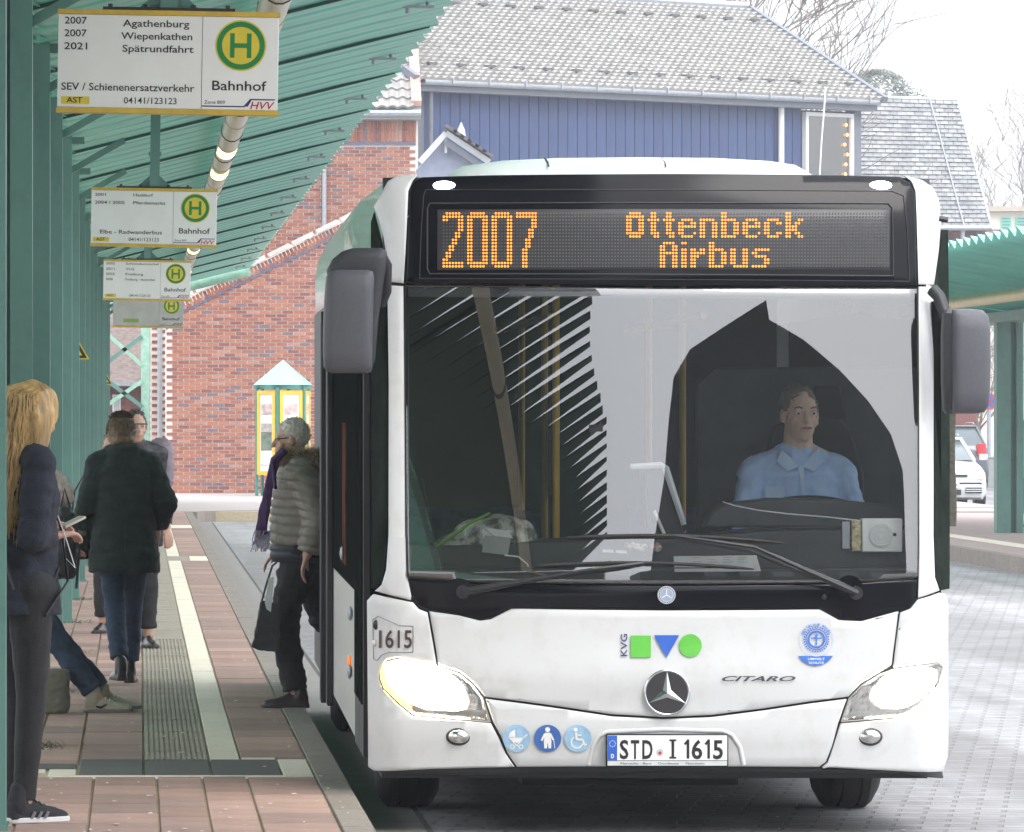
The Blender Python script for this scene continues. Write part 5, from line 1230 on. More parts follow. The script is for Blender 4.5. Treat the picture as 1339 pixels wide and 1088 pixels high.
mb = MB(); mb.box(-1.2, 1.2, .25, L-.1, .24, .34); mb.build('floor', M_blackm, bus)
mb = MB(); mb.box(-1.15, 1.15, .5, L-.2, 2.56, 2.6); mb.build('ceiling', mat('ceiling_grey', (.70,.70,.68), .7), bus)
# roof pod
pod = MB(); P = []; pr_ = [(-.93,2.84),(-.90,2.91),(-.80,2.975),(-.62,3.00),(-.35,3.012),(0,3.015),(.35,3.012),(.6,2.998),(.72,2.98),(.84,2.91),(.92,2.84)]; n = len(pr_)
for (yy, dz, s_) in ((.95,-.10,.97),(1.05,-.03,.985),(1.25,0,1),(5.2,0,1)): P += [(a*s_-.0, yy, b+dz) for a, b in pr_]
pod.add(P, [(i*n+k, i*n+k+1, (i+1)*n+k+1, (i+1)*n+k) for i in range(3) for k in range(n-1)]+[tuple(range(n))[::-1]]); pod_o = pod.build('roof_pod', M_white, bus, smooth=45)
for xx in (-.42, .11):
    q = MB(); q.tube([(xx,1.0,2.965),(xx,1.06,2.985),(xx,1.27,3.014),(xx,4,3.014)], .004, 5); q.build('pod_seam', M_greyd, pod_o)
# front header behind fascia and pillars so no gap shows
panel('front_header', [(500,232),(1215,234),(1215,372),(500,370)], M_blackm, off=-.03, thick=.12, rnd=0, bev=0)
# sides
M_side = mat('side_glass', (.012,.014,.013), .8, var=.2, spec=0)
def sbox(x0, x1, y0, y1, z0, z1, name, m, par=bus, bev=0):
    q = MB(); q.box(x0, x1, y0, y1, z0, z1); return q.build(name, m, par, bevel=bev)
for s in (-1, 1):
    X0, X1 = (-1.275, -1.235) if s < 0 else (1.235, 1.275)
    if s > 0:
        sbox(X0, X1, .36, L-.05, .30, 1.05, 'side_panel', M_white); sbox(X0, X1-.004, .5, L-.3, 1.051, 2.34, 'side_window', glass('tinted_window', (.7,.73,.72), .06)); sbox(X0, X1-.001, .36, .499, 1.051, 2.34, 'side_pillar', M_side)
    else:
        # door 1, shut
        d1 = sbox(X0, X1-.01, .42, 1.08, .32, 2.46, 'front_door', M_blackm); sbox(X0-.006, X1-.02, .50, 1.02, .55, 2.36, 'door_glass', M_side, d1)
        d2 = sbox(X0, X1-.01, 1.10, 1.78, .32, 2.46, 'front_door', M_blackm); sbox(X0-.006, X1-.02, 1.18, 1.70, .55, 2.36, 'door_glass', M_side, d2)
        sbox(X0, X1, 1.80, 6.35, 1.02, 2.46, 'side_window', M_side); pnl = sbox(X0, X1, 1.80, 6.35, .34, 1.018, 'side_panel', mat('grey_white_panel', (.62,.61,.58), .3, var=.06))
        sbox(X0-.006, X0-.001, 3.3, 3.9, 1.1, 1.8, 'poster', mat('side_poster', (.12,.05,.04), .8, var=.5, vscale=5, spec=0), pnl)
        for yy, zz in ((2.3,.62),(3.7,1.15),(2.2,.9)):
            q = MB(); q.ell((X0-.012, yy, zz), (.012,.05,.035)); q.build('hinge', M_steel, pnl)
        q = MB(); q.ell((X0-.008, 2.5, .66), (.012,.06,.03)); q.build('marker_light', emis('orange_marker', (.9,.25,.03), .4), pnl)
        sbox(X0, X1, 8.1, L-.05, .32, 2.46, 'rear_side_panel', M_blackm)
        sbox(X0, X1, 6.36, 6.42, .32, 2.46, 'door_frame', M_blackm); sbox(X0, X1, 8.03, 8.09, .32, 2.46, 'door_frame', M_blackm); sbox(X0, X1, 6.42, 8.03, 2.36, 2.46, 'door_frame', M_blackm)
        # open leaves of the middle door stand proud of the side
        for (yy, xo) in ((6.30, -1.336), (5.95, -1.31), (8.06, -1.30)):
            lf_ = sbox(xo, -1.277, yy, yy+.30 if yy < 8 else yy+.05, .28, 2.40, 'door_leaf', M_blackm, bev=.006)
            sbox(xo-.001, xo+.01, yy+.03, yy+.045, .34, 2.34, 'door_seal', M_rubber, lf_)
# wheels
def buswheel(x, y, r=.48, wd=.28, steer=0):
    o = empty('wheel', (x, y, r)); o.parent = bus; o.rotation_euler = (0,0,steer)
    P = [(-wd/2, r*.62),(-wd/2+.0, r*.84),(-wd/2+.03, r*.955),(-wd/2+.055, r),(-.052,r),(-.05,r-.014),(-.038,r-.014),(-.036,r),(.036,r),(.038,r-.014),(.05,r-.014),(.052,r),(wd/2-.055, r),(wd/2-.03, r*.955),(wd/2, r*.84),(wd/2, r*.62)]
    n = 48; q = MB(); V = [(a, b*math.cos(2*PI*k/n), b*math.sin(2*PI*k/n)) for a, b in P for k in range(n)]
    q.add(V, [(i*n+k, i*n+(k+1) % n, (i+1)*n+(k+1) % n, (i+1)*n+k) for i in range(len(P)-1) for k in range(n)]); q.build('tyre', M_rubber, o, smooth=30)
    q = MB(); q.cyl((-wd/2+.02,0,0), (wd/2-.02,0,0), r*.62, 28); q.build('rim', M_steel, o)
for yy in (2.0, 8.7):
    for xx in (-1.08, 1.08): buswheel(xx if yy > 3 else xx*.95, yy, .46, .29, 0 if yy > 3 else .0)
q = MB(); q.box(-1.0, 1.0, 1.2, 10.5, .22, .239); q.build('underbody', M_blackm, bus)
q = MB(); q.cyl((-.95,2.0,.42), (.95,2.0,.42), .06, 10); q.box(-.5,.5,1.7,2.3,.12,.22); q.build('axle', M_blackm, bus)
# --- mirrors
def rbox_loft(name, path, m, par, n=24, p=.42):
    """path: list of (cx,cy,cz,hx,hy) rounded-rectangle rings stacked in z"""
    q = MB(); V = []
    for (cx, cy, cz, hx, hy) in path:
        for k in range(n):
            a = 2*PI*k/n; c_, s_ = math.cos(a), math.sin(a); V.append((cx+hx*math.copysign(abs(c_)**p, c_), cy+hy*math.copysign(abs(s_)**p, s_), cz))
    q.add(V, [(i*n+k, i*n+(k+1) % n, (i+1)*n+(k+1) % n, (i+1)*n+k) for i in range(len(path)-1) for k in range(n)]+[tuple(range(n))[::-1], tuple((len(path)-1)*n+k for k in range(n))])
    return q.build(name, m, par, smooth=50)
def lx(px, y=-.15): return (px-VPX)*(BY+y)/F-BX
def lz(py, y=-.15): return CAMH+(VPY-py)*(BY+y)/F
mr = empty('wing_mirror', (lx(457), -.15, lz(420))); mr.parent = bus; mr['label'] = 'large grey mirror on the door side'
o0 = Vector((lx(457), -.15, lz(420)))
def mring(xa, xb, py, hy, y=-.15, cy=0): return ((lx(xa)+lx(xb))/2-o0.x, cy, lz(py)-o0.z, (lx(xb)-lx(xa))/2, hy)
rbox_loft('housing', [mring(434,482,488,.03),mring(427,486,485.5,.06),mring(423.5,487,479,.075),mring(422.5,487.5,460,.085),mring(423,488,420,.09),mring(425,489,380,.088),mring(427,490,362,.08),mring(432,488,355,.06),mring(440,482,353,.03)], M_grey, mr)
rbox_loft('back_shell', [mring(444,487,486,.03,cy=.10),mring(440,492,470,.05,cy=.10),mring(436,496,420,.06,cy=.1),mring(430,502,375,.06,cy=.1),mring(428,506,352,.06,cy=.1),mring(436,508,338,.06,cy=.1),mring(448,507,328,.05,cy=.1),mring(462,500,323.5,.03,cy=.1)], M_greyd, mr)
q = MB(); q.tube([Vector((lx(500),-.03,lz(330)))-o0, Vector((lx(507),.02,lz(345)))-o0, Vector((lx(508),.06,lz(380)))-o0, Vector((lx(503),.1,lz(398)))-o0], [.02,.026,.022,.015], 10); q.build('arm', M_greyd, mr, smooth=60)
mr = empty('wing_mirror', (lx(1265)+.046, .15, lz(470))); mr.parent = bus; mr['label'] = 'grey mirror on the driver side'
o0 = Vector((lx(1265), .15, lz(470)))
rbox_loft('housing', [mring(1246,1272,541,.03),mring(1243,1284,539,.06),mring(1242,1289,532,.08),mring(1242,1291.5,510,.085),mring(1242,1292,470,.09),mring(1242,1291.5,430,.085),mring(1242,1289,412,.075),mring(1243,1282,404,.05),mring(1246,1268,402.5,.03)], M_grey, mr)
rbox_loft('back_shell', [mring(1236,1262,541,.03,cy=.06),mring(1232.5,1270,535,.06,cy=.06),mring(1231,1275,500,.07,cy=.06),mring(1231,1275,440,.07,cy=.06),mring(1232,1272,408,.06,cy=.06),mring(1237,1260,402.5,.03,cy=.06)], M_greyd, mr)
q = MB(); q.tube([Vector((lx(1222),.30,lz(376)))-o0, Vector((lx(1230),.28,lz(385)))-o0, Vector((lx(1238),.25,lz(410)))-o0], .03, 8); q.build('arm', M_blackm, mr, smooth=60)
q = MB(); q.tube([(1.262,.33,lz(281)), (1.30,.33,lz(283))], .014, 6); q.build('roof_hook', M_blackm, bus)
# ================================================================ INSIDE THE BUS
M_dash = mat('dashboard_grey', (.045,.047,.05), .55, var=.15, vscale=12, bump=.1)
M_int = mat('interior_dark', (.02,.02,.021), .8, var=.3, vscale=3)
def panelbox(name, pts, y0, y1, m, par=bus):      # outline in px at given depth
    q = MB(); q.prism([(lx(a, y0), lz(b, y0)) for a, b in pts], lambda u,v,d:(u,d,v), y0, y1); return q.build(name, m, par, bevel=.012)
dash = panelbox('dashboard', [(536,715),(700,708),(860,704),(920,700),(1000,694),(1150,690),(1192,694),(1194,790),(536,790)], .34, 1.0, M_dash)
panelbox('dash_shelf', [(536,742),(1194,742),(1194,764),(536,764)], .22, .339, M_dash)
panelbox('instrument_hood', [(918,690),(930,668),(945,660),(1010,652),(1100,654),(1180,662),(1190,668),(1186,690)], .62, .98, M_dash)
q = MB(); n = 40; c_ = Vector((lx(1060,1.05), 1.05, lz(672,1.05))); P = []
for k in range(n+1):
    a = 2*PI*k/n; P.append(c_+Vector((.225*math.cos(a), .225*math.sin(a)*math.sin(1.2)*.9+.0, .225*math.sin(a)*.30)))
q.tube(P, .016, 8, cap=False); sw = q.build('steering_wheel', M_blackm, bus, smooth=60)
q = MB(); q.tube([c_-Vector((.21,0,0)), c_+Vector((.21,0,0))], .014, 6); q.tube([c_, c_+Vector((0,-.15,-.4))], .04, 8); q.build('column', M_blackm, sw)
# driver's seat, cab partition, far interior
seat = panelbox('driver_seat', [(1000,600),(1008,560),(1030,545),(1090,545),(1110,565),(1125,620),(1128,700),(990,700)], 1.72, 1.86, M_int)
panelbox('headrest', [(1060,505),(1096,505),(1104,548),(1054,548)], 1.74, 1.84, M_int, seat)
panelbox('cab_partition', [(905,500),(928,480),(1192,480),(1192,760),(905,760)], 2.0, 2.03, mat('partition', (.045,.047,.05), .45, var=.3, vscale=4))
q = MB(); q.box(-1.2, 1.2, 7.0, 7.05, .34, 2.56); q.build('rear_bulkhead', M_int, bus)
q = MB(); q.box(-1.22, -1.20, .6, 6.3, .35, 2.55); q.build('inner_lining', M_int, bus)
M_seatf = mat('seat_fabric', (.03,.045,.12), .9, var=.5, vscale=25); M_rail = mat('yellow_rail', (.60,.36,.03), .35)
seat_me = MB(); seat_me.box(-.21,.21,0,.42,.40,.48); seat_me.obox((0,.44,.78), (.21,0,0), (0,.03,.01), (0,.03,.36)); seat_me = seat_me.mesh('passenger_seat', M_seatf)
for yy in (3.2, 4.2, 5.2):
    for xx in (-.95, -.50, .50, .95): instance(seat_me, 'passenger_seat', bus, (xx, yy, .2))
for (xx, yy) in ((-.35,1.6),(-.32,3.0),(.35,3.0),(-.32,5.0),(.34,5.0)):
    q = MB(); q.cyl((xx,yy,.35), (xx,yy,2.55), .017, 8); q.build('grab_pole', M_rail, bus, smooth=60)
for xx in (-.36, .36):
    q = MB(); q.cyl((xx,1.9,2.3), (xx,6.8,2.3), .017, 8); q.build('grab_rail', M_rail, bus, smooth=60)
q = MB(); q.box(-.30,-.27,2.6,3.0,1.45,1.95); q.build('info_screen', mat('screen_dark', (.05,.06,.08), .2), bus)
# ticket machine with white frame
tk = panelbox('ticket_machine', [(838,615),(866,608),(896,690),(888,705),(846,705)], .95, 1.2, M_blackm)
q = MB(); pa = [Vector((lx(a,.92), .92, lz(b,.92))) for a, b in ((822,610),(862,608),(868,612),(892,686))]
q.tube(pa, [.014,.016,.018,.014], 6); q.build('frame', mat('pale_grey_plastic', (.60,.64,.68), .4), tk)
q = MB(); q.tube([Vector((lx(a,.91), .91, lz(b,.91))) for a, b in ((853,668),(866,698))], .008, 6); q.build('lever', M_wframe, tk)
q = MB(); q.tube([Vector((lx(a,.91), .91, lz(b,.91))) for a, b in ((842,640),(846,690))], .01, 6); q.build('stalk', M_greyd, tk)
# sun blinds and defroster lines at the top of the windscreen
panelbox('sun_blind', [(532,374),(1195,378),(1195,392),(532,388)], .45, .47, mat('blind_grey', (.30,.30,.32), .7))
# --- things lying behind the windscreen: each its own thing
def world_empty(name, px, py, y, label, cat):
    o = empty(name, (0,0,0), 0, label, cat); o.location = W(px, py, BY+y); return o
def wl(px, py, y, o): return W(px, py, BY+y)-o.location
bag = world_empty('camouflage_bag', 645, 740, .42, 'grey camouflage backpack lying on the dashboard behind the windscreen', 'bag')
M_camo = bpy.data.materials.new('camouflage'); M_camo.use_nodes = True
t = M_camo.node_tree; vz = t.nodes.new('ShaderNodeTexVoronoi'); vz.inputs['Scale'].default_value = 9; wv = t.nodes.new('ShaderNodeTexNoise'); wv.inputs['Scale'].default_value = 14; wv.inputs['Detail'].default_value = 5
tcn = t.nodes.new('ShaderNodeTexCoord'); rp_ = t.nodes.new('ShaderNodeValToRGB'); rp_.color_ramp.interpolation = 'CONSTANT'
rp_.color_ramp.elements[0].color = (.08,.085,.08,1); rp_.color_ramp.elements[1].position = .48; rp_.color_ramp.elements[1].color = (.36,.38,.35,1)
e_ = rp_.color_ramp.elements.new(.42); e_.color = (.18,.19,.165,1); e_ = rp_.color_ramp.elements.new(.58); e_.color = (.6,.62,.6,1)
t.links.new(tcn.outputs['Object'], wv.inputs['Vector']); t.links.new(wv.outputs['Fac'], rp_.inputs[0]); t.links.new(rp_.outputs[0], t.nodes['Principled BSDF'].inputs['Base Color']); t.nodes['Principled BSDF'].inputs['Roughness'].default_value = .7
q = MB()
for (a, b, r) in ((598,714,(.11,.10,.06)),(628,703,(.13,.12,.09)),(655,700,(.13,.12,.095)),(680,706,(.08,.10,.09)),(640,722,(.16,.10,.05))):
    q.ell(wl(a, b, .45, bag), r)
remesh(q, 'bag_body', [M_camo], .012, 3, bag, disp=lambda c, n: .007*noise.noise(c*14))
q = MB(); q.tube([wl(560,722,.36,bag), wl(590,702,.36,bag), wl(615,684,.38,bag), wl(640,671,.4,bag)], [.008,.014,.015,.012], 6, flat=.5); q.build('strap', mat('lime_green', (.16,.42,.03), .6), bag)
q = MB(); q.add([wl(634,690,.33,bag), wl(664,694,.33,bag), wl(671,704,.33,bag), wl(646,701,.33,bag)], [(0,1,2,3)]); q.add([wl(634,700,.325,bag), wl(668,704,.325,bag), wl(664,726,.325,bag), wl(630,722,.325,bag)], [(0,1,2,3)], 1); q.build('pocket', [mat('white_label', (.7,.72,.72), .5), mat('clear_pocket', (.32,.35,.33), .35)], bag)
q = MB(); q.tube([wl(660,726,.32,bag), wl(678,728,.32,bag), wl(690,738,.32,bag), wl(692,745,.32,bag)], .004, 6); q.build('cord', M_wframe, bag)
paper = world_empty('paper_sheet', 938, 748, .25, 'white printed timetable sheet lying at the bottom of the windscreen', 'paper')
q = MB(); q.add([wl(880,716,.42,paper), wl(986,714,.42,paper), wl(995,747,.19,paper), wl(882,748,.19,paper)], [(0,1,2,3)]); q.build('sheet', mat('paper', (.8,.82,.82), .6), paper)
q = MB()
for r in range(7):
    for c_ in range(4): 
        if (r+c_) % 5: q.beam(wl(905+c_*20,718+r*3.0,.40-r*.025,paper)+Vector((0,-.006,.004)), wl(918+c_*20-(r % 3)*2,718+r*3.0,.40-r*.025,paper)+Vector((0,-.006,.004)), .004, .001)
q.build('printed_lines', M_greyd, paper)
radio = world_empty('radio_unit', 1146, 722, .30, 'white boxy unit with round speaker standing behind the windscreen by the driver', 'radio')
q = MB(); a = wl(1127,722,.30,radio); b = wl(1180,678,.30,radio); q.box(a.x, b.x, 0, .10, a.z, b.z); q.build('case', mat('radio_white', (.85,.86,.86), .4), radio, bevel=.006)
q = MB(); c_ = (a+b)/2+Vector((-.005,-.002,0)); q.cyl(c_+Vector((0,.0,0)), c_+Vector((0,-.006,0)), .052, 28); sp = q.build('speaker', mat('radio_grey', (.70,.73,.73), .5), radio)
q = MB()
for r_ in (.045, .035, .025, .015): q.tube([c_+Vector((r_*math.cos(t_), -.007, r_*math.sin(t_))) for t_ in [2*PI*k/24 for k in range(25)]], .0016, 4, cap=False)
q.build('speaker_rings', M_wframe, sp)
q = MB(); d = wl(1169,699,.30,radio); q.box(d.x-.008, d.x+.010, -.004, -.001, d.z-.007, d.z+.007); q.build('socket', M_ink, radio)
q = MB(); a2 = wl(1113,721,.32,radio); b2 = wl(1126,681,.32,radio); q.box(a2.x, b2.x, .01, .08, a2.z, b2.z); q.build('control_strip', mat('strip_mixed', (.45,.40,.25), .5, var=.8, vscale=60), radio, bevel=.004)
q = MB(); a2 = wl(1100,718,.34,radio); b2 = wl(1111,682,.34,radio); q.box(a2.x, b2.x, .02, .07, a2.z, b2.z); q.build('bracket', M_steel, radio, bevel=.004)
q = MB(); q.tube([wl(a_,b_,.33,radio) for a_, b_ in ((1125,681),(1080,676),(1030,672),(990,667),(960,661),(945,656))], [.008,.007,.007,.006,.006,.005], 6, flat=.5); q.build('light_strip', mat('chrome_strip', (.8,.82,.84), .3), radio)
q = MB(); q.tube([wl(a_,b_,.35,radio) for a_, b_ in ((1110,690),(1060,690),(1000,692),(930,697))], .005, 6); q.build('cable', M_ink, radio)
sc_ = world_empty('ticket_stubs', 808, 720, .28, 'small white tickets lying in the middle of the dashboard', 'tickets')
for (a_, b_) in ((795,720),(812,721)):
    q = MB(); q.add([wl(a_-7,b_-2,.29,sc_), wl(a_+7,b_-1,.29,sc_), wl(a_+8,b_+3,.27,sc_), wl(a_-7,b_+2,.27,sc_)], [(0,1,2,3)]); q.build('ticket', M_wframe, sc_)
cr = world_empty('coin_pile', 842, 716, .30, 'small heap of brownish odds and ends on the dashboard by the wiper', 'oddments')
q = MB(); rn = random.Random(4)
for k in range(26): p = wl(842+rn.uniform(-22,22), 714+rn.uniform(-2,4), .3, cr); q.ell(p, (rn.uniform(.01,.022), .012, rn.uniform(.006,.014)), nu=7, nv=5, mi=k % 2)
q.build('oddments', [mat('oddment_a', (.35,.24,.18), .6), mat('oddment_b', (.55,.50,.45), .6)], cr)
# ================================================================ PEOPLE
M_skin = mat('skin', (.52,.31,.23), .5, var=.10, vscale=30); M_skin2 = mat('skin_tan', (.74,.50,.38), .5, var=.12, vscale=30)
M_eyew = mat('eye_white', (.7,.68,.65), .3); M_iris = mat('iris', (.05,.035,.03), .2); M_lip = mat('lips', (.40,.15,.13), .5)
V3 = Vector
BASE = dict(pelvis=(0,0,.93), chest=(0,0,1.24), neck=(0,-.01,1.44), head=(0,.03,1.575), shL=(-.175,0,1.39), shR=(.175,0,1.39), elL=(-.215,-.03,1.11), elR=(.215,-.03,1.11),
            wrL=(-.225,.05,.86), wrR=(.225,.05,.86), hipL=(-.085,0,.90), hipR=(.085,0,.90), knL=(-.095,.02,.49), knR=(.095,.02,.49), anL=(-.10,-.01,.09), anR=(.10,-.01,.09))
def hand(mb, wr, d, side, curl=.5, s=1.0, up=None):
    """palm, four jointed fingers and a thumb growing from the wrist along d"""
    d = V3(d).normalized(); u = V3(up) if up else V3((0,0,1))
    if abs(d.dot(u)) > .9: u = V3((0,1,0))
    sdv = d.cross(u).normalized()*side; nrm = sdv.cross(d)*side
    wr = V3(wr); 
    for k in range(4):
        o = (k-1.5)*.0185*s
        mb.cap(wr, wr+d*.085*s+sdv*o, .017*s, .0115*s)
        ln = (.068, .078, .073, .056)[k]*s; q = wr+d*.085*s+sdv*o; a = 0
        for seg, f in enumerate((.45, .32, .23)):
            a += curl*(.7 if seg == 0 else 1.0); dd = d*math.cos(a)-nrm*math.sin(a); e = q+dd*ln*f; mb.cap(q, e, (.0095-.001*seg)*s, (.0088-.001*seg)*s, n=8); q = e
    q = wr+d*.02*s-sdv*.018*s; e = q+(d*.6-sdv*.75-nrm*.2).normalized()*.045*s; mb.cap(q, e, .014*s, .011*s); e2 = e+(d*.9-sdv*.25-nrm*.4).normalized()*.034*s; mb.cap(e, e2, .0105*s, .008*s)
def rotz(v, a): return V3((v[0]*math.cos(a)-v[1]*math.sin(a), v[0]*math.sin(a)+v[1]*math.cos(a), v[2]))
def head_frame(J, yaw, pitch): return Matrix.Rotation(yaw, 3, 'Z')@Matrix.Rotation(pitch, 3, 'X')
def body(root, J, skin, yaw=0, pitch=0, hands=None, vox=.007, fat=1.0):
    mb = MB(); R = head_frame(J, yaw, pitch); h = V3(J['head'])
    def hp(x, y, z): return h+R@V3((x, y, z))
    mb.ell(hp(0,-.012,.02), (.074,.092,.098), R, 20, 14); mb.ell(hp(0,.022,-.045), (.056,.068,.072), R, 16, 12); mb.ell(hp(0,.055,-.088), (.028,.022,.022), R)
    mb.cap(hp(0,.082,.012), hp(0,.106,-.022), .009, .0145); mb.ell(hp(.0,.085,-.052), (.026,.012,.013), R)
    for s in (-1, 1):
        mb.ell(hp(.075*s,-.005,-.005), (.010,.020,.032), R); mb.ell(hp(.034*s,.068,.022), (.022,.016,.008), R); mb.ell(hp(.042*s,.058,-.03), (.022,.02,.02), R)
    mb.cap(J['neck'], hp(0,-.015,-.05), .056*fat, .052*fat); mb.cap(V3(J['neck'])-V3((0,0,.03)), V3(J['chest']), .07, .12)
    mb.cap(J['chest'], J['pelvis'], .12*fat, .12*fat)
    for s in 'LR':
        mb.cap(J['neck'], J['sh'+s], .055, .058); mb.cap(J['sh'+s], J['el'+s], .052, .042); mb.cap(J['el'+s], J['wr'+s], .041, .027)
        mb.cap(J['chest'], J['sh'+s], .08, .06); mb.cap(J['pelvis'], J['hip'+s], .11, .09); mb.cap(J['hip'+s], J['kn'+s], .082*fat, .055); mb.cap(J['kn'+s], J['an'+s], .053, .035)
        hd = (hands or {}).get(s, {}); d = hd.get('d') or (V3(J['wr'+s])-V3(J['el'+s])); hand(mb, J['wr'+s], d, -1 if s == 'L' else 1, hd.get('curl', .35), 1.0, hd.get('up'))
    b = remesh(mb, 'body', [skin], vox, 2, root)
    for s in (-1, 1):
        e = MB(); e.ell(hp(.034*s,.078,.008), (.0125,.008,.0085), R, 12, 8); eo = e.build('eye', M_eyew, b, smooth=60)
        e = MB(); e.ell(hp(.034*s,.085,.008), (.0055,.003,.0055), R, 10, 6); e.build('iris', M_iris, eo)
    return b, hp
def head_hair(b, hp, hm, kind='short', seed=1, n=900, ln=.03, top=True):
    """many fine tufts over the scalp"""
    rn = random.Random(seed); base = MB(); h0 = hp(0,0,0)
    R = Matrix((hp(1,0,0)-h0, hp(0,1,0)-h0, hp(0,0,1)-h0)).transposed()
    base.ell(hp(0,-.022,.028), (.079,.094,.098), R, 20, 14)
    bo = remesh(base, 'hair', [hm], .008, 1, b, disp=lambda c, nn: .004*noise.noise(c*60)+(-.03 if (R.transposed()@(c-h0)).y > .045 and (R.transposed()@(c-h0)).z < .065 else 0)+(-.05 if (R.transposed()@(c-h0)).z < -.055 else 0))
    q = MB()
    for k in range(n):
        a = rn.uniform(0, 2*PI); z = rn.uniform(-.45, 1); r = math.sqrt(1-z*z); l = V3((.079*r*math.cos(a), -.022+.094*r*math.sin(a), .028+.098*z))
        if l.y > .04 and l.z < .062: continue
        nn = V3((l.x/.08, (l.y+.02)/.09, (l.z-.03)/.1)).normalized(); d = (nn*.35+V3((rn.gauss(0,.3), -.45+rn.gauss(0,.2), -.6 if z < .6 else -.1))).normalized()*ln*rn.uniform(.6,1.2)
        s = d.cross(nn).normalized()*.0035; p = hp(*l); D = R@d; S = R@s; Nn = R@nn
        q.add([p-S, p+S, p+D*.6+S*.8+Nn*.004, p+D*.6-S*.8+Nn*.004, p+D], [(0,1,2,3),(3,2,4)])
    q.build('hair_tufts', hm, bo)
    return bo
def wr(c, s=1.0, f=9, seed=0):        # cloth wrinkle field
    return s*(.009*noise.noise(V3((c.x*f, c.y*f, c.z*f*1.6+seed)))+.005*noise.noise(V3((c.x*f*2.6, c.y*f*2.6, c.z*f*4+seed))))
def trousers(root, J, m, r=(.105,.072,.060), vox=.011, wrk=1.0, hem=.05, seed=0):
    mb = MB(); mb.cap(J['hipL'], J['hipR'], r[0]*1.08, r[0]*1.08); mb.cap(J['pelvis'], V3(J['pelvis'])+V3((0,0,.08)), .125, .125)
    for s in 'LR':
        a = V3(J['an'+s]); k = V3(J['kn'+s]); e = a+(k-a).normalized()*hem
        mb.cap(J['hip'+s], k, r[0], r[1]); mb.tube([k, k.lerp(e,.5), e], [r[1], (r[1]+r[2])*.52, r[2]], 16); mb.ell(k, (r[1],)*3)
    return remesh(mb, 'trousers', [m], vox, 3, root, disp=lambda c, n: wr(c, wrk, 10, seed))
def shoe(root, an, yaw, m, ms, s=1.0, pitch=0, laces=None, heel=0, name='shoe'):
    o = empty(name, an, yaw); o.parent = root; o.rotation_euler = (pitch, 0, yaw)
    # local: heel at y=-.07, toe at +.19, ground at z=-.09
    q = MB(); S = [(0,-.075,.030,.055),(0,-.06,.036,.075),(0,-.02,.037,.085),(0,.03,.040,.072),(0,.08,.044,.050),(0,.13,.045,.036),(0,.17,.038,.028),(0,.19,.022,.018)]
    P = []; n = 16
    for (cx, y, w_, h_) in S:
        for k in range(n):
            a = 2*PI*k/n; P.append((w_*s*math.cos(a), y*s, -.072+max(-.008, h_*s*math.sin(a)) ))
    q.add(P, [(i*n+k, i*n+(k+1) % n, (i+1)*n+(k+1) % n, (i+1)*n+k) for i in range(len(S)-1) for k in range(n)]+[tuple(range(n))[::-1], tuple((len(S)-1)*n+k for k in range(n))])
    q.cap((0,-.03*s,-.03), (0,-.02*s,.035), .045*s, .040*s)
    up = remesh(q, 'upper', [m], .006, 2, o, disp=lambda c, nn: .0025*noise.noise(c*40))
    q = MB(); out_ = [(.0,-.082),(.030,-.072),(.039,-.04),(.040,.02),(.047,.09),(.047,.14),(.036,.185),(.0,.20)]; out_ = out_+[(-a, b) for a, b in out_[-2:0:-1]]
    q.prism([(a*s, b*s) for a, b in out_], lambda u,v,d:(u,v,d), -.09, -.072+(0 if heel else .004)); 
    if heel: q.box(-.03*s,.03*s,-.078*s,-.02*s,-.09,-.06)
    q.build('sole', ms, o, bevel=.004)
    if laces:
        for k in range(5):
            y = .02+.022*k; q = MB(); z = -.005-.011*k+.012; q.tube([(-.022*s,y*s,z-.006),(0,y*s+.004,z+.004),(.022*s,y*s,z-.006)], .0035, 6); q.build('lace', laces, o)
    return o
def coat(root, J, m, hem, torso, sleeve=(.070,.060,.050), vox=.010, wrk=1.0, name='coat', cuff=.02, disp=None, collar=None, seed=0, extra=None):
    """torso: list of rings (cx,cy,z,rx,ry) from hem up to the shoulders"""
    mb = MB(); mb.rings(torso, 24); ch = V3(J['chest']); nk = V3(J['neck'])
    for s in 'LR':
        sh = V3(J['sh'+s]); el = V3(J['el'+s]); w_ = V3(J['wr'+s]); e = el.lerp(w_, 1-cuff/.25)
        mb.cap(nk-V3((0,0,.008)), sh-V3((0,0,.004)), .069, sleeve[0]*1.02); mb.cap(sh-V3((0,0,.01)), el, sleeve[0], sleeve[1]); mb.cap(el, el.lerp(e,.2), sleeve[1], sleeve[1]); mb.tube([el, e], [sleeve[1], sleeve[2]], 16)
        mb.ell(sh-V3((0,0,.01)), (sleeve[0]*1.08,)*3)
    if collar: mb.cap(nk-V3((0,0,.05)), nk+V3((0,0,collar)), .085, .075)
    if extra: extra(mb)
    return remesh(mb, name, [m], vox, 3, root, disp=disp or (lambda c, n: wr(c, wrk, 8, seed)))
def JJ(**k): J = {a: V3(b) for a, b in BASE.items()}; J.update({a: V3(b) for a, b in k.items()}); return J
def pleg(root): pass
def person(x, y, yaw, sc, label, z=PH):
    o = empty('person', (x, y, z), yaw, label, 'person'); o.scale = (sc, sc, sc); return o
M_navyc = mat('navy_jacket', (.017,.020,.034), .85, var=.25, vscale=20, bump=.4, bscale=120); M_leg = mat('black_leggings', (.013,.013,.016), .75, var=.3, vscale=30, bump=.3, bscale=150)
M_jean = mat('blue_jeans', (.025,.045,.085), .85, var=.45, vscale=14, bump=.4, bscale=200); M_greenc = mat('bottle_green_coat', (.011,.021,.019), .9, var=.35, vscale=12, bump=.5, bscale=90)
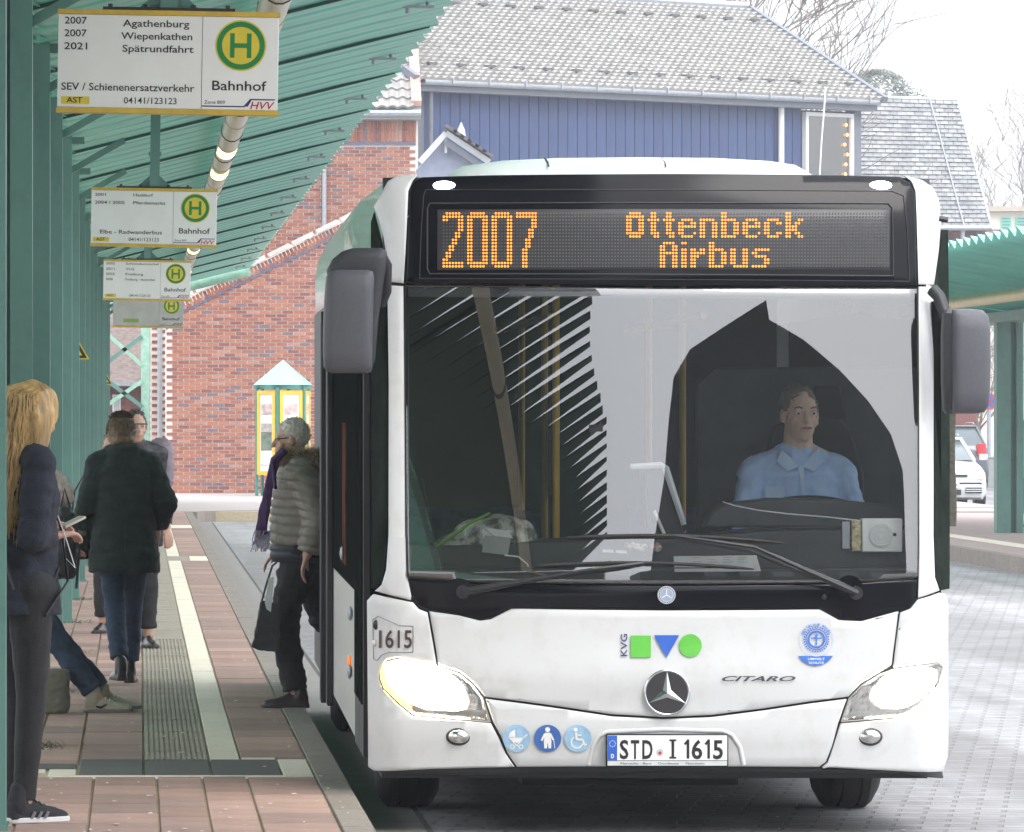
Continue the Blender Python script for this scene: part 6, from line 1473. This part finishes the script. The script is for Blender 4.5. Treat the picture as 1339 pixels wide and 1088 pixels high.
M_dtrou = mat('charcoal_trousers', (.016,.016,.019), .85, var=.3, vscale=20, bump=.3, bscale=150); M_blacksh = mat('black_leather', (.018,.015,.014), .28, var=.2)
M_blond = mat('blond_hair', (.48,.31,.13), .5, var=.6, vscale=26, stretch=(1,1,.12)); M_brownh = mat('brown_hair', (.21,.14,.08), .5, var=.45, vscale=40); M_greyh = mat('grey_hair', (.66,.61,.54), .6, var=.15, vscale=40)
M_gsole = mat('dark_rubber_sole', (.03,.028,.026), .7); M_wsole = mat('white_sole', (.75,.75,.74), .5)

# ---- 1. young woman with long blond hair at the left edge, looking at her phone
def px2(px, py, y): p = W(px, py, y); return p
p1 = person(-.475, 24.35, -PI/2+.42, 1.055, 'young woman with very long wavy blond hair holding a phone, at the left edge')
J = JJ(elL=(-.20,-.03,1.10), elR=(.21,-.04,1.10), wrL=(-.07,.10,1.14), wrR=(.08,.09,1.10), head=(0,.055,1.565), anL=(-.07,.0,.09), anR=(.10,-.03,.09), knR=(.10,.0,.49))
b, hp = body(p1, J, M_skin, .65, -.25, hands={'L':{'d':(.15,.9,.1),'curl':.5,'up':(0,0,1)}, 'R':{'d':(-.2,.9,.15),'curl':.5,'up':(0,0,1)}})
trousers(p1, J, M_leg, (.098,.060,.043), .010, .35, hem=-.005)
T = [(0,-.01,.80,.175,.155),(0,-.01,.90,.17,.15),(0,0,1.0,.155,.135),(0,0,1.12,.155,.13),(0,0,1.26,.175,.135),(0,-.005,1.37,.165,.11),(0,-.01,1.44,.09,.08)]
jk = coat(p1, J, M_navyc, .8, T, (.068,.062,.050), .009, 1.2, 'jacket', cuff=.03, collar=.03, seed=3)
for (a_, b_) in (((.13,.10,.98),(.165,.04,.86)),):
    q = MB(); q.tube([a_, b_], .006, 6); q.build('pocket_trim', M_ink, jk)
shoe(p1, J['anL'], -.05, mat('black_knit', (.02,.02,.025), .8, bump=.5, bscale=200), M_wsole, 1.0, laces=M_ink)
shoe(p1, J['anR'], .15, MATS['black_knit'], M_wsole, 1.0, laces=M_ink)
for k in range(3):          # grey stripes on the side of the near shoe
    q = MB(); q.tube([(.040,.015+.028*k,-.070),(.043,.028+.028*k,-.045)], .006, 5); o = q.build('shoe_stripe', mat('stripe_grey', (.25,.25,.27), .6), p1); o.location = J['anR']
# long hair: base mass plus many wavy locks
hb = MB(); hb.ell(hp(0,-.02,.03), (.088,.104,.105), None, 20, 14); hb.cap(hp(0,-.06,-.02), (0,-.10,1.25), .085, .075); hb.cap((0,-.10,1.25), (0,-.12,1.06), .078, .03)
for s in (-1, 1): hb.cap(hp(.06*s,-.02,0), (.10*s,-.05,1.25), .045, .045); hb.cap((.10*s,-.05,1.28), (.11*s,-.07,1.10), .045, .015)
hair = remesh(hb, 'hair', [M_blond], .009, 2, b, disp=lambda c, n: .012*noise.noise(V3((c.x*30, c.y*30, c.z*5))))
rn = random.Random(12); q = MB()
for k in range(1300):
    a = rn.uniform(-PI*.98, -.02) if rn.random() < .62 else rn.uniform(-.02, .95)*rn.choice((1,)) ; 
    if a > 0: a = rn.choice((a, PI-a))
    z0 = rn.uniform(.2, 1.0); r = math.sqrt(max(0, 1-(z0*.9)**2)); st_ = hp(.085*r*math.cos(a), -.02+.10*r*math.sin(a), .03+.10*z0*.95)
    d = V3((math.cos(a), math.sin(a), 0)); pts = [st_]; rs = [.0035]; ph_ = rn.uniform(0, 6); L0 = rn.uniform(.38, .58)
    for i in range(1, 11):
        t = i/10; rad = .093+.028*math.sin(min(1, t*1.6)*PI*.6)+.02*t; wv_ = .016*math.sin(ph_+t*19)*min(1, t*3)
        c0 = V3((0, -.035-.065*t, 0)); zz = st_.z-L0*t**1.05-(.0)
        pts.append(V3((c0.x+d.x*(rad+wv_)+.008*math.cos(ph_+t*9), c0.y+d.y*(rad*.8+wv_)+.02, zz))); rs.append(.0045*(1-.8*t**2))
    q.tube(pts, rs, 4, cap=False)
q.build('hair_locks', [M_blond], hair, smooth=80)
q = MB(); q.obox((.0,.215,1.155), (.033,.0,.0), (0,.045,.02), (0,-.002,.005)); ph1 = q.build('phone', mat('phone_gold', (.55,.50,.42), .3), None, bevel=.004)
ph1.parent = None; ph1.matrix_world = p1.matrix_basis if False else Matrix.Translation(p1.location)@Matrix.Rotation(p1.rotation_euler.z, 4, 'Z')@Matrix.Scale(1.055, 4)
tag(ph1, 'pale phone held by the blond woman', 'phone')
q = MB(); q.tube([(.09,.10,1.22),(.10,.15,1.08),(.085,.19,.98),(.03,.17,1.02),(.0,.18,1.13)], .0022, 5); eph = q.build('earphone_cable', M_wframe, None); eph.matrix_world = ph1.matrix_world; tag(eph, 'thin white earphone cable hanging at the blond woman\'s side', 'earphones')
# shoulder bag strap
q = MB(); q.tube([(-.10,.10,1.36),(.02,.155,1.15),(.13,.14,.93),(.19,.02,.80)], .012, 6, flat=.4); q.tube([(-.10,-.05,1.40),(.05,-.14,1.15),(.17,-.10,.90)], .012, 6, flat=.4)
sb_ = q.build('bag_strap', M_ink, None); sb_.matrix_world = ph1.matrix_world; tag(sb_, 'black shoulder strap across the blond woman\'s navy jacket', 'bag strap')
# ---- 2. woman in the bottle green coat, back view
p2 = person(-.085, 36.8, .05, .985, 'person with short brown hair in a bottle green coat and jeans, seen from behind')
J = JJ(head=(-.02,.045,1.575), shL=(-.16,0,1.385), shR=(.16,0,1.385), elL=(-.235,-.02,1.12), elR=(.265,-.03,1.14), wrL=(-.22,.10,.95), wrR=(.22,.10,.98), anL=(-.03,-.16,.12), anR=(.05,.24,.09), knL=(-.06,.0,.50), knR=(.06,.17,.50), hipL=(-.08,0,.90), hipR=(.08,0,.90))
b, hp = body(p2, J, M_skin, .15, -.1)
head_hair(b, hp, M_brownh, 'short', 5, 2200, .028)
q = MB(); h0 = hp(0,0,0); q.ell(hp(0,-.028,.0), (.090,.098,.108)); q.ell(hp(0,-.05,-.045), (.078,.07,.055)); hh = remesh(q, 'hair', [M_brownh], .008, 2, b, disp=lambda c, n: .007*noise.noise(V3((c.x*45,c.y*45,c.z*14)))+(-.05 if c.y-h0.y > .055 and c.z < h0.z+.06 else 0))
trousers(p2, J, M_jean, (.10,.066,.058), .010, 1.0, seed=5)
T = [(0,-.01,.70,.225,.16),(0,-.01,.74,.228,.165),(0,-.01,.86,.215,.16),(0,0,.98,.20,.15),(0,0,1.10,.187,.14),(0,0,1.24,.195,.145),(0,-.005,1.35,.18,.13),(0,-.01,1.43,.12,.10)]
def p2x(mb): mb.rings([(0,-.02,1.40,.115,.10),(0,-.02,1.44,.112,.10),(0,-.02,1.485,.098,.09),(0,-.02,1.50,.085,.08)], 24)
ct = coat(p2, J, M_greenc, .7, T, (.080,.072,.060), .010, 1.4, 'coat', extra=p2x, seed=9)
q = MB(); q.box(-.002,.002,-.175,-.168,.72,1.0); q.build('back_seam', M_ink, ct)
shoe(p2, J['anL'], .15, M_blacksh, M_gsole, .95, heel=1, name='boot'); shoe(p2, J['anR'], -.1, M_blacksh, M_gsole, .95, heel=1, name='boot')
hb2 = empty('handbag', (-.36, 36.85, PH+.93), .2, 'black handbag hanging at the side of the green coat', 'handbag')
q = MB(); q.rings([(0,0,-.16,.075,.05),(0,0,-.15,.095,.065),(0,0,0,.09,.06),(0,0,.10,.065,.04),(0,0,.12,.05,.02)], 18); remesh(q, 'bag_body', [M_blacksh], .008, 2, hb2, disp=lambda c, n: wr(c, .8, 14))
q = MB(); q.tube([(-.05,0,.10),(-.03,0,.26),(.05,0,.40),(.08,0,.26),(.05,0,.10)], .007, 6); q.build('strap', M_blacksh, hb2)
# ---- 3. man facing the camera behind her
p3 = person(-.02, 42.6, PI+.25, 1.0, 'man in a black coat facing the camera, partly hidden behind the green coat')
J = JJ()
b, hp = body(p3, J, M_skin, 0, 0, vox=.008)
head_hair(b, hp, mat('dark_hair', (.05,.04,.035), .6, var=.3), 'short', 8, 500, .02)
trousers(p3, J, M_dtrou, vox=.013)
q = MB(); q.add([hp(-.055,.098,.028), hp(.055,.098,.028), hp(.055,.098,.020), hp(-.055,.098,.020)], [(0,1,2,3)]); q.build('spectacles', M_ink, b)
T = [(0,0,.72,.21,.15),(0,0,.95,.20,.15),(0,0,1.12,.195,.145),(0,0,1.26,.205,.14),(0,0,1.37,.18,.12),(0,-.01,1.44,.10,.09)]
c3 = coat(p3, J, M_ink, .7, T, vox=.013, collar=.02, seed=4)
q = MB(); q.add([(-.03,.150,1.40),(.03,.150,1.40),(.012,.165,1.22),(-.012,.165,1.22)], [(0,1,2,3)]); q.build('shirt', mat('shirt_pale', (.6,.6,.58), .7), c3)
shoe(p3, J['anL'], 0, M_blacksh, M_gsole); shoe(p3, J['anR'], 0, M_blacksh, M_gsole)
q = MB(); q.rings([(0,0,-.20,.07,.06),(0,0,-.15,.095,.09),(0,0,.05,.10,.09),(0,0,.13,.08,.07),(0,0,.17,.04,.03)], 18); rk = remesh(q, 'backpack', [mat('mauve_fabric', (.23,.19,.22), .8, var=.2, vscale=10)], .01, 2, None, disp=lambda c, n: wr(c, 1, 12)); rk.location = (.165, 42.7, PH+1.33); tag(rk, 'greyish mauve backpack on the shoulder of the man facing the camera', 'backpack')
# ---- 4. person in purple, behind on the left
p4 = person(-.19, 45.5, PI-.3, .90, 'person in a purple jacket almost hidden behind the green coat')
J = JJ(); b, hp = body(p4, J, M_skin, 0, 0, vox=.009); head_hair(b, hp, M_brownh, 'short', 3, 400, .03); trousers(p4, J, M_dtrou, vox=.014)
T = [(0,0,.80,.20,.15),(0,0,1.0,.19,.14),(0,0,1.12,.19,.14),(0,0,1.26,.20,.14),(0,0,1.37,.18,.12),(0,-.01,1.44,.10,.09)]
coat(p4, J, mat('purple_fabric', (.07,.015,.07), .85, var=.2), .8, T, vox=.013, collar=.03)
shoe(p4, J['anL'], 0, M_blacksh, M_gsole); shoe(p4, J['anR'], 0, M_blacksh, M_gsole)
# ---- 5. boarding passenger in the quilted jacket
p5 = person(.885, 33.9, PI/2-.12, .985, 'grey haired passenger in a quilted taupe jacket with fur hood stepping out of the bus')
J = JJ(pelvis=(0,-.06,.93), chest=(0,-.07,1.22), neck=(0,-.04,1.42), head=(0,.015,1.545), shL=(-.175,-.06,1.36), shR=(.175,-.06,1.36), elL=(-.23,-.16,1.09), elR=(.23,-.12,1.09), wrL=(-.24,-.10,.88), wrR=(.22,.10,.90),
       hipL=(-.085,-.05,.90), hipR=(.085,-.06,.90), knL=(-.09,.05,.49), anL=(-.08,-.02,.09), knR=(.09,-.16,.52), anR=(.09,-.42,.36))
b, hp = body(p5, J, M_skin, .1, -.12)
b.name = 'body'
head_hair(b, hp, M_greyh, 'short', 7, 500, .010)
q = MB(); pA = hp(-.06,.092,.012); q.tube([hp(-.06,.09,.012), hp(.06,.09,.012)], .003, 5); q.tube([hp(.062,.09,.012), hp(.078,-.01,.01)], .003, 5); q.tube([hp(-.062,.09,.012), hp(-.078,-.01,.01)], .003, 5); q.build('spectacles', M_ink, b)
trousers(p5, J, M_dtrou, (.115,.084,.072), .010, 1.5, seed=7, hem=.01)
M_puff = mat('taupe_quilted', (.24,.215,.18), .55, var=.12, vscale=18)
T = [(0,-.05,.93,.205,.175),(0,-.055,1.02,.215,.185),(0,-.06,1.14,.215,.185),(0,-.07,1.26,.22,.18),(0,-.065,1.36,.20,.15),(0,-.05,1.42,.13,.11)]
def quilt(c, n):
    t = (c.z-.12*c.y+.02*noise.noise(c*6))/.052; f = abs(math.sin(PI*t)); return .016*(f**.55)-.006+.004*noise.noise(c*22)
jk = coat(p5, J, M_puff, .9, T, (.085,.078,.062), .0075, 1, 'quilted_jacket', disp=quilt, cuff=.03)
q = MB(); q.rings([(0,-.05,.845,.195,.165),(0,-.05,.87,.205,.175),(0,-.05,.905,.205,.178),(0,-.05,.94,.200,.170)], 28); remesh(q, 'lower_hem', [mat('dark_quilted', (.035,.035,.05), .6)], .008, 1, p5, disp=lambda c, n: .010*abs(math.sin(PI*c.z/.045))**.6)
# fur hood: ring of tufts
rn = random.Random(3); q = MB(); q2 = MB(); cz = V3((0,.10,1.455))
q2.rings([(0,-.06,1.37,.16,.14),(0,-.08,1.41,.185,.17),(0,-.09,1.45,.175,.165),(0,-.10,1.48,.13,.12)], 24); fb = remesh(q2, 'fur_hood', [mat('fur_base', (.15,.11,.065), .9, var=.4, vscale=25)], .01, 2, p5)
for k in range(3400):
    a = rn.uniform(0, 2*PI); v_ = rn.uniform(-PI*.55, PI*.75); c = V3((.165*math.cos(a), -.10+.145*math.sin(a), 1.435)); nn = V3((math.cos(a)*math.cos(v_), math.sin(a)*math.cos(v_), math.sin(v_)*.9)); p = c+nn*.045
    d = (nn+V3((rn.gauss(0,.45), rn.gauss(0,.45), rn.gauss(-.25,.4)))).normalized()*rn.uniform(.025,.055); s = d.cross(V3((rn.gauss(0,1),rn.gauss(0,1),1))).normalized()*.0022
    q.add([p-s, p+s, p+d], [(0,1,2)], k % 3)
q.build('fur_tufts', [mat('fur_a', (.32,.24,.14), .9), mat('fur_b', (.20,.145,.08), .9), mat('fur_c', (.46,.38,.25), .9)], fb)
shoe(p5, J['anL'], .05, mat('dark_brown_leather', (.035,.022,.018), .3, var=.2), M_gsole, 1.0, heel=1); shoe(p5, J['anR'], .0, MATS['dark_brown_leather'], M_gsole, 1.0, pitch=-.3, heel=1)
# scarf: faces left in view because the head is turned back
scf = empty('scarf', (0,0,0), 0, 'purple scarf with pale fringe hanging from the passenger leaving the bus', 'scarf'); scf.location = W(352, 600, 33.75)
def sl_(px, py, dy=0): return W(px, py, 33.72+dy)-scf.location
q = MB(); q.tube([sl_(372,588,.05), sl_(360,602), sl_(354,625), sl_(348,655), sl_(344,680), sl_(341,698)], [.026,.030,.028,.030,.034,.038], 12, flat=.45); q.tube([sl_(372,590,-.1), sl_(357,600,-.1), sl_(360,640,-.08)], [.03,.03,.02], 10, flat=.5)
remesh(q, 'cloth', [mat('purple_wool', (.075,.035,.11), .95, var=.5, vscale=24)], .006, 2, scf, disp=lambda c, n: .006*noise.noise(V3((c.x*60,c.y*60,c.z*9))))
q = MB()
for k in range(46):
    x0_ = rn.uniform(331, 352); q.tube([sl_(x0_+2, 694, rn.uniform(-.03,.03)), sl_(x0_+rn.uniform(-2,2), 706), sl_(x0_+rn.uniform(-5,3), rn.uniform(712,722))], .0028, 4)
q.build('fringe', mat('lilac_fringe', (.42,.38,.50), .9, var=.4, vscale=60), scf)
bg = empty('shoulder_bag', W(345, 850, 33.6), 0, 'dark grey bag with pale strap carried by the passenger leaving the bus', 'bag')
def bl(px, py, dy=0): return W(px, py, 33.6+dy)-bg.location
q = MB(); q.prism([(bl(329,845).x, bl(329,845).z), (bl(331,838).x, bl(331,838).z), (bl(341,785).x, bl(341,785).z), (bl(366,790).x, bl(366,790).z), (bl(366,852).x, bl(366,852).z), (bl(336,850).x, bl(336,850).z)], lambda u,v,d:(u,d,v), -.05, .05); remesh(q, 'bag_body', [mat('charcoal_bag', (.035,.035,.042), .6, var=.3, vscale=12)], .007, 3, bg, disp=lambda c, n: wr(c,.6,14))
q = MB(); q.prism([(bl(346,788).x, bl(346,788).z), (bl(351,756).x, bl(351,756).z), (bl(358,754).x, bl(358,754).z), (bl(354,800).x, bl(354,800).z), (bl(348,796).x, bl(348,796).z)], lambda u,v,d:(u,d,v), -.055, -.05); q.build('pale_flap', M_wframe, bg)
q = MB(); q.tube([bl(342,787), bl(348,765), bl(356,740,-.0), bl(362,735)], .006, 6); q.build('strap', M_greyd, bg)
# ---- 6. leaning person with fur hood, head hidden by the blond hair, legs stretched out
p6 = person(-.60, 33.35, -PI/2+.05, .93, 'person in jeans and beige trainers leaning by a pillar behind the blond woman')
J = JJ(pelvis=(0,-.10,.82), chest=(0,-.02,1.12), neck=(0,.02,1.32), head=(0,.06,1.46), shL=(-.175,.0,1.27), shR=(.175,.0,1.27), elL=(-.22,.0,1.0), elR=(.22,.0,1.0), wrL=(-.12,.20,.98), wrR=(.12,.20,.98),
       hipL=(-.085,-.08,.78), hipR=(.085,-.08,.78), knL=(-.09,.18,.42), knR=(.09,.14,.44), anL=(-.085,.46,.10), anR=(.09,.40,.09))
b, hp = body(p6, J, M_skin, 0, -.2, vox=.008); head_hair(b, hp, M_brownh, 'short', 13, 500, .03)
trousers(p6, J, M_jean, (.10,.070,.062), .010, 1.2, seed=2)
T = [(0,-.12,.72,.19,.15),(0,-.10,.85,.19,.15),(0,-.05,1.0,.19,.15),(0,-.01,1.15,.20,.15),(0,.01,1.26,.18,.12),(0,.02,1.32,.10,.09)]
coat(p6, J, M_navyc, .7, T, vox=.012, collar=.02)
q = MB(); q.rings([(0,.02,1.20,.14,.13),(0,.06,1.26,.19,.20),(0,.06,1.34,.19,.20),(0,.05,1.42,.15,.16),(0,.05,1.46,.10,.10)], 22); remesh(q, 'fur_hood', [mat('pinkish_fur', (.55,.45,.40), .95, var=.3, vscale=30, bump=.8, bscale=80)], .01, 2, p6, disp=lambda c, n: .012*noise.noise(c*28))
M_beige = mat('beige_suede', (.40,.35,.27), .8, var=.12, vscale=20); M_gsl = mat('grey_sole', (.17,.16,.15), .7)
for s in 'LR':
    so = shoe(p6, J['an'+s], 0, M_beige, M_gsl, 1.08, laces=M_wframe)
    q = MB(); q.tube([(.043,-.01,-.052),(.045,.02,-.058),(.047,.055,-.035)], [.006,.007,.002], 5); q.tube([(-.043,-.01,-.052),(-.045,.02,-.058),(-.047,.055,-.035)], [.006,.007,.002], 5); q.build('side_mark', M_ink, so)
    q = MB(); q.rings([(0,.05,-.085,.049,.142),(0,.05,-.068,.048,.138)], 20); q.build('mudguard', M_gsl, so)
q = MB(); q.rings([(0,0,0,.10,.07),(0,0,.02,.115,.08),(0,0,.22,.11,.075),(0,0,.26,.105,.07)], 20); gb = remesh(q, 'shopping_bag', [mat('olive_canvas', (.17,.165,.125), .85, var=.2, vscale=9, bump=.3)], .008, 2, None, disp=lambda c, n: wr(c, 1, 12)); gb.location = (-.50, 33.2, PH); gb.scale = (1.1,1,.95); tag(gb, 'olive canvas bag standing on the paving behind the outstretched legs', 'bag')
bp6 = empty('backpack', (-.375, 30.6, PH+1.02), 0, 'black backpack hanging between the blond woman and the pillar', 'backpack')
q = MB(); q.rings([(0,0,-.20,.05,.06),(0,0,-.17,.065,.08),(0,0,.05,.065,.08),(0,0,.14,.05,.06),(0,0,.17,.02,.03)], 16); remesh(q, 'bag_body', [M_ink], .008, 2, bp6, disp=lambda c, n: wr(c, 1, 14))
q = MB(); q.tube([(.05,-.05,.12),(.075,-.06,-.05),(.06,-.05,-.25)], .008, 5); q.tube([(-.02,0,.16),(.0,0,.26),(.03,0,.16)], .008, 5); q.build('strap', M_ink, bp6)
# ---- 7. person at the right edge under the far canopy
p7 = person(W(1341,0,88).x+.04, 88, PI/2-.2, .95, 'person in a cream jacket and jeans at the right edge under the far canopy')
J = JJ(); b, hp = body(p7, J, M_skin, 0, 0, vox=.011); head_hair(b, hp, M_brownh, 'short', 23, 200, .03); trousers(p7, J, mat('light_jeans', (.08,.14,.24), .85), vox=.015)
T = [(0,0,.86,.19,.17),(0,0,1.0,.20,.18),(0,0,1.15,.20,.18),(0,0,1.28,.20,.16),(0,0,1.38,.17,.12),(0,-.01,1.44,.10,.09)]
coat(p7, J, mat('cream_jacket', (.50,.44,.33), .8, var=.1), .86, T, vox=.014, collar=.04)
shoe(p7, J['anL'], 0, M_blacksh, M_wsole); shoe(p7, J['anR'], 0, M_blacksh, M_wsole)
q = MB(); q.cyl((0,0,0), (0,0,1.0), .025, 8); yp_ = q.build('yellow_post', M_yel, None, smooth=40); yp_.location = (W(1335,0,87).x, 87, PH); tag(yp_, 'thin yellow post beside the pillar at the right edge', 'post')
# ---- 8. the driver
DY = BY+1.45
p8 = empty('person', (W(1043,0,DY).x, DY, .53), PI, 'bus driver in a light blue shirt sitting at the steering wheel', 'person')
J = JJ(pelvis=(0,-.08,.50), chest=(0,-.03,.86), neck=(0,0,1.05), head=(-.005,.035,1.20), shL=(-.185,.0,.955), shR=(.185,0,.955), elL=(-.235,.05,.70), elR=(.235,.05,.70), wrL=(-.18,.30,.70), wrR=(.18,.30,.70),
       hipL=(-.10,-.05,.48), hipR=(.10,-.05,.48), knL=(-.14,.38,.50), knR=(.14,.38,.50), anL=(-.14,.42,.12), anR=(.14,.42,.12))
p8.scale = (1.09,)*3
b, hp = body(p8, J, M_skin2, .22, -.02, hands={'L':{'d':(.2,.6,.2),'curl':.9}, 'R':{'d':(-.2,.6,.2),'curl':.9}}, vox=.0065, fat=1.15)
head_hair(b, hp, mat('short_grey_stubble', (.20,.16,.13), .7, var=.3), 'short', 17, 500, .010)
for s in (-1, 1):
    q = MB(); q.tube([hp(.018*s,.092,.030), hp(.034*s,.090,.036), hp(.052*s,.080,.031)], .0035, 5); q.build('eyebrow', M_brownh, b)
q = MB(); q.ell(hp(0,.094,-.052), (.024,.006,.006)); q.build('mouth', M_lip, b)
M_shirt = mat('light_blue_shirt', (.44,.61,.92), .75, var=.10, vscale=18)
T = [(0,-.10,.40,.19,.15),(0,-.09,.52,.21,.16),(0,-.05,.70,.215,.155),(0,-.03,.85,.205,.145),(0,-.01,.95,.18,.12),(0,0,1.01,.11,.09),(0,0,1.055,.072,.068)]
sh_ = coat(p8, J, M_shirt, .4, T, (.066,.072,.078), .008, 1.5, 'shirt', cuff=.18, seed=11)
trousers(p8, J, M_dtrou, vox=.013)
q = MB()
for s in (-1, 1): q.add([(.005*s,.115,.985),(.075*s,.075,1.055),(.085*s,.035,1.065),(.10*s,.095,1.005),(.055*s,.125,.965)], [(0,1,2,3,4)])
q.build('collar', mat('collar_blue', (.52,.68,.95), .75), sh_)
q = MB(); q.add([(-.012,.128,.99),(.012,.128,.99),(.014,.150,.80),(.014,.135,.60),(-.014,.135,.60),(-.014,.150,.80)], [(0,1,2,3,4,5)]); q.build('button_placket', MATS['collar_blue'], sh_)
for z_ in (.94,.86,.78): q = MB(); q.cyl((0,.150,z_), (0,.158,z_), .006, 10); q.build('button', M_wframe, sh_)
q = MB(); q.add([(.07,.135,.90),(.15,.115,.90),(.15,.125,.80),(.11,.14,.785),(.07,.145,.80)], [(0,1,2,3,4)]); q.build('breast_pocket', MATS['collar_blue'], sh_)
shoe(p8, J['anL'], 0, M_blacksh, M_gsole); shoe(p8, J['anR'], 0, M_blacksh, M_gsole)
# ================================================================ BEHIND THE CAMERA: added silhouette for the dark windscreen reflection
sh = empty('reflection_silhouette', (10, -4, 0), label='added dark silhouette behind the camera, shaped to show mirrored in the windscreen', cat='building')
M_silhouette = mat('dark_silhouette', (.022,.026,.027), .85, var=.2, vscale=1.5)
hp_out = [(3.6,0),(3.6,9.6),(4.3,10.8),(4.75,11.4),(5.0,12.0),(5.25,12.45),(6.0,12.75),(9.5,13.35),(9.62,13.15),(11.2,13.0),(12.9,12.75),(14.2,12.5),(15.3,12.2),(16.2,11.6),(16.2,0)]  # outline shaped to give the dark arch mirrored around the driver
q = MB(); q.prism([(a-10, b) for a, b in hp_out], lambda u,v,d:(u,d,v), -14, 0); q.build('wall', M_silhouette, sh)
for k in range(6):
    q = MB(); q.box(-3.6+k*1.5, -2.7+k*1.5, -.02, .06, 7.0, 9.6); wn = q.build('window', mat('silhouette_window', (.10,.11,.12), .2), sh)
# ================================================================ HAZE
hz = MB(); hz.box(-70, 140, -45, 300, -1.2, 27)
hm_ = bpy.data.materials.new('haze_air'); hm_.use_nodes = True; t = hm_.node_tree; t.nodes.remove(t.nodes['Principled BSDF'])
pv = t.nodes.new('ShaderNodeVolumePrincipled'); pv.inputs['Density'].default_value = .0009; pv.inputs['Color'].default_value = (.93,.95,.98,1); pv.inputs['Anisotropy'].default_value = .3
t.links.new(pv.outputs[0], t.nodes['Material Output'].inputs['Volume'])
tag(hz.build('haze', hm_), 'pale winter haze filling the air over the station', 'haze', kind='stuff')
